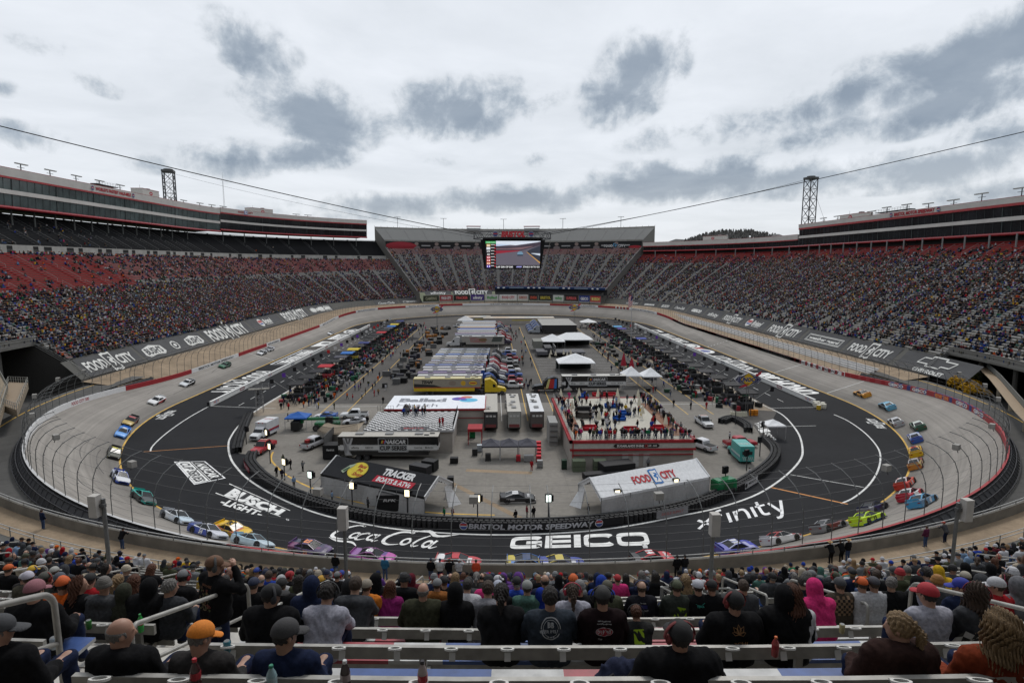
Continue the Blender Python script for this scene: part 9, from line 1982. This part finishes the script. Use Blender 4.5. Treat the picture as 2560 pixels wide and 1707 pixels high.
FG=[(0,62,dict(kind='back',hr=(-.12,0,-.85),top=BK2,gr='cap',grc=DG,fine=f,puff=.02,hair='grey'),'man in black jacket and black cap, bottom left corner seat'),(0,352,dict(kind='back',hr=(-.12,0,-.8),top=BK2,hood='down',gr='bald',fine=f,puff=.02,hair='grey'),'bald man with dark glasses and black hoodie, in the row closest to the camera'),(0,540,dict(kind='back',hr=(-.3,0,-.5),sc=.96,top=CHC,gr='cap',grc=(.62,.19,.015),fine=f,hair='grey',skin=0),'person in a bright orange cap beside the soda bottle'),(0,742,dict(kind='back',hr=(-.12,0,-.7),top=NVY,gr='cap',grc=(.035,.034,.036),fine=f,skin=2,hair='dark'),'man in navy jacket and charcoal cap, in the closest row beside the cup holder bottle'),(1,672,dict(kind='turn',top=BK2,gr='cap',grc=BK2,fine=f,wide=1.2,muffs=(.03,.03,.035),puff=.02,hair='dark',skin=2),'broad man in black with a black cap, second row left of the white sweatshirt'),(1,800,dict(kind='lean',top=(.30,.30,.35),gr='short',fine=f,hair='dark',muffs=(.012,.012,.013)),'person in pale lilac-white sweatshirt wearing large black ear defenders'),(1,1252,dict(kind='lean',top=BK2,gr='pony',fine=f,hair='dark',puff=.015),'woman in black with dark tied hair, left of the round brewery print shirt'),(1,1376,dict(top=(.03,.038,.05),gr='short',fine=f,hair='dark',wide=1.15,prints=pbeer),'man in slate T-shirt with round brewery print on the back'),(1,1508,dict(top=(.012,.006,.007),hood=None,gr='cap',grc=(.03,.03,.03),fine=f,muffs=BK2,hair='dark',puff=.012,prints=pdup),'fan in black racing jacket with a red oval logo on the back'),(1,1600,dict(kind='lean',top=(.02,.02,.02),gr='short',fine=f,muffs=BK2,hair='auburn',sc=.72,prints=lambda F:F.rect(-.08,-.1,.08,.08,(.28,.42,.02))),'child with black ear defenders and lime bib between two adults'),(0,1678,dict(kind='back',top=BK2,hood='down',gr='cap',grc=BK2,fine=f,muffs=(.14,.02,.02),wide=1.25,puff=.03,hair='dark'),'large person in plain black hoodie with red ear defenders, closest row'),(1,1832,dict(top=BK2,gr='cap',grc=BK2,fine=f,muffs=(.16,.02,.02),wide=1.15,puff=.02,prints=p3chi,hair='dark',kind='back'),'man in black vest with orange leaf print and white sleeves'),(1,1968,dict(top=BK2,hood='up',fine=f,wide=1.12,puff=.03),'person with black hood up, right of the leaf print vest'),(0,2220,dict(kind='turnl',top=(.028,.014,.012),hood='down',gr='pony',hair='blond',fine=f,wide=1.15,puff=.03),'woman with a long blond ponytail in dark brown jacket'),(0,2432,dict(kind='back',top=(.16,.03,.012),gr='wild',hair='blond',fine=f,wide=1.1,puff=.012,sc=1.04),'woman with wind-blown blond hair and rust top, closest row on the right'),(0,2585,dict(kind='turnl',top=BK2,gr='short',hair='dark',fine=f,puff=.02),'person in black at the right edge of the closest row'),(1,2330,dict(kind='face',top=(.32,.32,.37),gr='cap',grc=(.35,.02,.03),fine=f,hair='dark'),'woman in pale sweatshirt and red and grey cap, hand at her mouth'),(1,2455,dict(kind='turn',top=DG,gr='long',fine=f,hair='brown',muffs=(.14,.015,.02)),'person with brown hair and red ear defenders behind the blond woman'),(2,2412,dict(kind='turnl',top=NVY,gr='cap',grc=(.02,.03,.26),fine=f,hair='dark'),'man in royal blue cap and navy jacket on the right'),(2,2060,dict(kind='lean',top=(.50,.03,.14),hood='up',fine=f),'person in bright pink hoodie with the hood up'),(2,2590,dict(kind='turn',top=GY,gr='beanie',grc=BK2,fine=f,muffs=(.15,.015,.02)),'person in grey hoodie with red ear defenders at the right edge, third row'),(1,1985,dict(top=WT2,gr='long',hair='auburn',fine=f),'person in white with auburn hair beyond the black hood'),(3,1318,dict(top=(.06,.12,.10),hood='down',gr='cap',grc=(.20,.21,.20),fine=f,skin=1,wide=1.1),'man in sage green hoodie and grey mesh cap'),(2,1432,dict(top=(.30,.30,.35),gr='pony',hair='brown',fine=f,muffs=(.30,.02,.04)),'woman with striped ponytail and pink ear defenders'),(3,1352,dict(top=(.012,.03,.22),hood='up',sc=.85),'child in royal blue hoodie with the hood up'),(2,1056,dict(top=(.035,.036,.022),gr='bald',hair='grey',fine=f,wide=1.15,puff=.02),'balding man in olive jacket, third row left of centre'),(2,1137,dict(top=BK2,hood='up',fine=f),'person in black with dark hood between olive jacket and grey hoodie'),(2,1218,dict(kind='lean',top=(.15,.15,.165),hood='down',gr='short',hair='brown',fine=f),'person in light grey hoodie with short brown hair, third row'),(3,968,dict(kind='lean',top=(.18,.015,.10),gr='long',hair='auburn',fine=f,sc=.92),'girl in magenta puffer jacket with long auburn hair'),(3,868,dict(top=(.018,.018,.020),hood='up',fine=f,wide=1.2,puff=.03),'large person in charcoal hoodie with the hood up, fourth row'),(3,914,dict(top=(.45,.14,.02),gr='cap',grc=(.22,.19,.15),fine=f),'man in orange top and faded khaki cap behind the green sign'),(4,1092,dict(top=(.20,.075,.02),hood='down',gr='cap',grc=(.15,.155,.16),fine=f,prints=pbrown),'man in caramel hoodie with yellow lettering and grey cap'),(3,1165,dict(kind='lean',top=WT2,gr='short',hair='dark'),'person in white T-shirt just behind the black hood'),(3,1245,dict(top=BK2,gr='capb',grc=(.33,.35,.42)),'person in black with pale blue cap, fourth row centre'),(3,1450,dict(top=BK2,gr='beanie',grc=(.15,.15,.15),prints=phrs,fine=f),'person in black shirt lettered HRSPRS with patterned beanie'),(3,1520,dict(top=(.06,.065,.04),gr='cap',grc=(.07,.065,.045)),'person in dark green with olive cap, fourth row'),(3,1606,dict(top=(.012,.012,.016),gr='bald',hair='brown',skin=1,muffs=(.02,.03,.08),prints=pchev,fine=f),'man in black jacket with car maker lettering and blue ear defenders'),(3,1694,dict(top=(.03,.035,.03),gr='cap',grc=(.06,.07,.04),fine=f,prints=ptwr,muffs=(.03,.03,.03)),'man in black and lime hoodie with camouflage cap'),(3,1748,dict(top=BK2,gr='cap',grc=(.40,.41,.45),prints=pter,fine=f),'man in black T-shirt with teal lettering and white mesh cap'),(3,1782,dict(top=BK2,gr='cap',grc=BK2,muffs=(.30,.05,.03)),'person in black with red and black ear defenders, fourth row'),(3,1862,dict(top=DG,gr='short',hair='brown'),'person with curly brown hair beside the rail, fourth row'),(4,2010,dict(top=(.014,.016,.022),gr='short',hair='dark',prints=p500,fine=f,wide=1.2),'fan in black jacket with a blue oval 500 print'),(3,2105,dict(top=(.05,.04,.03),gr='cap',grc=DG,prints=plaid,fine=f),'man in tan plaid shirt with grey hood beside the looped rail'),(3,2190,dict(top=(.40,.41,.43),gr='cap',grc=(.05,.05,.06)),'person in white jersey, fourth row right'),(3,2235,dict(kind='turn',top=BK2,gr='short',hair='grey',fine=f,skin=1),'man in black with cropped grey hair and glasses, leaning left'),(3,2160,dict(top=WT2,gr='cap',grc=(.55,.10,.02),muffs=BK2),'person in white with orange cap and black ear defenders'),(3,2300,dict(top=BK2,hood='up'),'person in black beanie and jacket, fourth row right'),(3,2350,dict(top=DG,gr='beanie',grc=(.26,.12,.03)),'person in tan beanie and dark coat'),(4,2420,dict(top=DG,gr='cap',grc=(.30,.27,.22)),'person with cream cap in front of the green P sign'),(3,2460,dict(top=(.05,.052,.056),hood='up',fine=f),'person with grey hood up, right of the blue cap'),(2,2500,dict(kind='turnl',top=RDc,gr='cap',grc=(.42,.42,.44),fine=f),'person in red with white cap near the right edge'),(2,2555,dict(top=(.13,.13,.14),hood='up',fine=f),'person with pale grey hood up near the right edge'),(3,2520,dict(kind='turnl',top=MAR,gr='long',hair='brown',muffs=(.2,.02,.05)),'smiling woman in maroon with pink ear defenders on the right'),(1,75,dict(top=BK2,gr='cap',grc=(.25,.10,.12),fine=f,wide=1.25,puff=.02,hair='dark'),'person in black with a striped flag cap and long dark hair'),(2,190,dict(kind='turn',top=BK2,gr='long',hair='auburn',fine=f),'person with long auburn hair beside the striped flag cap'),(2,252,dict(kind='turnl',top=(.055,.057,.062),hood='down',gr='beanie',grc=(.12,.11,.10),fine=f,wide=1.2),'man in grey hoodie with a knit beanie and sunglasses'),(2,148,dict(kind='turnl',top=(.52,.10,.015),gr='cap',grc=(.55,.10,.02),fine=f,muffs=BK2),'person in orange jacket and orange cap with black ear defenders'),(2,302,dict(top=(.04,.042,.03),hood='up',fine=f,sc=.9),'person in dark camouflage hood beside the green soda can'),(2,366,dict(top=BK2,hood='up',fine=f,wide=1.25,puff=.03),'broad person in black hood beside the green bottle'),(2,418,dict(kind='turn',top=(.035,.037,.042),gr='short',hair='grey',fine=f),'grey haired man in charcoal jacket, left of the aisle'),(3,288,dict(top=(.035,.06,.10),gr='pony',hair='blond',fine=f),'woman in denim jacket with fair hair tied up'),(3,330,dict(top=BK2,gr='long',hair='auburn'),'person with long dark auburn hair in front of the TS sign'),(3,218,dict(top=RDc,gr='cap',grc=BK2),'person in red top and black cap, fourth row left'),(3,62,dict(kind='turnl',top=(.06,.055,.04),gr='cap',grc=(.42,.40,.46),fine=f),'person in camouflage with lilac-white cap, fourth row left'),(3,142,dict(kind='turnl',top=(.03,.034,.03),gr='cap',grc=(.06,.07,.09),fine=f),'man in dark jacket and slate cap, fourth row left'),(3,105,dict(top=(.05,.05,.04),gr='cap',grc=(.06,.06,.05),muffs=(.25,.04,.03)),'person in camouflage cap with red ear defenders'),(5,130,dict(top=(.40,.16,.12),hood='down',gr='cap',grc=(.3,.3,.28)),'person in coral pink hoodie and pale cap'),(5,75,dict(top=DG,gr='cap',grc=YLW,muffs=(.03,.06,.2)),'person in yellow cap with blue ear defenders'),(5,15,dict(top=BK2,gr='cap',grc=ORc),'person in orange-red cap at the far left edge, sixth row'),(4,560,dict(top=GY,gr='short',hair='dark',kind='face'),'person in grey sweatshirt holding binoculars'),(3,585,dict(top=BK2,gr='cap',grc=BK2),'person in black with printed back, right of the aisle, fourth row'),(3,630,dict(top=BK2,gr='cap',grc=NVY),'person in black and navy cap next to the aisle rail'),(3,700,dict(top=BK2,gr='cap',grc=BK2,wide=1.15),'large man in black beside the looped rail left of centre'),(5,700,dict(top=(.34,.34,.35),hood='up'),'person in white coat with hood up, sixth row'),(5,745,dict(top=OLV,gr='long',hair='dark'),'person with dark hair and olive coat, sixth row'),(5,800,dict(top=BK2,gr='cap',grc=(.40,.22,.02),muffs=BK2),'person in black with mustard cap and ear defenders'),(5,650,dict(top=BK2,gr='bald',hair='grey',skin=1),'balding man in the sixth row beside the white coat'),]
for row,px,kw,lab in FG:sit(row,px,label=lab,group='spectators near the camera',**kw)
def stand_at(p,rz,**k):return person(p,rz,k.pop('kind','stand'),**k)
th=th_of(505,rho(2)+.1,zf(2)+1.2);stand_at(pol(rho(2)-.2,th,zf(2)+.0),th-.5,kind='standup',sc=.97,top=(.007,.007,.008),gr='cap',grc=(.13,.065,.035),fine=True,wide=1.1,muffs=(.05,.05,.05),prints=psk,hair='brown',label='tall man standing on the steps in black printed shirt and brown cap',group='spectators near the camera')
OUT=[(303,BK2,'beanie',BK2,'standrail','person in black leaning on the parapet by the white and blue car'),(145-40,NVY,'short',None,'stand','person in dark clothes beside the stair rail at the left'),(838,BK2,'short',None,'stand','person in black at the parapet left of the magenta car'),(962,(.03,.12,.22),'cap',NVY,'stand','person in blue printed jacket at the walkway'),(1077,BK2,'cap',NVY,'stand','person in black standing left of the white shirt at the parapet'),(1100,(.42,.42,.42),'cap',NVY,'stand','person in white shirt standing at the parapet'),(1123,BK2,'short',None,'standup','person in black photographing from the parapet'),(1148,(.40,.40,.42),'cap',(.4,.4,.42),'standup','person in white jersey and cap at the parapet'),(1190,(.5,.07,.03),'short',None,'stand','person in orange and white jacket at the parapet'),(1693,BK2,'cap',BK2,'stand','man in black cap at the front rail right of centre'),(1712,(.012,.012,.014),'cap',BK2,'stand','man in black jacket standing behind the capped man'),(2079,BK2,'cowboy',(.42,.27,.12),'standrail','person in black with a straw hat, left of three at the parapet'),(2105,BK2,'short',None,'standrail','person in black between the two straw hats'),(2121,BK2,'cowboy',(.42,.27,.12),'stand','person in black with a straw hat, right of three at the parapet'),(2316,(.09,.02,.05),'short',None,'stand','person in maroon shirt at the right parapet'),(2365,(.06,.06,.065),'cap',(.35,.05,.03),'standrail','man in grey with a red cap by the right stair rail')]
for px,c,gr,gc,kd,lab in OUT:
 r=98.5;th=th_of(px,r,11.2,-.8,.8);stand_at(pol(r,th,10.1),th,kind=kd,top=c,gr=gr,grc=gc or BK2,pants=random.choice([NVY,BK2,BENIM]),label=lab,group='people standing along the parapet')
TOPS=[BK2]*16+[DG]*9+[GY]*6+[NVY]*7+[WT2]*5+[RDc]*2+[ORc]*1+[RYL]*2+[GRN]*1+[OLV]*3+[CHC]*3+[TAN,MAR,MAR,LBL,CRM,YLW,PUR,TEA,PNK]
HATC=[BK2]*8+[DG,DG,GY,WT2,WT2,WT2,NVY,NVY,RDc,RYL,CRM,OLV,TAN,GY,CHC]+[ORc,YLW][:1]
cand=[];rr=random.Random(21)
for k in range(1,ROWS):
 r=rho(k)-.26;seatw=SWR/r
 for j,(t0,t1)in enumerate(SECT):
  n=int((t1-t0)/seatw);fill=[0,.08,.16,.3,.38,.45,.5,.52,.54,.54,.52,.5,.48,.44,.4,.36,.4,.3,.3,.3][k];m=0;run=rr.random()<fill
  for m in range(n):
   if rr.random()<.42:run=rr.random()<fill
   if not run:continue
   th=t0+(m+.5)*seatw;p=pol(r,th,zf(k)+1.0);x,y=px_of(p.x,p.y,p.z)
   if not(-20<x<2580)or y>1700:continue
   if any(abs(th-q)<.62*SWR/r*1.5 for q in occupied.get(k,[])):continue
   if k in(7,8)and any(a<x<b for a,b in((262,506),(868,1002),(1697,1790),(2215,2480))):continue
   cand.append((k,j,m,th,x))
cand.sort(key=lambda c:c[0]);budget=300-len(FG)-len(OUT)-1-36
POS=['sit','sit','lean','cross','back','turn','turnl','lean']
GARM=['shirt','hoodie','jacket']
def rand_person(c,i):
 k,j,m,th,x=c;q=random.Random(i*13+5);top=q.choice(TOPS);hd=q.choice([None,None,'down','down','up'])if q.random()<.8 else None;g=q.choice(['cap','cap','cap','capb','short','short','long','beanie','bald','pony']);gc=q.choice(HATC);hair=q.choice(['dark','brown','blond','grey','auburn','brown'])
 if hd=='up' and top in(WT2,):hd='down'
 word={'cap':CN[gc]+' cap','capb':CN[gc]+' backwards cap','beanie':CN[gc]+' beanie','short':'short %s hair'%hair,'long':'long %s hair'%hair,'bald':'balding','pony':'%s ponytail'%hair}[g]if hd!='up' else 'hood up'
 gm='hoodie' if hd else('shirt' if q.random()<.5 else 'jacket')
 lab='person, %s %s, %s, row %d from camera, section %d, seat %d'%(CN[top],gm,word,k+1,j+1,m+1)
 return dict(kind=q.choice(POS),top=top,hood=hd,gr=g,grc=gc,hair=hair,pants=q.choice([NVY,BK2,BENIM,DG]),muffs=q.choice([None,None,None,BK2,RDc,NVY])if hd!='up' else None,skin=q.choice([0,0,1,1,2,3,4]),wide=q.choice([1.0,1.1]),sc=q.choice([1,1,.97,1.03,.8 if q.random()<.3 else 1]),label=lab)
for i,c in enumerate(cand[:budget]):
 kw=rand_person(c,i);k=c[0];person(pol(rho(k)-.36,c[3],zf(k)+.46),c[3],kw.pop('kind'),group='spectators seated in the near stand',**kw)
def mass_fig(kind,hd,g,muffs=False):
 p=pose(kind);LB,UB=BB(p);out=[]
 for nm,fn,h in(('skin',body_fn(p,False,1.05),.042),('top',top_fn(p,1.05,hd,.012,False),.042),('pants',pants_fn(p,1.05),.055)):V,Q=surfnet(fn,LB,UB,h);out.append((nm,V,Q))
 if hd!='up':
  me=gear(g,False);V=np.empty(len(me.vertices)*3);me.vertices.foreach_get('co',V);V=V.reshape(-1,3)[::1];Q=np.empty(len(me.polygons)*4,np.int32);me.polygons.foreach_get('vertices',Q);R=rotm(*p['hr']);out.append(('hair',V@R.T+np.array(p['head']),Q.reshape(-1,4)))
 return out
rest=cand[budget:]
if rest:
 figs=[mass_fig(*a)for a in(('sit',None,'cap'),('lean','down','short'),('sit','up',''),('back',None,'long'),('cross','down','beanie'),('turn',None,'cap'))];VV,QQ,CC_=[],[],[];n=0
 for i,c in enumerate(rest):
  q=random.Random(i);fg=figs[q.randrange(6)];k=c[0];o=np.array(pol(rho(k)-.36,c[3],zf(k)+.46));R=rotm(0,0,c[3]+q.uniform(-.3,.3));top=q.choice(TOPS);cols=dict(skin=SK[q.randrange(4)],top=top,pants=q.choice([NVY,BK2,BENIM]),hair=q.choice(HATC))
  for nm,V,Q in fg:VV.append(V@R.T+o);QQ.append(Q+n);n+=len(V);CC_.append(np.tile(cols[nm],(len(Q),1)))
 me=np_mesh('crowd',np.vstack(VV),[np.vstack(QQ)],[np.vstack(CC_)],True);me.materials.append(m_crowd);tag(link(bpy.data.objects.new('crowd',me)),'mass of seated spectators in the lower rows of the near stand','crowd',kind='stuff')
INF=[(1119,1240,BK2,'standwalk','man in black walking left of the show car'),(1317,1293,(.16,.02,.03),'stand','crewman in red shirt left of the pair at the tyre wall'),(1334,1296,BK2,'stand','crewman in black right of the pair at the tyre wall'),(727,1172,BK2,'standwalk','man in black walking below the red-engined pickup'),(757,1177,GY,'standup','man in grey shirt taking a photo below the red-engined pickup'),(708,1160,OLV,'stand','man in olive shirt near the lit floodlights'),(692,1190,BK2,'stand','man in black at the tyre wall bend'),(705,1197,(.01,.01,.02),'stand','second man in black at the tyre wall bend'),(735,1217,LBL,'stand','photographer in light blue shirt at the tyre wall'),(803,1243,BK2,'standup','person in black pointing at the tyre wall'),(831,1255,LBL,'stand','person in pale shirt at the tyre wall before the marquee'),(920,1272,DG,'stand','person in grey by the black marquee wall'),(720,1052,BK2,'stand','man in black by the blue canopy'),(1111,1298,GRN,'stand','person in dark green crouched at the tyre wall'),(1131,1298,MAR,'stand','person in maroon at the tyre wall, right of the marquee'),(1289,1305,BK2,'stand','photographer in black at the tyre wall, centre'),(1471,1290,BK2,'stand','crewman in black by the white marquee corner'),(1644,1262,OLV,'stand','person in olive before the white marquee wall'),(1620,1170,GY,'stand','person in grey by the terrace building doors'),(1687,1158,ORc,'stand','person in orange by the terrace building wall'),(1329,1175,RDc,'stand','man in red seated at the dark canopies'),(1434,1152,DG,'stand','person in grey at the left building wall'),(1498,1152,BK2,'stand','person in black at the building wall, centre'),(1824,1100,WT2,'stand','man in white shirt by the small white canopy'),(1873,1195,WT2,'stand','person in white at the right tyre wall'),(1768,1238,CRM,'stand','photographer at the right end of the white marquee'),(1684,1015,BK2,'stand','man in black standing in the right pit lane'),(1727,1022,BK2,'stand','second man in black in the right pit lane'),(1766,1021,RDc,'stand','crewman in red fire suit by the right pit stall'),(1633,980,RDc,'stand','crewman in red fire suit in the right pit lane'),(1300,968,RDc,'stand','crewman in red walking the centre lane'),(905,995,WT2,'stand','person in white walking the left lane'),(914,985,DG,'stand','person in grey in the left lane'),(936,990,RDc,'stand','person in red jacket in the left lane'),(897,975,PUR,'stand','person in violet jacket in the left lane'),(958,1008,BK2,'standwalk','person in black crossing the left lane')]
for i,(px,py,c,kd,lab)in enumerate(INF):
 p=G(px,py+1);person(p,random.uniform(-2.8,2.8),kd,top=c,gr=random.choice(['cap','short','cap']),grc=random.choice(HATC),pants=BK2 if c!=RDc else RDc,label=lab,group='people walking the infield')
def infield_crowd():
 figs=[mass_fig(a,None,'cap')for a in('stand','standup','standwalk')];VV,QQ,CC_=[],[],[];n=0;q=random.Random(3);spots=[]
 for s in(-1,1):
  for _ in range(330):spots.append((s*q.gauss(48.5,3.4),q.uniform(128,312),0))
  for _ in range(60):spots.append((s*q.uniform(30,44),q.uniform(135,300),0))
 for _ in range(40):spots.append((q.uniform(2.5,8),q.uniform(135,300),0))
 x0,y0,w,d,z=RD;z+=.08
 for _ in range(62):spots.append((x0+q.uniform(.7,w-.7),y0+q.uniform(.5,1.7),z))
 for _ in range(46):spots.append((x0+w-q.uniform(.5,1.8),y0+q.uniform(1,d-1),z))
 for _ in range(26):spots.append((x0+q.uniform(.5,1.8),y0+q.uniform(1,d-1),z))
 for _ in range(100):spots.append((x0+q.gauss(w*.45,w*.23),y0+q.gauss(d*.55,d*.24),z))
 x1,y1,w1,d1,z1=CD_
 for _ in range(16):spots.append((x1+q.uniform(5,9.5),y1+q.uniform(d1*.72,d1*.95),z1))
 for dx,dy in((-.6,6),(12.8,1.6),(13.3,2.2)):spots.append((x1+dx,y1+dy,z1 if dx>0 else 3.4))
 for i,(x,y,zz)in enumerate(spots):
  if zz>4.2 and not(x0+.3<x<x0+w-.3 and y0+.3<y<y0+d-.3):continue
  fg=figs[q.randrange(3)];R=rotm(0,0,q.uniform(-3,3));top=q.choice(TOPS+[RDc,RDc,BK2,BK2,WT2]);cols=dict(skin=SK[q.randrange(4)],top=top,pants=q.choice([NVY,BK2,BENIM,top]),hair=q.choice(HATC))
  for nm,V,Q in fg:VV.append(V@R.T+np.array((x,y,zz)));QQ.append(Q+n);n+=len(V);CC_.append(np.tile(cols[nm],(len(Q),1)))
 me=np_mesh('crowd',np.vstack(VV),[np.vstack(QQ)],[np.vstack(CC_)],True);me.materials.append(m_crowd);tag(link(bpy.data.objects.new('crowd',me)),'pit crews and guests thronging the infield and its terrace','crowd',kind='stuff')
infield_crowd()
def far_crowd():
 P=np.array(crowdP,np.float32);print('far crowd',len(P));a=P[:,0];b=np.abs(a);s=np.where(a>=0,1,-1);r=P[:,1]
 wrap=a<-A3;a2=np.where(wrap,a+2*A3,a);b=np.abs(a2);s=np.where(a2>=0,1.0,-1.0)
 t1=b/90;x1,y1=s*r*np.sin(t1),YC-r*np.cos(t1);x2,y2=s*r,YC+b-A1;t3=(b-A2)/90;x3,y3=s*r*np.cos(t3),YC+LS+r*np.sin(t3)
 x=np.where(b<=A1,x1,np.where(b<=A2,x2,x3));y=np.where(b<=A1,y1,np.where(b<=A2,y2,y3));cy=np.clip(y,YC,YC+LS);ix,iy=-x,cy-y;L_=np.hypot(ix,iy);ix/=L_;iy/=L_
 T=[];F4=[];part=[]
 def bx(x0,x1_,y0,y1_,z0,z1_,k,tx=1.0):
  n=len(T);cx,cyy=(x0+x1_)/2,(y0+y1_)/2
  for z,q in((z0,1),(z1_,tx)):T.extend([(cx+(x0-cx)*q,cyy+(y0-cyy)*q,z),(cx+(x1_-cx)*q,cyy+(y0-cyy)*q,z),(cx+(x1_-cx)*q,cyy+(y1_-cyy)*q,z),(cx+(x0-cx)*q,cyy+(y1_-cyy)*q,z)])
  for f_ in((4,5,6,7),(0,1,5,4),(1,2,6,5),(2,3,7,6),(3,0,4,7)):F4 .append([n+i for i in f_]);part.append(k)
 bx(-.19,.19,-.05,.45,-.38,.10,1);bx(-.23,.23,-.14,.14,.02,.55,0,.8);bx(-.09,.09,-.10,.10,.56,.70,2,1.1);bx(-.105,.105,-.12,.12,.69,.82,3,.6)
 T=np.array(T,np.float32);F4=np.array(F4);part=np.array(part);n=len(P);sc=rng.uniform(.9,1.12,n)[:,None];jit=rng.normal(0,.35,n);c_,s_=np.cos(jit),np.sin(jit);fx,fy=ix*c_-iy*s_,ix*s_+iy*c_
 X=x[:,None]+(T[None,:,0]*fy[:,None]+T[None,:,1]*fx[:,None])*sc;Y=y[:,None]+(-T[None,:,0]*fx[:,None]+T[None,:,1]*fy[:,None])*sc;Z=P[:,2:3]+T[None,:,2]*sc*1.05
 V=np.stack([X,Y,Z],-1);tops=np.array(TOPS);pants=np.array([NVY,BK2,BENIM,DG,(.10,.09,.07)]);ti=rng.integers(0,len(tops),n);hat=np.array(HATC+[HR['brown']]*8+[HR['dark']]*6);sk=np.array(SK)
 cols=np.empty((n,len(F4),3),np.float32)
 for k,src in((0,tops[ti]),(1,pants[rng.integers(0,5,n)]),(2,sk[rng.integers(0,4,n)]),(3,hat[rng.integers(0,len(hat),n)])):cols[:,part==k]=src[:,None]
 groups=((s<0)&~((wrap)|(a<L_END)),'packed spectators filling the left grandstand'),((a>0)&~wrap,'packed spectators filling the right grandstand'),((a<L_END),'packed spectators filling the far end grandstand')
 for m,lab in groups:
  k=int(m.sum());Vm=V[m].reshape(-1,3);Q=(F4[None]+np.arange(k)[:,None,None]*len(T)).reshape(-1,4);me=np_mesh('crowd',Vm,[Q],[cols[m].reshape(-1,3)]);me.materials.append(m_crowd);tag(link(bpy.data.objects.new('crowd',me)),lab,'crowd',kind='stuff')
far_crowd()
def bottle(k,px,liquid,cap,label,hgt=.24,lab_c=(.32,.02,.03)):
 r=rho(k)+.11;z=zb(k)+.045;th=th_of(px,r,z);n=round((th-SECT[0][0])/(SWR/rho(k)))
 o=pol(r,th,z-.07);t=empty('soda_bottle',o,th,label=label,cat='bottle');b=MB();b.lathe([(.030,0),(.034,.01),(.034,hgt*.38),(.030,hgt*.45),(.034,hgt*.6),(.030,hgt*.72),(.014,hgt*.88),(.013,hgt*.93)],n=14,col=liquid);b.build('bottle_body',m_gloss,t,True);b=MB();b.lathe([(.015,hgt*.92),(.015,hgt),(.012,hgt+.003)],n=12,col=cap);b.build('cap',m_gloss,t);b=MB();b.lathe([(.0345,hgt*.42),(.0345,hgt*.62)],n=14,col=lab_c);b.build('wrapper',m_gloss,t)
bottle(0,1057,(.30,.24,.23),(.02,.015,.02),'clear plastic bottle with red wrapper in a cup holder, closest row');bottle(0,864,(.03,.02,.02),(.55,.55,.55),'dark cola bottle in a cup holder beside the man in the charcoal cap',lab_c=(.25,.2,.2));bottle(0,490,(.04,.012,.012),(.42,.02,.03),'cola bottle with red cap beside the orange cap');bottle(0,680,(.22,.33,.36),(.02,.2,.12),'water bottle with green cap at the bottom left of centre',.2,(.3,.4,.42));bottle(1,716,(.2,.1,.1),(.4,.02,.03),'bottle with red cap beside the lilac sweatshirt')
bottle(1,1938,(.30,.05,.05),(.55,.12,.02),'red drink bottle with orange cap left of the black hood',.2);bottle(2,352,(.03,.32,.06),(.02,.25,.05),'bright green soda bottle in the third row');bottle(3,176,(.2,.25,.3),(.4,.4,.4),'crumpled water bottle beside the slate cap man',.2,(.2,.25,.4))
def can(k,px,c,label):r=rho(k)+.11;z=zb(k)+.045;th=th_of(px,r,z);t=empty('drink_can',pol(r,th,z-.05),th,label=label,cat='can');b=MB();b.lathe([(.026,0),(.033,.01),(.033,.11),(.027,.12)],n=14,col=c);b.build('can_body',m_gloss,t,True);b=MB();b.lathe([(.026,.12),(.026,.122)],n=12,col=(.5,.5,.5));b.build('lid',m_steel,t)
can(2,222,(.03,.15,.03),'green drink can in a cup holder, third row left');can(2,2105,(.35,.30,.15),'gold drink can in a cup holder beside the pink hoodie');can(1,568,(.03,.15,.2),'teal drink can in a cup holder beside the standing man');can(1,135,(.3,.35,.4),'silver drink can in a cup holder at the left')
def backpack():
 k=0;th=th_of(1560,rho(k)-.3,zf(k)+.5);o=pol(rho(k)-.30,th,zf(k)+.46);t=empty('backpack',o,th,label='navy backpack lying on the seat beside the large black hoodie',cat='backpack');fn=lambda P:smin(ell_d(P,(0,0,.13),(.23,.13,.20))+wr(P,.012),ell_d(P,(.05,-.1,.10),(.13,.07,.12)),.05)
 V,Q=surfnet(fn,(-.35,-.3,-.15),(.35,.3,.42),.018);me=np_mesh('bag_body',V,[Q],None,True);me.materials.append(m_obj);b_=put('bag_body',me,t,(.018,.022,.045));b=MB();b.path([(-.2,-.05,.0),(-.32,-.12,.05),(-.28,-.14,.2),(-.1,-.12,.3)],.014,5,(.01,.01,.015));b.build('strap',m_paint,t)
backpack()
def flag_cloth():
 th=th_of(2520,rho(1)+.02,zb(1));o=pol(rho(1)-.2,th,zf(1)+.6);b=MB();n=9
 for i in range(n):
  for j in range(6):
   f_=lambda u,v:o+Vector((u*.07-.3,.02*math.sin(u*2+v)+v*.04,.22-v*.075+.02*math.sin(u*1.7)));b.quad(f_(i,j),f_(i,j+1),f_(i+1,j+1),f_(i+1,j),(.5,.5,.5)if(i+j)%2 else(.01,.01,.01))
 tag(b.build('checkered_flag',m_paint),'small black and white checkered flag draped near the right edge','flag')
flag_cloth()
